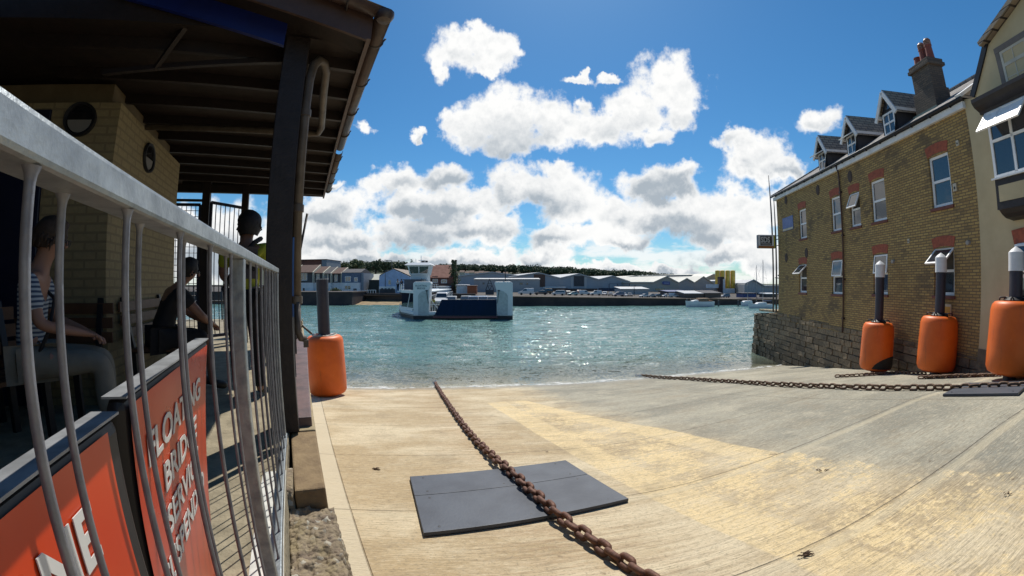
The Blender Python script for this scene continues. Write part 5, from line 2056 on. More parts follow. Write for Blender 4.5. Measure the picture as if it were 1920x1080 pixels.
HY = 420.0
mb = MB()
mb.smooth = True
cols = list(range(440, 1501, 20))
for j, (f, yy) in enumerate(((0, 250), (.55, 330), (1.0, HY), (.9, 520))):
    for px in cols:
        z = FZ(px, ridge_py(px) + 3, HY)
        mb.V.append((FX(px, HY) * yy / HY, yy, 2.2 + max(0, (z - 2.2)) * f))
n = len(cols)
for j in range(3):
    for i in range(n - 1):
        mb.face([j * n + i, j * n + i + 1, (j + 1) * n + i + 1, (j + 1) * n + i])
single('hills', mb, pbr('hill_grass', (0.05, 0.06, 0.03), 0.9, vs=.02), kind='structure')

rn = random.Random(21)
mb = MB()
px = 600.0
while px < 1265:
    big = 7.5 if px < 760 else (5.0 if px < 960 else 5.6 - (px - 960) * .005)
    for dpt in (0, 1):
        Y = HY - dpt * 45 - rn.uniform(0, 20)
        s = big * rn.uniform(.7, 1.35) * (Y / HY)
        x = FX(px + rn.uniform(-4, 4), Y)
        zb = FZ(px, ridge_py(px) + 1.0 + dpt * 3.0, Y)
        for q in range(4):
            leaf_cloud(mb, (x + rn.uniform(-s, s) * .6, Y + rn.uniform(-2, 2), zb + rn.uniform(.0, .35) * s), (s * rn.uniform(.5, .85), s * .6, s * rn.uniform(.35, .62)), 95, .55, rn)
    px += rn.uniform(2.5, 7.5)
single('woods', mb, leaf_m, label='dark green wood along the ridge beyond the warehouses', cat='wood', kind='stuff')


def tree(label, px, top, bot, wpx, Y, leaf, seed, lone=False):
    rn = random.Random(seed)
    x, zt, zb = FX(px, Y), FZ(px, top, Y), FZ(px, bot, Y)
    w = abs(FX(px + wpx / 2, Y) - FX(px - wpx / 2, Y)) / 2
    h = zt - zb
    t = T('tree', label, 'tree', WORLD, (x, Y, zb), 'trees rising over the far bank')
    k_ = MB()
    tr = w * .09
    k_.tube([(x, Y, zb - 1.5), (x + w * .05, Y, zb + h * .35), (x - w * .04, Y, zb + h * .7)], [tr * 1.4, tr, tr * .4], 7)
    for i in range(5):
        a = rn.uniform(0, 6.28)
        k_.tube([(x, Y, zb + h * (.3 + .07 * i)), (x + math.cos(a) * w * .6, Y + math.sin(a) * w * .5, zb + h * (.55 + .07 * i))], [tr * .6, tr * .2], 5)
    t.part('trunk', k_, trunk_m)
    c = MB()
    for i in range(16 if not lone else 8):
        a, q = rn.uniform(0, 6.28), rn.uniform(.0, .75)
        zz = rn.uniform(.22 if not lone else .55, .88)
        rr = w * q * (1.1 - .55 * abs(zz - .5))
        s = w * rn.uniform(.28, .5)
        leaf_cloud(c, (x + math.cos(a) * rr, Y + math.sin(a) * rr * .8, zb + h * zz), (s, s, s * .62 if not lone else s * .5), 120, w * .07, rn)
    t.part('crown', c, leaf)
    return t


tree('broad dark tree just right of the rust-brown block', 624, 490, 512, 26, 210, leaf_m, 31)
tree('olive-green tree with bushy top behind the slate-blue house', 646, 487.5, 512, 24, 215, leaf_l, 32)
tree('tall rounded tree, highest over the slate-blue house', 671, 485.5, 513, 30, 225, leaf_l, 33)
tree('wide near-black tree behind the cream flat-roofed hall', 704, 488.5, 514, 28, 200, leaf_m, 34)
tree('dark tree close to the boathouse gable', 724, 489.5, 513, 22, 205, leaf_m, 35)
tree('small light green tree over the cream flat-roofed hall', 690, 507, 516, 16, 130, leaf_l, 36)
tree('dark tree just behind the ferry wheelhouse mast', 776, 492, 512, 26, 215, leaf_m, 37)
tree('lone long-stemmed tree standing above the ridge over the wheelhouse', 771, 483.5, 503, 7, 330, leaf_m, 38, True)
tree('lone spreading tree on the ridge above the cream flat-roofed hall', 712, 484, 500, 9, 340, leaf_m, 39, True)
tree('umbrella-shaped tree on the ridge right of the ivy chimney', 869, 493.5, 507, 8, 340, leaf_m, 40, True)
tree('low bushy tree beside the ivy chimney', 886, 498.5, 508, 20, 330, leaf_m, 41)

# small hillside houses in front of the wood
rn = random.Random(8)
for i, (px, py) in enumerate(((866, 511), (875, 512.5), (884, 511.5), (893, 513), (902, 512), (911, 513), (922, 513.5), (934, 513), (948, 514))):
    Y = 300 + rn.uniform(-10, 20)
    x, z = FX(px, Y), FZ(px, py, Y)
    t = T('hillside_house', 'tiny pale hillside house under the wood beyond the grey warehouse', 'house', WORLD, (x, Y, z - 2), 'tiny houses on the hillside under the wood')
    m_ = MB(); m_.box(x - 1.6, x + 1.6, Y, Y + 5, z - 3, z + .2)
    t.part('wall', m_, clad_white if i % 2 else beige)
    m_ = MB(); m_.prism([(Y - .3, z + .2), (Y + 2.5, z + 1.7), (Y + 5.3, z + .2)], 'x', x - 1.8, x + 1.8)
    t.part('roof', m_, tile_brown)

# ------------------------------------------------------------------ warehouses
shed_wall = pbr('grey_blue_cladding', (0.36, 0.39, 0.43), 0.7, vs=.15, var=.12)
shed_wall2 = pbr('grey_cladding', (0.40, 0.405, 0.41), 0.7, vs=.15, var=.12)
shed_beige = pbr('putty_cladding', (0.44, 0.42, 0.375), 0.7, vs=.15, var=.12)
shed_roof = pbr('pale_sheet_roof', (0.48, 0.48, 0.48), 0.5, vs=.3, var=.12)
shed_roof_b = pbr('tan_sheet_roof_large', (0.55, 0.53, 0.46), 0.55, vs=.3, var=.1)
brown_panel = pbr('brown_panel', (0.12, 0.065, 0.05), 0.7)


def warehouse(label, Y, prof, base_py, depth, wall, roof, skew=0.0, extra=None, roof_th=.35):
    """gabled shed: prof = gable outline in photo pixels left to right, extruded away from the river"""
    pts = [(FX(a, Y), FZ(a, b, Y)) for a, b in prof]
    t = T('warehouse', label, 'warehouse', WORLD, ((pts[0][0] + pts[-1][0]) / 2, Y, GZ), 'grey warehouses on the far quay')
    m_ = MB()
    front = [(pts[0][0], GZ - .3)] + pts + [(pts[-1][0], GZ - .3)]
    n_ = len(front)
    m_.V += [(x, Y, z) for x, z in front] + [(x + skew * depth, Y + depth, z) for x, z in front]
    m_.face(list(range(n_)))
    m_.face(list(reversed(range(n_, 2 * n_))))
    for i in range(n_):
        j = (i + 1) % n_
        m_.face([i, i + n_, j + n_, j])
    t.part('wall', m_, wall)
    m_ = MB()
    for (x, z), (x2, z2) in zip(pts, pts[1:]):
        q = [(x, Y - .5, z + .04), (x2, Y - .5, z2 + .04), (x2 + skew * depth, Y + depth + .3, z2 + .04), (x + skew * depth, Y + depth + .3, z + .04)]
        m_.hexa([(a, b, c) for a, b, c in q] + [(a, b, c + roof_th) for a, b, c in q])
    t.part('roof', m_, roof)
    for (a, b, c, d, name, mat_) in (extra or []):
        m_ = MB()
        m_.box(FX(a, Y), FX(b, Y), Y - .12, Y - .003, FZ((a + b) / 2, d, Y), FZ((a + b) / 2, c, Y))
        t.part(name, m_, mat_)
    return t


warehouse('wide grey warehouse with shallow gable behind the ferry', 150, [(858, 519), (923, 511.5), (978, 519)], 550, 40, shed_wall, shed_roof, .1)
warehouse('gabled warehouse with a brown central panel', 146, [(955, 521), (1010, 512.5), (1050, 522.5)], 550, 45, shed_wall, shed_roof, -.25, [(1001, 1022, 514.5, 538, 'panel', brown_panel), (1018, 1061, 537.5, 540, 'canopy', white_paint), (1022, 1064, 540.2, 550, 'base', brown_panel)])
warehouse('gabled warehouse with a tall dark doorway under its peak', 149, [(1050, 522.5), (1085, 514.5), (1122, 525)], 550, 45, shed_wall, shed_roof, -.25,
          [(1076, 1095, 517.5, 536.5, 'doorway', clad_dark), (1070.5, 1074.5, 519, 541, 'pilaster', shed_roof), (1095.8, 1100, 519, 541, 'pilaster', shed_roof), (1060, 1120, 541, 550, 'base', brown_panel)])
warehouse('plain blue-grey gabled warehouse behind the pipe racks', 152, [(1119, 526), (1148, 518.5), (1181, 529)], 550, 45, shed_wall, shed_roof, -.25, [(1122, 1182, 540, 549, 'base', pbr('dark_base', (0.07, 0.08, 0.12), .8))])
warehouse('low far warehouse with rooflights between the gables', 190, [(1155, 524), (1190, 518), (1225, 525)], 550, 40, shed_wall, shed_roof_b, -.1)
warehouse('largest pale gabled warehouse with the blue sign', 147, [(1180, 530.5), (1224, 530.5), (1249.5, 519.3), (1272, 531)], 551, 50, shed_beige, shed_roof_b, -.3,
          [(1229, 1245, 541, 544, 'window', dark_glass), (1234, 1244, 545.5, 547.5, 'window', dark_glass)])
warehouse('narrow saw-tooth warehouse gable right of the blue sign', 148, [(1272.3, 531), (1287, 523), (1301, 531)], 551, 50, shed_wall2, shed_roof_b, -.3)
warehouse('second saw-tooth gable next to the yellow silos', 149, [(1301.3, 531), (1318.5, 519.5), (1340, 534)], 551, 50, shed_wall2, shed_roof_b, -.3)
warehouse('tall far gable just left of the yellow silos', 185, [(1318, 524), (1338, 514.5), (1352, 524)], 551, 45, pbr('tan_gable', (0.50, 0.37, 0.25), .7), shed_roof_b, -.45)
warehouse('small grey gable right of the yellow silos', 160, [(1376, 528), (1381, 532), (1392, 525.8), (1401, 530)], 551, 30, shed_wall2, shed_roof, -.2)
warehouse('grey shed with long pale roof behind the sailing boats', 120, [(1396, 533), (1412, 525.8), (1432, 537.5), (1470, 537.5)], 560, 40, shed_wall2, shed_roof, .35)

# blue sign with a wedge shape
Y = 146.7
t = T('warehouse_sign', 'blue sign with pale lettering on the largest warehouse gable', 'sign', WORLD, (FX(1248, Y), Y, FZ(1248, 530, Y)))
mb = MB()
pp = [(1243, 527.5), (1256, 528), (1256, 534), (1243.5, 533.6), (1241, 530.7)]
mb.prism([(FX(a, Y), FZ(a, b, Y)) for a, b in pp], 'y', Y - .15, Y)
t.part('board', mb, pbr('sign_violet_blue', (0.09, 0.12, 0.34), .5))
mb = MB()
for a in range(5):
    mb.box(FX(1245.4 + a * 1.9, Y), FX(1246.6 + a * 1.9, Y), Y - .19, Y - .152, FZ(1250, 532, Y), FZ(1250, 529.8, Y))
t.part('lettering', mb, pbr('sign_pale', (0.4, 0.45, 0.6), .5))

# roof vents along the long ridge
for i in range(13):
    Y = 200
    px = 1205 + i * 9.4
    mb = MB()
    x, z = FX(px, Y), FZ(px, 518.2, Y)
    mb.lathe([(.5, z - .6), (.5, z), (.85, z + .15), (.8, z + .5), (.3, z + .72), (.001, z + .74)], 10, (x, Y, 0))
    single('roof_ventilator', mb, pbr('ventilator_grey', (0.16, 0.19, 0.2), .5, .3), WORLD, (x, Y, z), 'one of the round grey ventilators along the pale warehouse ridge', 'ventilator', 'ventilators along the warehouse ridge')
warehouse('long pale roof carrying the row of ventilators', 196, [(1196, 524), (1200, 518), (1330, 516), (1345, 524)], 551, 12, shed_wall2, shed_roof_b, 0)


def low_shed(label, a, b, top, Y, depth, wall, roof, slope=.4, cat='shed'):
    x0, x1, z = FX(a, Y), FX(b, Y), FZ((a + b) / 2, top, Y)
    t = T('low_shed', label, cat, WORLD, ((x0 + x1) / 2, Y, GZ))
    m_ = MB(); m_.box(x0, x1, Y, Y + depth, GZ - .3, z)
    t.part('wall', m_, wall)
    m_ = MB()
    m_.hexa([(x0 - .2, Y - .3, z + .003), (x1 + .2, Y - .3, z + .003), (x1 + .2, Y + depth, z + slope), (x0 - .2, Y + depth, z + slope),
             (x0 - .2, Y - .3, z + .15), (x1 + .2, Y - .3, z + .15), (x1 + .2, Y + depth, z + slope + .15), (x0 - .2, Y + depth, z + slope + .15)])
    t.part('roof', m_, roof)
    return t


s_ = low_shed('grey flat-roofed annexe with small windows right of the ferry', 889, 1012, 524, 122, 9, shed_wall2, shed_roof)
wins_on(s_, None, 122, [(974.5, 977, 530, 533.5), (977.5, 980, 530, 533.5), (987, 990, 530.5, 533.5), (905, 908.5, 530, 533)], clad_dark, dark_glass)
low_shed('small low shed with pale pitched roof in the car park', 1164, 1216, 542.5, 112, 7, shed_wall2, shed_roof, .55)
low_shed('flat blue-roofed store below the saw-tooth gables', 1252, 1291, 547.5, 108, 6, clad_dark, pbr('dull_blue_roof', (.05, .07, .2), .5), .3)
low_shed('brown-grey low shed on the quay left of the silos', 1284, 1322, 551, 86.5, 5, pbr('mud_cladding', (0.14, 0.11, 0.09), .8), shed_roof, .5)
low_shed('second brown-grey low shed nearest the silos', 1322.5, 1352, 550.5, 86, 5, pbr('mud_cladding', (0.14, 0.11, 0.09), .8), tile_grey, .5)
low_shed('white shop unit between the silos and grey shed', 1379, 1397, 536, 140, 8, clad_white, tile_grey, .3)
low_shed('blue container store behind the moored sailing boats', 1393, 1419, 550.5, 86, 3, pbr('container_blue', (0.02, 0.06, 0.22), .5), tile_grey, .05, 'container')
low_shed('dark open boat shelter beside the house corner', 1437, 1458, 551.5, 85, 3, clad_dark, white_paint, .1)
low_shed('white site cabin on the quay behind the ferry cars', 819, 840, 538, 100, 4, clad_white, white_paint, .05, 'cabin')
low_shed('white container beside the orange container', 856, 877, 535, 101, 4, clad_white, white_paint, .05, 'container')
low_shed('orange shipping container behind the ferry ramp', 876, 893, 536.5, 98, 3, pbr('container_orange', (0.42, 0.11, 0.04), .6), brown_panel, .05, 'container')

# yellow silos
silo_m = pbr('yellow_silo', (0.80, 0.52, 0.07), .5, vs=.6, var=.15)
Y = 135
for i, (a, b, lab, bot) in enumerate(((1341, 1349.4, 'yellow silo, leftmost of four', 537), (1350, 1358.6, 'yellow silo second from left, dark hoist in front', 537), (1360, 1368.4, 'yellow silo third from left over the white hopper', 541), (1369.6, 1378, 'yellow silo, rightmost of four', 541))):
    x0, x1 = FX(a, Y), FX(b, Y)
    r_, zt, zb = (x1 - x0) / 2 * .93, FZ(a, 508.6, Y), FZ(a, bot, Y)
    t = T('silo', lab, 'silo', WORLD, ((x0 + x1) / 2, Y, GZ), 'yellow silos')
    mb = MB(); mb.lathe([(r_ * .3, zb - 1.2), (r_, zb), (r_, zt), (r_ * .9, zt + .25), (.01, zt + .4)], 20, ((x0 + x1) / 2, Y, 0))
    t.part('tank', mb, silo_m)
    mb = MB()
    for sx, sy in ((-1, -1), (1, -1), (1, 1), (-1, 1)):
        x, y_ = (x0 + x1) / 2 + sx * r_ * .72, Y + sy * r_ * .72
        mb.box(x - .12, x + .12, y_ - .12, y_ + .12, GZ - .3, zb + .1)
    t.parts('leg', mb, clad_dark)
    mb = MB(); mb.tube([((x0 + x1) / 2 + r_ * .75, Y - r_ * .75, zb), ((x0 + x1) / 2 + r_ * .75, Y - r_ * .75, zt + .5)], .07, 6)
    t.part('pipe', mb, white_paint)
t = T('hopper_house', 'white hopper house with dark hoist tower under the yellow silos', 'building', WORLD, (FX(1362, 132), 132, GZ))
mb = MB(); mb.box(FX(1354.6, 131), FX(1378, 131), 131, 133.6, GZ - .3, FZ(1366, 541, 131)); mb.box(FX(1354.6, 131), FX(1359.5, 131), 130.9, 133, FZ(1366, 541, 131) + .003, FZ(1357, 523, 131)); mb.box(FX(1331, 131), FX(1348, 131), 131.2, 134, FZ(1340, 540, 131), FZ(1340, 533, 131))
t.part('wall', mb, clad_white)
mb = MB(); mb.box(FX(1349.2, 131), FX(1354.4, 131), 130.6, 132.5, GZ - .3, FZ(1352, 523, 131)); mb.box(FX(1349.2, 131), FX(1356.5, 131), 130.5, 132.5, FZ(1352, 523, 131) + .003, FZ(1352, 519, 131))
t.part('hoist', mb, pbr('hoist_brown', (0.07, 0.04, 0.035), .7))

# pipe gantry, lamp posts, marks
def post_thing(name, label, cat, px, py0, py1, Y, r_=.09, arm=0, group=None):
    x, z1, z0 = FX(px, Y), FZ(px, py0, Y), FZ(px, py1, Y)
    t = T(name, label, cat, WORLD, (x, Y, z0), group)
    m_ = MB(); m_.tube([(x, Y, z0 - .4), (x, Y, z1)], [r_ * 1.3, r_ * .8], 7)
    t.part('pole', m_, pbr('dark_pole', (0.05, 0.055, 0.065), .5))
    if arm:
        m_ = MB(); m_.bar((x, Y, z1), (x + arm, Y, z1 + .05), .12, .10); m_.box(x + arm * .9 - .25, x + arm * .9 + .25, Y - .12, Y + .12, z1 - .08, z1 + .03)
        t.part('lamp', m_, pbr('dark_pole', (0.05, 0.055, 0.065), .5))
    return t


post_thing('street_lamp', 'tall thin street lamp above the pale blue boathouse', 'street lamp', 734.8, 488.5, 548, 110, .09, -1.6)
post_thing('street_lamp', 'black lamp post in front of the pale blue boathouse', 'street lamp', 722.3, 507, 534, 94, .07, .35)
post_thing('street_lamp', 'dark pole in the car park before the low shed', 'street lamp', 1189, 535, 557, 102, .08, .3)
mb = MB()
for a in (1142, 1158, 1180):
    mb.box(FX(a, 130) - .1, FX(a, 130) + .1, 129.9, 130.1, GZ - .3, FZ(a, 532.5, 130))
mb.box(FX(1142, 130), FX(1182, 130), 129.95, 130.1, FZ(1160, 532.5, 130), FZ(1160, 531.8, 130))
mb.box(FX(1152, 130), FX(1192, 130), 129.9, 130.2, FZ(1160, 538, 130), FZ(1160, 536.5, 130))
single('pipe_gantry', mb, pbr('gantry_navy', (0.03, 0.04, 0.08), .6), WORLD, (FX(1165, 130), 130, GZ), 'thin dark pipe gantry before the blue-grey gable', 'gantry')
t = T('lattice_buoy', 'dark triangular lattice sea mark standing on the far quay', 'sea mark', WORLD, (FX(918, 97), 97, GZ))
mb = MB()
xa, xb, xm, zt, zb = FX(910.5, 97), FX(926, 97), FX(918, 97), FZ(918, 523, 97), FZ(918, 544, 97)
for (p_, q_) in (((xa, zb), (xm, zt)), ((xb, zb), (xm, zt)), ((xa, zb), (xb, zb)), ((xa + .35, zb + 1.0), (xb - .35, zb + 1.0)), ((xa + .5, zb + 1.0), (xm, zb)), ((xb - .5, zb + 1.0), (xm, zb)), ((xm - .5, zt - 1.1), (xm + .5, zt - 1.1))):
    mb.bar((p_[0], 97, p_[1]), (q_[0], 97, q_[1]), .12, .12)
    mb.bar((p_[0], 97.6 if p_[1] < zt - .1 else 97.0, p_[1]), (q_[0], 97.6 if q_[1] < zt - .1 else 97.0, q_[1]), .12, .12)
t.part('lattice', mb, clad_dark)
mb = MB(); mb.box(xa, xb, 96.8, 97.8, GZ - .2, zb)
t.part('base', mb, clad_dark)

# ------------------------------------------------------------------ far quay walls and beach
quay_dark = pbr('weedy_quay_stone', (0.06, 0.042, 0.038), .85, vs=.35, col2=(0.03, 0.024, 0.026), bump=.4, bs=2)
quay_mid = pbr('brown_quay_stone', (0.085, 0.062, 0.052), .85, vs=.35, col2=(0.04, 0.032, 0.03), bump=.4, bs=2)
t = T('far_quay_wall', 'long dark quay wall carrying the car park across the river', 'wall', WORLD, (30, 84, 0))
mb, mc = MB(), MB()
wx = [(-9, 84.2), (0, 83.95), (20, 83.4), (40, 82.8), (60, 82.3), (110, 82)]
for (xa, ya), (xb, yb) in zip(wx, wx[1:]):
    za, zb_ = gz(xa) - .2, gz(xb) - .2
    mb.hexa([(xa, ya, -2), (xb, yb, -2), (xb, yb + 1, -2), (xa, ya + 1, -2), (xa, ya, za), (xb, yb, zb_), (xb, yb + 1, zb_), (xa, ya + 1, za)])
    mc.hexa([(xa, ya - .2, za + .003), (xb, yb - .2, zb_ + .003), (xb, yb + 1, zb_ + .003), (xa, ya + 1, za + .003), (xa, ya - .2, za + .2), (xb, yb - .2, zb_ + .2), (xb, yb + 1, zb_ + .2), (xa, ya + 1, za + .2)])
t.part('face', mb, quay_dark)
mb = mc
t.part('coping', mb, pbr('kerb_brown', (0.13, 0.09, 0.06), .85, vs=.4))
mb = MB(); mb.prism([(4, 83.72), (18, 83.32), (18, 83.3), (4, 83.66)], 'z', 1.7, 1.74)
t.part('yellow_edge', mb, pbr('yellow_line', (0.4, 0.28, 0.06), .7))
t = T('harbour_wall', 'dark projecting quay wall below the terraced houses', 'wall', WORLD, (-45, 83, 0))
xr = FX(646, 83)
mb = MB(); mb.prism([(-120, 82.5), (xr, 83), (xr + 1.2, 84.2), (xr + 1.2, 94), (-120, 94)], 'z', -2, FZ(600, 549, 83))
t.part('face', mb, quay_dark)
mb = MB(); mb.prism([(-120, 82.3), (xr, 82.8), (xr + 1.3, 84.2), (xr + 1.3, 94), (-120, 94)], 'z', FZ(600, 549, 83) + .003, FZ(600, 548, 83) + .1)
t.part('coping', mb, quay_mid)
t = T('inner_wall', 'low brown quay wall at the back of the little beach', 'wall', WORLD, (-25, 93, 0))
mb = MB(); mb.prism([(xr + 1.3, 92.5), (-8, 90), (-8, 91), (xr + 1.3, 93.5)], 'z', -1, 2.35)
t.part('face', mb, quay_mid)
mb = MB()
cols = 24
for j in range(7):
    for i in range(cols + 1):
        x = xr + 1.1 + (-7.5 - xr - 1.1) * i / cols
        y_ = 84 + j * 1.4
        mb.V.append((x, y_, -.25 + .17 * j + .12 * noise.noise(Vector((x * .5, y_ * .8, 0)))))
for j in range(6):
    for i in range(cols):
        q = j * (cols + 1) + i
        mb.smooth = True
        mb.face([q, q + 1, q + cols + 2, q + cols + 1])
single('beach', mb, pbr('sandy_shingle', (0.33, 0.235, 0.12), .9, vs=.8, col2=(0.19, 0.14, 0.08), bump=.4, bs=3), kind='structure')
t = T('white_railing', 'white post-and-rail fence along the quay before the blue-grey house', 'fence', WORLD, (FX(670, 93), 93, 2.3))
mb = MB()
for z in (2.55, 2.95):
    mb.box(FX(642, 93), FX(688, 93), 92.95, 93.05, z, z + .09)
mb.box(FX(688, 93), FX(705, 93), 92.95, 93.05, 3.0, 3.12)
t.part('rail', mb, white_paint)
mb = MB()
for i in range(14):
    x = FX(642 + i * 4.8, 93)
    mb.box(x - .05, x + .05, 92.93, 93.07, 2.2, 3.05)
t.parts('post', mb, white_paint)
rn = random.Random(4)
mb = MB()
for i in range(7):
    leaf_cloud(mb, (FX(622 + i * 2.4, 93), 93, FZ(625, 545.5 - (2 if i in (2, 3) else 0), 93)), (.55, .5, .55), 60, .13, rn)
single('bush', mb, leaf_l, WORLD, (FX(629, 93), 93, 2.4), 'yellow-green bush on the quay by the terraced houses', 'bush')
for px, lab in ((1347.5, 'wooden mooring post behind the launch stern'), (1384.5, 'leaning mooring post before the blue container'), (1288, 'dark mooring post at the bow of the launch'), (1418.5, 'thin pale mooring post among the sailing boats')):
    Y = 78
    x = FX(px, Y)
    mb = MB(); mb.lathe([(.17, -1), (.15, FZ(px, 563 if px > 1300 else 560, Y)), (.001, FZ(px, 562.6 if px > 1300 else 559.6, Y))], 9, (x, Y, 0))
    single('mooring_post', mb, clad_dark, WORLD, (x, Y, 0), lab, 'post', 'mooring posts off the far quay')

# ------------------------------------------------------------------ cars
tyre_m = pbr('tyre', (0.012, 0.012, 0.012), .8)
car_glass = glass('car_glass', (0.015, 0.018, 0.022))
PAINTS = {}


def paint(name, col):
    return pbr('car_paint_' + name, col, .28, .0, var=.04, coat=.8)


def car_meshes(kind):
    """profiles (length along x) turned into a body with bevelled sides, glasshouse, wheels, lamps"""
    if kind == 'van':
        low = [(-2.2, .35), (2.15, .35), (2.2, .75), (1.55, 1.02), (1.0, 1.15), (-2.2, 1.15)]
        up = [(1.05, 1.14), (.55, 1.75), (.2, 1.86), (-2.15, 1.86), (-2.2, 1.14)]
        gl = [(.95, 1.2), (.52, 1.68), (-.25, 1.68), (-.25, 1.2)]
        wide = .87
    elif kind == 'mpv':
        low = [(-2.15, .35), (2.1, .35), (2.15, .75), (1.5, 1.0), (-2.15, 1.05)]
        up = [(1.45, .99), (.7, 1.62), (.2, 1.72), (-1.9, 1.70), (-2.12, 1.04)]
        gl = [(1.3, 1.05), (.68, 1.55), (-1.75, 1.56), (-1.95, 1.08)]
        wide = .86
    else:
        low = [(-1.95, .33), (1.9, .33), (1.97, .62), (1.85, .74), (.95, .90), (-1.75, .95), (-1.98, .7)]
        up = [(.95, .89), (.2, 1.36), (-.5, 1.44), (-1.2, 1.38), (-1.8, .94)]
        gl = [(.82, .93), (.2, 1.30), (-.5, 1.37), (-1.15, 1.31), (-1.6, .97)]
        wide = .82
    b = MB()
    n = len(low)
    for s in (-1, 1):
        b.V += [(x, s * wide, z) for x, z in low]
    b.face(list(range(n))); b.face(list(reversed(range(n, 2 * n))))
    for i in range(n):
        j = (i + 1) % n
        b.face([i, i + n, j + n, j])
    n0, m = len(b.V), len(up)
    for s in (-1, 1):
        b.V += [(x, s * (wide - .03 - .13 * (z - .9)), z) for x, z in up]
    b.face([n0 + i for i in range(m)]); b.face([n0 + m + i for i in reversed(range(m))])
    for i in range(m):
        j = (i + 1) % m
        b.face([n0 + i, n0 + i + m, n0 + j + m, n0 + j])
    g = MB()
    m = len(gl)
    for s in (-1, 1):
        pts = [(x, s * (wide - .03 - .13 * (z - .9) + .004), z) for x, z in gl]
        g.poly(pts if s < 0 else list(reversed(pts)))
    # windscreen and rear screen just proud of the shell
    (x0, z0), (x1, z1) = up[0], up[1]
    off = .012
    w0, w1 = wide - .12 - .13 * (z0 - .9), wide - .12 - .13 * (z1 - .9)
    a0, a1 = .12, .92
    q = lambda t_: (x0 + (x1 - x0) * t_ + off, z0 + (z1 - z0) * t_ + off)
    g.poly([(q(a0)[0], -w0, q(a0)[1]), (q(a0)[0], w0, q(a0)[1]), (q(a1)[0], w1, q(a1)[1]), (q(a1)[0], -w1, q(a1)[1])])
    w = []
    for sx in (-1, 1):
        for sy in (-1, 1):
            k_ = MB()
            k_.lathe([(.31, -.1), (.32, 0), (.31, .1)], 14, (sx * 1.25, sy * (wide - .08), .32), (0, 1, 0))
            w.append(k_.mesh('wheel', tyre_m))
    h = MB()
    fx = max(x for x, z in low)
    for s in (-1, 1):
        h.box(fx - .06, fx + .012, s * wide * .8 - .16, s * wide * .8 + .16, .62, .74)
    return b, g, w, h


CARM = {}


def car(label, kind, pnt, loc, rot, group, scale=1.0):
    if kind not in CARM:
        b, g, w, h = car_meshes(kind)
        CARM[kind] = (b.mesh('body', white_paint), g.mesh('windows', car_glass), w, [q.mesh('headlight', white_upvc) for q in h.pieces()])
    b, g, w, h = CARM[kind]
    t = T('parked_van' if kind == 'van' else 'parked_car', label, 'van' if kind == 'van' else 'car', Fr(rot, (0, 0, 0)), (0, 0, 0), group)
    t.o.location = loc
    t.o.scale = (scale,) * 3
    ob = t.mpart('body', b)
    bv = ob.modifiers.new('bevel', 'BEVEL')
    bv.width, bv.segments = .07, 2
    ob.material_slots[0].link = 'OBJECT'
    ob.material_slots[0].material = pnt
    t.mpart('windows', g)
    for q in h:
        t.mpart('headlight', q)
    for q in w:
        t.mpart('wheel', q)
    return t


P = paint
wht, sil, drk, blk = P('white', (.62, .62, .62)), P('silver', (.30, .31, .33)), P('dark_grey', (.06, .065, .075)), P('black', (.014, .014, .017))
teal, red_, prp, nvy = P('pale_teal', (.22, .42, .44)), P('maroon', (.12, .025, .025)), P('mauve', (.21, .18, .26)), P('navy', (.02, .03, .08))
GC = 'vehicles parked on the far quay'
for i, (px, pb, wpx, kind, pn, rot, lab) in enumerate((
        (986, 553, 29, 'van', wht, R(180), 'white panel van, first in the row by the ferry'), (1014, 553, 27, 'hatch', drk, R(180), 'dark grey car beside the first white van'),
        (1024, 551.5, 26, 'mpv', blk, R(175), 'tall black car behind the dark grey one'), (1047, 554, 25, 'mpv', wht, R(180), 'white people carrier below the brown-panelled gable'),
        (1064, 553, 25, 'hatch', blk, R(95), 'black car parked end-on beside the teal one'), (1074, 554, 22, 'hatch', teal, R(195), 'pale teal hatchback below the dark doorway'),
        (1085, 551.5, 24, 'hatch', red_, R(90), 'maroon car tucked behind the teal hatchback'), (1097, 553.5, 22, 'van', wht, R(0), 'white van with its rear to the teal hatchback'),
        (1117, 554, 22, 'van', wht, R(180), 'white van, last of the close row of vans'), (1134, 554, 22, 'hatch', sil, R(250), 'silver car end-on after the last close van'),
        (1145, 555, 22, 'hatch', blk, R(260), 'black car end-on next to the silver one'), (1160, 556, 22, 'mpv', prp, R(180), 'mauve people carrier near the lamp pole'),
        (1171, 556, 20, 'hatch', wht, R(270), 'white car glinting beside the mauve one'), (1181, 556, 20, 'hatch', drk, R(265), 'dark car next to the lamp pole'),
        (1207, 558, 20, 'hatch', wht, R(200), 'white hatchback under the low pitched shed'), (1220, 558, 18, 'hatch', sil, R(195), 'silver hatchback beside the white hatchback under the shed'),
        (1232, 558, 18, 'hatch', drk, R(190), 'dark hatchback between silver and white cars'), (1248, 558, 19, 'hatch', wht, R(200), 'white car beside the last quay van'),
        (1264, 558.5, 20, 'van', wht, R(0), 'white van at the end of the open row, near the brown-grey shed'), (1360, 559.5, 20, 'mpv', sil, R(185), 'silver people carrier below the white hopper house'))):
    Y = 100.0
    for _ in range(6):
        z = gz(FX(px, Y)) - .03
        Y = (H - z) * FP / (pb - 532.8)
    car(lab, kind, pn, (FX(px, Y), Y, z), rot, GC, max(.55, min(1.0, wpx * Y / FP / 4.3)))


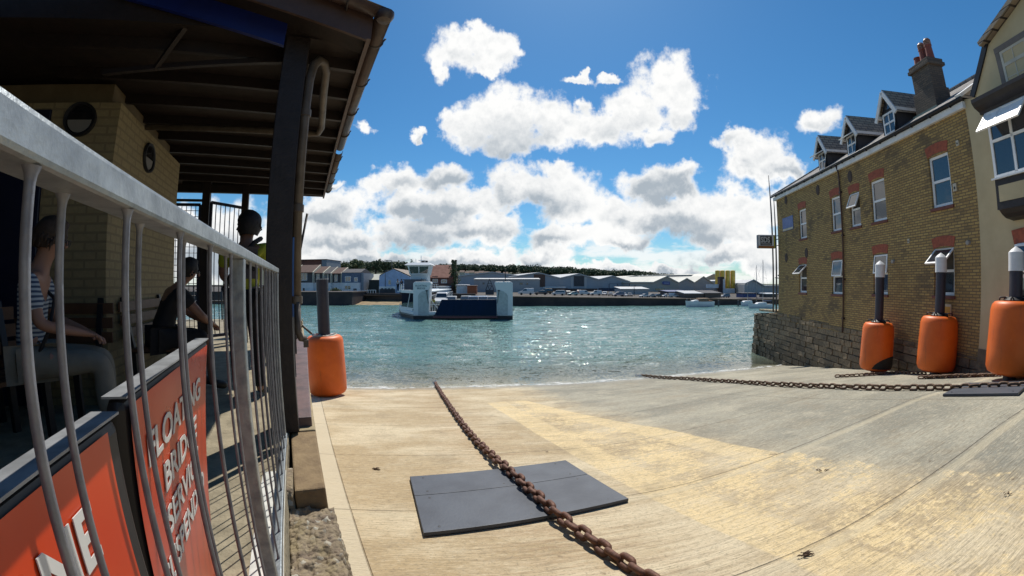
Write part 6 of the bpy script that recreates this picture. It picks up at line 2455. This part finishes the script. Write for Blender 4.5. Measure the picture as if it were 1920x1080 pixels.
# ------------------------------------------------------------------ boats
def hull_mb(L, B, fb, draft=.3, flare=.15, sheer=.25, n=14, transom=.75):
    """hull along x, bow at +x"""
    mb = MB()
    rows = [(-draft, .35), (0.0, .86), (fb * .6, .96), (fb, 1.0)]
    secs = []
    for i in range(n + 1):
        s = i / n
        w = (transom + (1 - transom) * min(1, s * 2.2)) if s < .45 else math.sqrt(max(0, 1 - ((s - .45) / .55) ** 2.2))
        secs.append((s, w))
    for s, w in secs:
        for side in (1,):
            for z, q in rows:
                mb.V.append((-L / 2 + L * s + flare * (z / fb) * max(0, s - .7) * 3, w * q * B / 2 + .002, z + sheer * max(0, s - .4) ** 2 * 2 * (1 if z > 0 else 0)))
    m = len(rows)
    base = len(mb.V)
    mb.V += [(x, -y, z) for x, y, z in mb.V]
    mb.smooth = True
    for i in range(n):
        for j in range(m - 1):
            a = i * m + j
            mb.face([a, a + m, a + m + 1, a + 1])
            mb.face([base + a, base + a + 1, base + a + m + 1, base + a + m])
    mb.smooth = False
    mb.face([j for j in range(m)] + [base + j for j in reversed(range(m))])
    deck = MB()
    for i in range(n):
        a = i * m + m - 1
        deck.poly([mb.V[a], mb.V[a + m], mb.V[base + a + m], mb.V[base + a]])
    return mb, deck


boat_white = pbr('boat_white', (.62, .64, .66), .35, vs=.7, var=.08)
varnish = pbr('varnished_wood', (.36, .13, .04), .35, vs=3, var=.25)


def boat_thing(label, px, Y, rot, L, B, fb, cat):
    x = FX(px, Y)
    fr = Fr(rot, (x, Y, 0))
    t = T('boat', label, cat, fr, (0, 0, 0))
    h, d = hull_mb(L, B, fb)
    t.part('hull', h, boat_white)
    t.part('deck', d, pbr('boat_deck', (.45, .42, .36), .6))
    return t


t = boat_thing('white motor launch with varnished wooden cabin off the far quay', 1312, 77, R(182), 6.0, 1.9, 1.05, 'motor boat')
mb = MB(); mb.prism([(-1.9, 1.05), (.5, 1.05), (.35, 1.62), (-1.7, 1.62)], 'y', -.65, .65)
cb = t.part('cabin', mb, varnish)
mb = MB(); mb.box(-1.85, .5, -.75, .75, 1.623, 1.70)
t.part('cabin_roof', mb, pbr('tan_roof', (.5, .33, .2), .5), cb)
mb = MB()
for i in range(4):
    mb.box(-1.5 + i * .47, -1.15 + i * .47, -.662, .662, 1.22, 1.5)
t.part('window', mb, car_glass, cb)
mb = MB(); mb.prism([(.5, 1.05), (1.7, 1.1), (1.5, 1.28), (.6, 1.38)], 'y', -.6, .6)
t.part('foredeck_cover', mb, white_upvc)
mb = MB(); mb.box(-2.6, -1.95, -.7, .7, 1.02, 1.25)
t.part('stern_bench', mb, varnish)
mb = MB(); mb.tube([(2.0, 0, 1.1), (2.0, 0, 1.6)], .02, 5)
t.part('staff', mb, white_upvc)


def sail_boat(label, px, Y, rot, L, mast_top_py, mast_px):
    t = boat_thing(label, px, Y, rot, L, L * .32, .75, 'sailing boat')
    mb = MB(); mb.prism([(-1.2, .75), (1.0, .78), (.6, 1.05), (-1.0, 1.12)], 'y', -.5, .5)
    t.part('coachroof', mb, white_upvc)
    top = FZ(mast_px, mast_top_py, Y)
    dx = (FX(mast_px, Y) - FX(px, Y)) * math.cos(rot)
    mb = MB(); mb.tube([(dx, 0, .7), (dx, 0, top)], [.06, .045], 7)
    mb.tube([(dx - .7, 0, top * .62), (dx, 0, top * .62 + .05)], .02, 5)
    ms = t.part('mast', mb, pbr('alloy_mast', (.35, .36, .38), .4, .5))
    mb = MB(); mb.tube([(dx, 0, 1.4), (dx - L * .38, 0, 1.35)], [.09, .08], 7)
    t.part('boom', mb, pbr('sail_cover', (.10, .12, .2), .8))
    mb = MB()
    for q in ((L * .48, 0, 1.0), (-L * .48, 0, .9), (dx, L * .15, .8), (dx, -L * .15, .8)):
        mb.tube([(dx, 0, top - .15), q], .012, 4)
    t.part('rigging', mb, black_m, ms)


sail_boat('white sailing boat with the tallest mast beside the stone wall', 1426, 70, R(176), 5.0, 487, 1430.5)
sail_boat('smaller white sailing boat left of the tallest mast', 1400, 78, R(180), 2.6, 530, 1402)
sail_boat('sailing boat with the second mast half hidden near the blue container', 1421, 84, R(170), 4.4, 497, 1418.5)


# ------------------------------------------------------------------ the chain ferry
def build_ferry():
    fr = Fr(R(3), ((at_z(772.6, 599, 0).x + at_z(963, 600, 0).x) / 2, at_z(866, 599, 0).y, 0))
    t = T('car_ferry', 'white chain ferry with raised dark blue ramp and tall wheelhouse in mid river', 'ferry', fr, (0, 0, 0))
    fw = pbr('ferry_white', (.60, .63, .64), .45, vs=.3, var=.025)
    W = 6.25
    navy = pbr('navy_ramp', (.004, .006, .022), .35, vs=.6, var=.3)
    blk_h = pbr('ferry_waterline', (.012, .014, .018), .5)
    plan = [(-W, .1), (W, .1), (W, 33), (-W - 1, 34), (-W - 4.2, 25), (-W - 4.2, 11), (-W - 2.6, 5)]
    h = MB(); h.prism(plan, 'z', -.8, .42)
    t.part('hull', h, blk_h)
    h = MB(); h.prism([(x * 1.003, y) for x, y in plan], 'z', .424, .95)
    t.part('deck_edge', h, fw, bevel=.05)
    h = MB(); h.prism([(x * 1.008, y - .03) for x, y in plan], 'z', .50, .57)
    t.part('rubbing_strake', h, black_m)
    # prow towers, each with a curved cut-out drawn as a flat panel, its shade in the grey
    for s, lab in ((-1, 'left prow tower lettered FLOATING BRIDGE'), (1, 'right prow tower, plain white')):
        o = lambda x: s * x
        m_ = MB()
        prof = [(W, .45), (W, 4.55), (W - .25, 4.72), (W - 2.2, 4.70), (W - 2.25, 4.45), (W - 2.0, 3.6), (W - 2.0, .45)]
        m_.prism([(o(a), b_) for a, b_ in prof], 'y', .05, 1.9)
        tw = t.part('prow_tower', m_, fw, bevel=.08, label=lab)
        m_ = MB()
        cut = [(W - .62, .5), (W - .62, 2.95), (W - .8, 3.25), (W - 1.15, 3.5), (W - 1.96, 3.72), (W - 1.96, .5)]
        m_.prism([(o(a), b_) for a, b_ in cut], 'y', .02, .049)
        t.part('painted_recess', m_, pbr('ferry_shade_panel', (.40, .45, .46), .5), tw)
        m_ = MB(); m_.tube([(o(W - 1.72), -.02, 3.55), (o(W - 1.95), .0, 2.0)], .035, 5); m_.box(o(W - 1.85), o(W - 1.6), -.04, .02, 3.52, 3.66)
        t.part('ramp_stay', m_, blk_h, tw)
        m_ = MB(); m_.box(o(W - .02), o(W + .12), .3, .6, 1.05, 1.3)
        t.part('fender', m_, black_m, tw)
        if s < 0:
            txt = pbr('ferry_lettering', (.05, .12, .16), .5)
            t.part('lettering', text_mb('FLOATING\nBRIDGE', .34, lambda x, y, d: (-W + 1.02 + x * .9, .045 - d, 4.10 + y * .95), .004, .006, 'CENTER'), txt, tw)
            m_ = MB(); m_.tube([(-W + .9, 1.0, 4.7), (-W + .9, 1.0, 5.2)], .03, 5)
        else:
            m_ = MB(); m_.tube([(W - .9, 1.0, 4.65), (W - .9, 1.0, 6.3)], .06, 6)
        t.part('aerial', m_, black_m, tw)
    # ramp standing between the towers
    r = MB()
    r.hexa([(-3.55, -.25, .45), (4.20, -.25, .45), (4.20, .0, .45), (-3.55, .0, .45), (-2.75, .9, 2.45), (4.30, .9, 2.45), (4.30, 1.1, 2.45), (-2.75, 1.1, 2.45)])
    rp = t.part('ramp', r, navy, bevel=.03)
    r = MB()
    for i in range(1, 8):
        x = -3.0 + i * .9
        r.hexa([(x, -.29, .47), (x + .06, -.29, .47), (x + .06, -.25, .47), (x, -.25, .47), (x + .1, .86, 2.43), (x + .16, .86, 2.43), (x + .16, .9, 2.43), (x + .1, .9, 2.43)])
    r.box(-3.6, 4.2, -.36, -.26, .44, .52)
    t.part('ramp_ribs', r, navy, rp)
    r = MB(); r.box(-3.7, 4.3, -.42, -.02, .25, .40)
    t.part('ramp_edge', r, pbr('red_ramp_edge', (.12, .03, .05), .5), rp)
    # car deck and railings
    d = MB(); d.box(-4.2, 5.2, 1.3, 33, .951, 1.45)
    t.part('car_deck', d, pbr('green_deck', (.06, .08, .075), .7))
    for s in (-1, 1):
        r = MB()
        x = 5.4 if s > 0 else -4.2
        r.box(x, x + .06, 2, 32, 2.9, 3.0)
        r.box(x, x + .06, 2, 32, 2.1, 2.16)
        for i in range(26):
            r.box(x, x + .05, 2 + i * 1.2, 2.06 + i * 1.2, 1, 2.95)
        t.part('deck_railing', r, white_upvc)
    rr = MB(); rr.box(-4.2, -2.9, .6, .7, 1.8, 1.86); rr.bar((-4.2, .65, 2.6), (-3.2, .65, 1.3), .06, .06)
    for i in range(5):
        rr.box(-4.2 + i * .3, -4.15 + i * .3, .6, .68, 1.0, 2.3 - i * .2)
    t.part('walkway_rail', rr, white_upvc)
    # left side saloon: curved side with dark openings and an open upper deck
    sd = MB()
    out = [(-W, .6), (-W - 2.6, 5), (-W - 4.2, 11), (-W - 4.2, 25), (-W - 1, 33)]
    for (xa, ya), (xb, yb) in zip(out, out[1:]):
        for (z0, z1) in ((.95, 1.35), (3.25, 3.62)):
            sd.hexa([(xa, ya, z0), (xa + .2, ya + .05, z0), (xb + .2, yb + .05, z0), (xb, yb, z0), (xa, ya, z1), (xa + .2, ya + .05, z1), (xb + .2, yb + .05, z1), (xb, yb, z1)])
    sd.box(-W, -W + 1.9, 1.9, 3.4, .95, 4.4)
    sd.hexa([(-W, 1.9, .95), (-W + .3, 1.9, .95), (-W - 1.15, 3.2, .95), (-W - 1.45, 3.0, .95), (-W, 1.5, 3.5), (-W + .3, 1.5, 3.5), (-W - .3, 2.2, 3.5), (-W - .75, 1.9, 3.5)])
    sd.box(-W - 3.4, -4.5, 6, 33, 3.3, 3.45)
    t.part('side_saloon', sd, fw)
    gl_ = MB()
    for (xa, ya), (xb, yb) in zip(out, out[1:]):
        gl_.hexa([(xa + .06, ya, 1.36), (xa + .12, ya, 1.36), (xb + .12, yb, 1.36), (xb + .06, yb, 1.36), (xa + .06, ya, 3.24), (xa + .12, ya, 3.24), (xb + .12, yb, 3.24), (xb + .06, yb, 3.24)])
    t.part('side_window', gl_, glass('ferry_side_glass', (.012, .016, .03)))
    yp = MB(); yp.box(-W - .52, -W - .05, 1.82, 1.9, 2.1, 2.85) if False else yp.hexa([(-W - .28, 2.3, 2.0), (-W - .05, 1.88, 2.0), (-W - .03, 1.9, 2.0), (-W - .26, 2.32, 2.0), (-W - .28, 2.3, 2.9), (-W - .05, 1.88, 2.9), (-W - .03, 1.9, 2.9), (-W - .26, 2.32, 2.9)])
    t.part('notice', yp, pbr('ferry_yellow', (.5, .42, .05), .5))
    rl = MB()
    for (xa, ya), (xb, yb) in zip(out[1:], out[2:]):
        for z in (4.0, 4.4):
            rl.bar((xa + .1, ya, z), (xb + .1, yb, z), .05, .05)
        for i in range(10):
            q = i / 10
            rl.box(xa + .08 + (xb - xa) * q, xa + .13 + (xb - xa) * q, ya + (yb - ya) * q, ya + .05 + (yb - ya) * q, 3.6, 4.4)
    t.part('upper_railing', rl, white_upvc)
    ds = MB(); ds.box(-W - 2.6, -6.4, 7, 7.2, 3.62, 5.0); ds.box(-W - 2.8, -6.0, 7.0, 13, 5.0, 5.1)
    t.part('upper_screen', ds, pbr('ferry_dark_screen', (.05, .055, .08), .5))
    # wheelhouse
    wx0, wx1, wy0, wy1 = -8.65, -5.55, 9.0, 11.6
    b_ = MB(); b_.box(wx0 + .3, wx1 - .2, wy0 + .2, wy1, 3.46, 5.75)
    t.part('tower', b_, fw, bevel=.05)
    c_ = MB()
    c_.hexa([(wx0 + .2, wy0 + .1, 5.752), (wx1 - .1, wy0 + .1, 5.752), (wx1 - .1, wy1 + .1, 5.752), (wx0 + .2, wy1 + .1, 5.752), (wx0 - .12, wy0 - .22, 7.2), (wx1 + .22, wy0 - .22, 7.2), (wx1 + .22, wy1 + .3, 7.2), (wx0 - .12, wy1 + .3, 7.2)])
    wh = t.part('wheelhouse', c_, fw)
    g_ = MB()
    fx = lambda t_, z: (wx0 + .2 - .32 * (z - 5.75) / 1.45) * (1 - t_) + (wx1 - .1 + .32 * (z - 5.75) / 1.45) * t_
    fy = lambda z: wy0 + .1 - .32 * (z - 5.75) / 1.45 - .012
    for t0, t1 in ((.07, .475), (.525, .93)):
        g_.poly([(fx(t0, 6.0), fy(6.0), 6.0), (fx(t1, 6.0), fy(6.0), 6.0), (fx(t1, 7.0), fy(7.0), 7.0), (fx(t0, 7.0), fy(7.0), 7.0)])
    t.part('window', g_, dark_glass, wh)
    r = MB()
    r.hexa([(wx0 - .5, wy0 - .6, 7.203), (wx1 + .6, wy0 - .6, 7.203), (wx1 + .6, wy1 + .5, 7.203), (wx0 - .5, wy1 + .5, 7.203), (wx0 + .1, wy0 - .1, 7.58), (wx1 - .1, wy0 - .1, 7.58), (wx1 - .1, wy1, 7.58), (wx0 + .1, wy1, 7.58)])
    t.part('roof', r, white_upvc, wh)
    a = MB()
    a.tube([(-6.9, 10, 7.5), (-6.9, 10, 8.7)], .05, 6)
    a.tube([(-7.7, 10, 7.5), (-7.7, 10, 8.2)], .04, 6)
    a.tube([(-6.3, 10, 7.5), (-6.3, 10, 8.0)], .03, 6)
    a.box(-7.3, -6.5, 9.9, 10.1, 7.9, 8.0)
    t.part('aerial', a, white_upvc, wh)
    # vehicles on the deck
    for i, (x, y, kind, pn, lab) in enumerate(((-3.05, 4.4, 'van', wht, 'white van at the left of the ferry deck'), (-1.75, 3.6, 'hatch', sil, 'silver car beside the white van on the ferry deck'), (.1, 5.5, 'hatch', blk, 'black car second from left behind the ferry ramp'),
                                               (1.2, 3.4, 'hatch', nvy, 'navy car in the middle behind the ferry ramp'), (2.5, 4.2, 'hatch', sil, 'silver car third from right tower on the ferry'), (3.7, 3.5, 'hatch', drk, 'dark car next to the right prow tower'))):
        p_ = fr.w((x, y, 1.46))
        car(lab, kind, pn, p_, fr.a + R(-90), 'vehicles on the ferry deck', .95 if kind == 'hatch' else 1)
    return t, fr


ferry, FERRY = build_ferry()

# ------------------------------------------------------------------ people
def skinned(t, name, verts, edges, radii, matl, parent=None, sub=2, root=0, label=None):
    me = bpy.data.meshes.new(name)
    me.from_pydata([tuple(v) for v in verts], edges, [])
    bm = bmesh.new()
    bm.from_mesh(me)
    lay = bm.verts.layers.skin.verify()
    bm.verts.ensure_lookup_table()
    for i, v in enumerate(bm.verts):
        r = radii[i]
        v[lay].radius = r if isinstance(r, tuple) else (r, r)
        v[lay].use_root = i == root
    bm.to_mesh(me)
    bm.free()
    me.materials.append(matl)
    ob = bpy.data.objects.new(name, me)
    C.objects.link(ob)
    ob.parent = parent or t.o
    m_ = ob.modifiers.new('skin', 'SKIN')
    m_.use_smooth_shade = True
    m_.branch_smoothing = 0.6
    s = ob.modifiers.new('subdivision', 'SUBSURF')
    s.levels = s.render_levels = sub
    if label:
        ob['label'] = label
    return ob


def person(label, fr, J, clothes, hair, headdir, glasses=False, group=None):
    """J: joints (x right, y forward, z up); a single skinned body from joints, garments grown over the same joints"""
    t = T('person', label, 'person', fr, (0, 0, 0), group)
    V, E_, Rr, ix = [], [], [], {}

    def add(name, p, r, par=None):
        ix[name] = len(V)
        V.append(Vector(p)); Rr.append(r)
        if par:
            E_.append((ix[par], ix[name]))
    add('pelvis', J['pelvis'], (.135, .10))
    add('waist', Vector(J['pelvis']).lerp(Vector(J['chest']), .45), (.125, .09), 'pelvis')
    add('chest', J['chest'], (.145, .10), 'waist')
    add('neck', J['neck'], .055, 'chest')
    hd = Vector(J['head'])
    add('jaw', Vector(J['neck']).lerp(hd, .55), .062, 'neck')
    add('head', hd, .088, 'jaw')
    add('crown', hd + Vector((0, -.01, .085)), .062, 'head')
    for s in ('L', 'R'):
        add('sh' + s, J['sh' + s], .058, 'chest')
        add('el' + s, J['el' + s], .042, 'sh' + s)
        add('wr' + s, J['wr' + s], .029, 'el' + s)
        d = (Vector(J['wr' + s]) - Vector(J['el' + s])).normalized()
        pm = Vector(J['wr' + s]) + d * .05
        add('palm' + s, pm, (.034, .017), 'wr' + s)
        sx = d.cross(Vector((0, 0, 1)))
        sx = sx.normalized() if sx.length > .1 else Vector((1, 0, 0))
        up = sx.cross(d)
        for f in range(4):
            off = sx * (-.027 + .018 * f)
            b0 = pm + d * .03 + off
            L = (.062, .075, .07, .055)[f]
            add('f%s%d' % (s, f), b0 + d * L * .5 - up * .008, .0095, 'palm' + s)
            add('g%s%d' % (s, f), b0 + d * L * .85 - up * .035, .0075, 'f%s%d' % (s, f))
        th = sx * (.034 if s == 'L' else -.034)
        add('t' + s, pm + th + d * .01, .011, 'palm' + s)
        add('u' + s, pm + th * 1.5 + d * .04 - up * .012, .009, 't' + s)
        add('hip' + s, J['hip' + s], .085, 'pelvis')
        add('kn' + s, J['kn' + s], .056, 'hip' + s)
        add('an' + s, J['an' + s], .037, 'kn' + s)
        a = Vector(J['an' + s])
        kf = Vector(J['toe']) if 'toe' in J else Vector((0, 1, 0))
        add('toe' + s, a + kf * .15 - Vector((0, 0, .045)), .032, 'an' + s)
    body = skinned(t, 'body', V, E_, Rr, skin_m)
    # face: nose, lips, ears, eyes
    hf = Vector(headdir).normalized()
    hr = hf.cross(Vector((0, 0, 1))).normalized()
    hu = hr.cross(hf)
    f = MB()
    f.smooth = True
    f.lathe([(.001, -.02), (.012, -.012), (.014, 0), (.008, .014), (.003, .035)], 10, hd + hf * .088 - hu * .012, hu)
    t.part('nose', f, skin_m, body)
    for sg in (-1, 1):
        f = MB()
        f.lathe([(.001, -.008), (.018, -.006), (.026, .002), (.02, .008), (.001, .006)], 12, hd + hr * sg * .084 - hu * .012, hr * sg)
        t.part('ear', f, skin_m, body)
        f = MB()
        f.lathe([(.001, -.008), (.010, -.003), (.011, .002), (.006, .008), (.001, .0095)], 10, hd + hf * .078 + hr * sg * .032 + hu * .01, hf)
        t.part('eye', f, pbr('eye_dark', (.05, .035, .03), .2), body)
    f = MB()
    f.lathe([(.001, -.004), (.02, -.001), (.022, .002), (.001, .006)], 12, hd + hf * .079 - hu * .052, hf)
    f.V = [tuple(Vector(v) - hu * ((Vector(v) - (hd + hf * .079 - hu * .052)).dot(hu)) * .6) for v in f.V]
    t.part('mouth', f, pbr('lips', (.28, .09, .08), .5), body)
    # hair: a cap of locks over the skull
    h = MB()
    rn = random.Random(len(label))
    c0 = hd + hu * .035 - hf * .012
    nn, mm = 18, 9
    base = len(h.V)
    h.smooth = True
    for j in range(mm + 1):
        ph = math.pi * .72 * j / mm
        for i in range(nn):
            th = 2 * math.pi * i / nn
            v = hu * math.cos(ph) + (hr * math.cos(th) + hf * math.sin(th)) * math.sin(ph)
            front = max(0, v.dot(hf))
            back = max(0, -v.dot(hf))
            low = .80 if (front > .2 and ph > .95) else 1.0 + .22 * back * max(0, ph - 1.2)
            r_ = hair['r'] * low * (1 + .07 * noise.noise(v * 7 + Vector((hair['seed'], 0, 0))))
            pt = c0 + v * r_
            if v.dot(hu) < 0 and v.dot(hf) < .3:
                pt += hu * v.dot(hu) * hair['r'] * hair.get('drop', .35) - v * 0.02 * (-v.dot(hu))
            h.V.append(tuple(pt))
    for j in range(mm):
        for i in range(nn):
            l = (i + 1) % nn
            h.face([base + j * nn + i, base + j * nn + l, base + (j + 1) * nn + l, base + (j + 1) * nn + i])
    for i in range(hair.get('wisps', 30)):
        a = rn.uniform(0, 6.28)
        v = (hr * math.cos(a) + hf * math.sin(a))
        if v.dot(hf) > .35:
            continue
        p0 = c0 + v * hair['r'] * .9 - hu * rn.uniform(.0, .06)
        h.tube([p0, p0 + v * .012 - hu * hair['len'] * .4, p0 + v * rn.uniform(-.01, .02) - hu * hair['len'] * rn.uniform(.6, 1)], [.010, .008, .002], 5)
    t.part('hair', h, hair['mat'], body)
    if glasses:
        g = MB()
        for sg in (-1, 1):
            cc = hd + hf * .100 + hr * sg * .034 + hu * .008
            g.tube([cc + hr * .026 * math.cos(q) + hu * .020 * math.sin(q) for q in [2 * math.pi * i / 14 for i in range(14)]], .0025, 5, closed=True)
            g.tube([cc + hr * sg * .028, hd + hr * sg * .088 + hf * .01], .0025, 5)
        g.tube([hd + hf * .101 - hr * .009 + hu * .008, hd + hf * .101 + hr * .009 + hu * .008], .0025, 5)
        t.part('glasses', g, black_m, body)
    # garments
    for nm, names, grow, mt, extra in clothes:
        idx = [ix[n_] for n_ in names if n_ in ix]
        vv = [V[i].copy() for i in idx]
        rr = []
        for i in idx:
            r = Rr[i]
            rr.append((r[0] + grow, r[1] + grow) if isinstance(r, tuple) else r + grow)
        ee = [(idx.index(a), idx.index(b)) for a, b in E_ if a in idx and b in idx]
        for src, dst, q, ra in extra:     # sleeve and trouser ends part way along a limb
            vv.append(V[ix[src]].lerp(V[ix[dst]], q)); rr.append(ra)
            ee.append((idx.index(ix[src]), len(vv) - 1))
        skinned(t, nm, vv, ee, rr, mt)
    return t, ix, V


def stripe_mat():
    m = bpy.data.materials.new('striped_jersey')
    m.use_nodes = True
    k = NT(m.node_tree)
    co = k.n('ShaderNodeTexCoord', out=3)
    z = k.sep(co)[2]
    w = k.m('SINE', k.m('MULTIPLY_ADD', z, 230.0, k.m('MULTIPLY', k.noise(co, 6, 2, .5), 4.0)))
    c = k.mix(k.ss(w, -.2, .2), (.04, .06, .11, 1), (.33, .37, .40, 1))
    k.n('ShaderNodeOutputMaterial', {'Surface': k.n('ShaderNodeBsdfPrincipled', {'Base Color': c, 'Roughness': .85})})
    return m


cream_cloth = pbr('cream_trousers', (.20, .18, .145), .9, vs=6, bump=.2)
black_cloth = pbr('black_cloth', (.012, .012, .015), .9, vs=6, bump=.2)
shoe_m = pbr('dark_shoe', (.02, .018, .016), .6)
hair_brown = pbr('brown_hair', (.035, .02, .012), .8, vs=30, bump=.4)
hair_dark = pbr('dark_hair', (.014, .01, .009), .7, vs=30, bump=.4)

SIT = dict(pelvis=(0, .0, .56), chest=(0, .05, .94), neck=(0, .08, 1.10), head=(0, .15, 1.235), shL=(-.17, .05, 1.02), shR=(.17, .05, 1.02),
           elL=(-.22, .12, .76), elR=(.22, .12, .76), wrL=(-.11, .34, .68), wrR=(.11, .34, .70), hipL=(-.10, .03, .54), hipR=(.10, .03, .54),
           knL=(-.12, .44, .53), knR=(.12, .45, .53), anL=(-.12, .42, .09), anR=(.12, .46, .09))
SIT2 = {k_: tuple(Vector(v_) * 1.06) for k_, v_ in SIT.items()}
legs = ['pelvis', 'hipL', 'hipR', 'knL', 'knR', 'anL', 'anR']
top = ['pelvis', 'waist', 'chest', 'shL', 'shR']

t, ix, V = person('seated woman in a navy and white striped top, cream trousers and glasses', qfr(-1.84, 2.80, R(-72)), SIT2,
                  [('striped_top', top, .018, stripe_mat(), [('shL', 'elL', .8, .056), ('shR', 'elR', .8, .056)]),
                   ('trousers', ['pelvis', 'hipL', 'hipR', 'knL', 'knR'], .022, cream_cloth, [('knL', 'anL', .72, .066), ('knR', 'anR', .72, .066)]),
                   ('shoe', ['anL', 'toeL'], .012, shoe_m, []), ('shoe', ['anR', 'toeR'], .012, shoe_m, [])],
                  dict(r=.118, seed=3, len=.07, mat=hair_brown), (0, 1, -.25), True)
s = MB()
s.tube([(-.12, .02, 1.07), (-.02, .165, .95), (.10, .16, .78), (.16, .10, .64)], .012, 6)
t.part('bag_strap', s, black_cloth)

sit2 = dict(SIT)
sit2.update(chest=(0, .14, .90), neck=(0, .22, 1.05), head=(0, .31, 1.15), shL=(-.20, .16, .97), shR=(.20, .16, .97), elL=(-.24, .36, .74), elR=(.24, .36, .74), wrL=(-.06, .50, .66), wrR=(.08, .50, .66))
person('seated man hunched forward in a black T-shirt beyond the railing', qfr(-1.42, 4.20, R(-62)), sit2,
       [('t_shirt', top, .03, black_cloth, [('shL', 'elL', .6, .062), ('shR', 'elR', .6, .062)]),
        ('shorts', ['pelvis', 'hipL', 'hipR', 'knL', 'knR'], .025, black_cloth, []),
        ('shoe', ['anL', 'toeL'], .012, shoe_m, []), ('shoe', ['anR', 'toeR'], .012, shoe_m, [])],
       dict(r=.108, seed=8, len=.02, mat=hair_dark, wisps=10), (0, 1, -.15))

STAND = dict(pelvis=(0, 0, .93), chest=(0, .01, 1.27), neck=(0, .03, 1.45), head=(.01, .07, 1.565), shL=(-.18, 0, 1.37), shR=(.18, 0, 1.37), elL=(-.23, .03, 1.10), elR=(.23, .03, 1.10),
             wrL=(-.14, .24, 1.02), wrR=(.14, .24, 1.02), hipL=(-.09, 0, .90), hipR=(.09, 0, .90), knL=(-.10, .03, .50), knR=(.10, .03, .50), anL=(-.10, 0, .09), anR=(.10, 0, .09))
hiviz = pbr('yellow_hiviz', (.38, .40, .03), .7, vs=5, var=.1)
t, ix, V = person('standing woman seen from behind in a yellow lettered top with a dark shoulder strap', qfr(-.56, 4.05, R(-10)), STAND,
                  [('yellow_top', top, .026, hiviz, [('shL', 'elL', .75, .062), ('shR', 'elR', .75, .062)]),
                   ('trousers', legs, .022, black_cloth, []), ('shoe', ['anL', 'toeL'], .012, shoe_m, []), ('shoe', ['anR', 'toeR'], .012, shoe_m, [])],
                  dict(r=.116, seed=5, len=.05, mat=hair_dark, wisps=26, drop=.9), (-.15, 1, -.2))
s = MB()
s.tube([(.13, .05, 1.45), (.11, -.09, 1.40), (-.02, -.148, 1.22), (-.17, -.11, .98)], .022, 6)
t.part('bag_strap', s, black_cloth)
s = MB()
s.hexa([(-.02, -.150, 1.08), (.16, -.135, 1.08), (.16, -.132, 1.08), (-.02, -.147, 1.08), (-.02, -.146, 1.36), (.15, -.122, 1.36), (.15, -.119, 1.36), (-.02, -.143, 1.36)])
pnl = t.part('back_print', s, pbr('grey_print', (.10, .085, .09), .8))
t.part('lettering', text_mb('some\nbring', .09, lambda x, y, d: (-.005 + x * .78, -.1535 - d + .06 * (x * .78) ** 2 + (x * .78) * .08, 1.26 + y), .001, .002), black_cloth, pnl)

# passengers on the ferry's upper deck
for i, (x, y, shirt, lab) in enumerate(((-9.9, 7.6, 'white', 'ferry passenger in a white shirt at the upper rail'), (-9.3, 7.4, 'navy', 'ferry passenger in dark clothes beside the one in white'))):
    w = FERRY.w((x, y, 3.45))
    mt = pbr('shirt_' + shirt, (.6, .6, .6) if i == 0 else (.02, .02, .05), .9)
    person(lab, Fr(FERRY.a + R(160), w), STAND, [('shirt', top, .026, mt, [('shL', 'elL', .75, .062), ('shR', 'elR', .75, .062)]), ('trousers', legs, .022, black_cloth, [])],
           dict(r=.112, seed=i, len=.03, mat=hair_dark, wisps=6), (0, 1, 0))
w = FERRY.w((-3.9, 1.6, 1.02))
person('ferry crew member in a yellow jacket by the left prow tower', Fr(FERRY.a + R(180), w), STAND, [('yellow_jacket', top, .03, hiviz, [('shL', 'elL', .95, .06), ('shR', 'elR', .95, .06)]), ('trousers', legs, .022, black_cloth, [])],
       dict(r=.112, seed=9, len=.02, mat=hair_dark, wisps=6), (0, 1, 0))
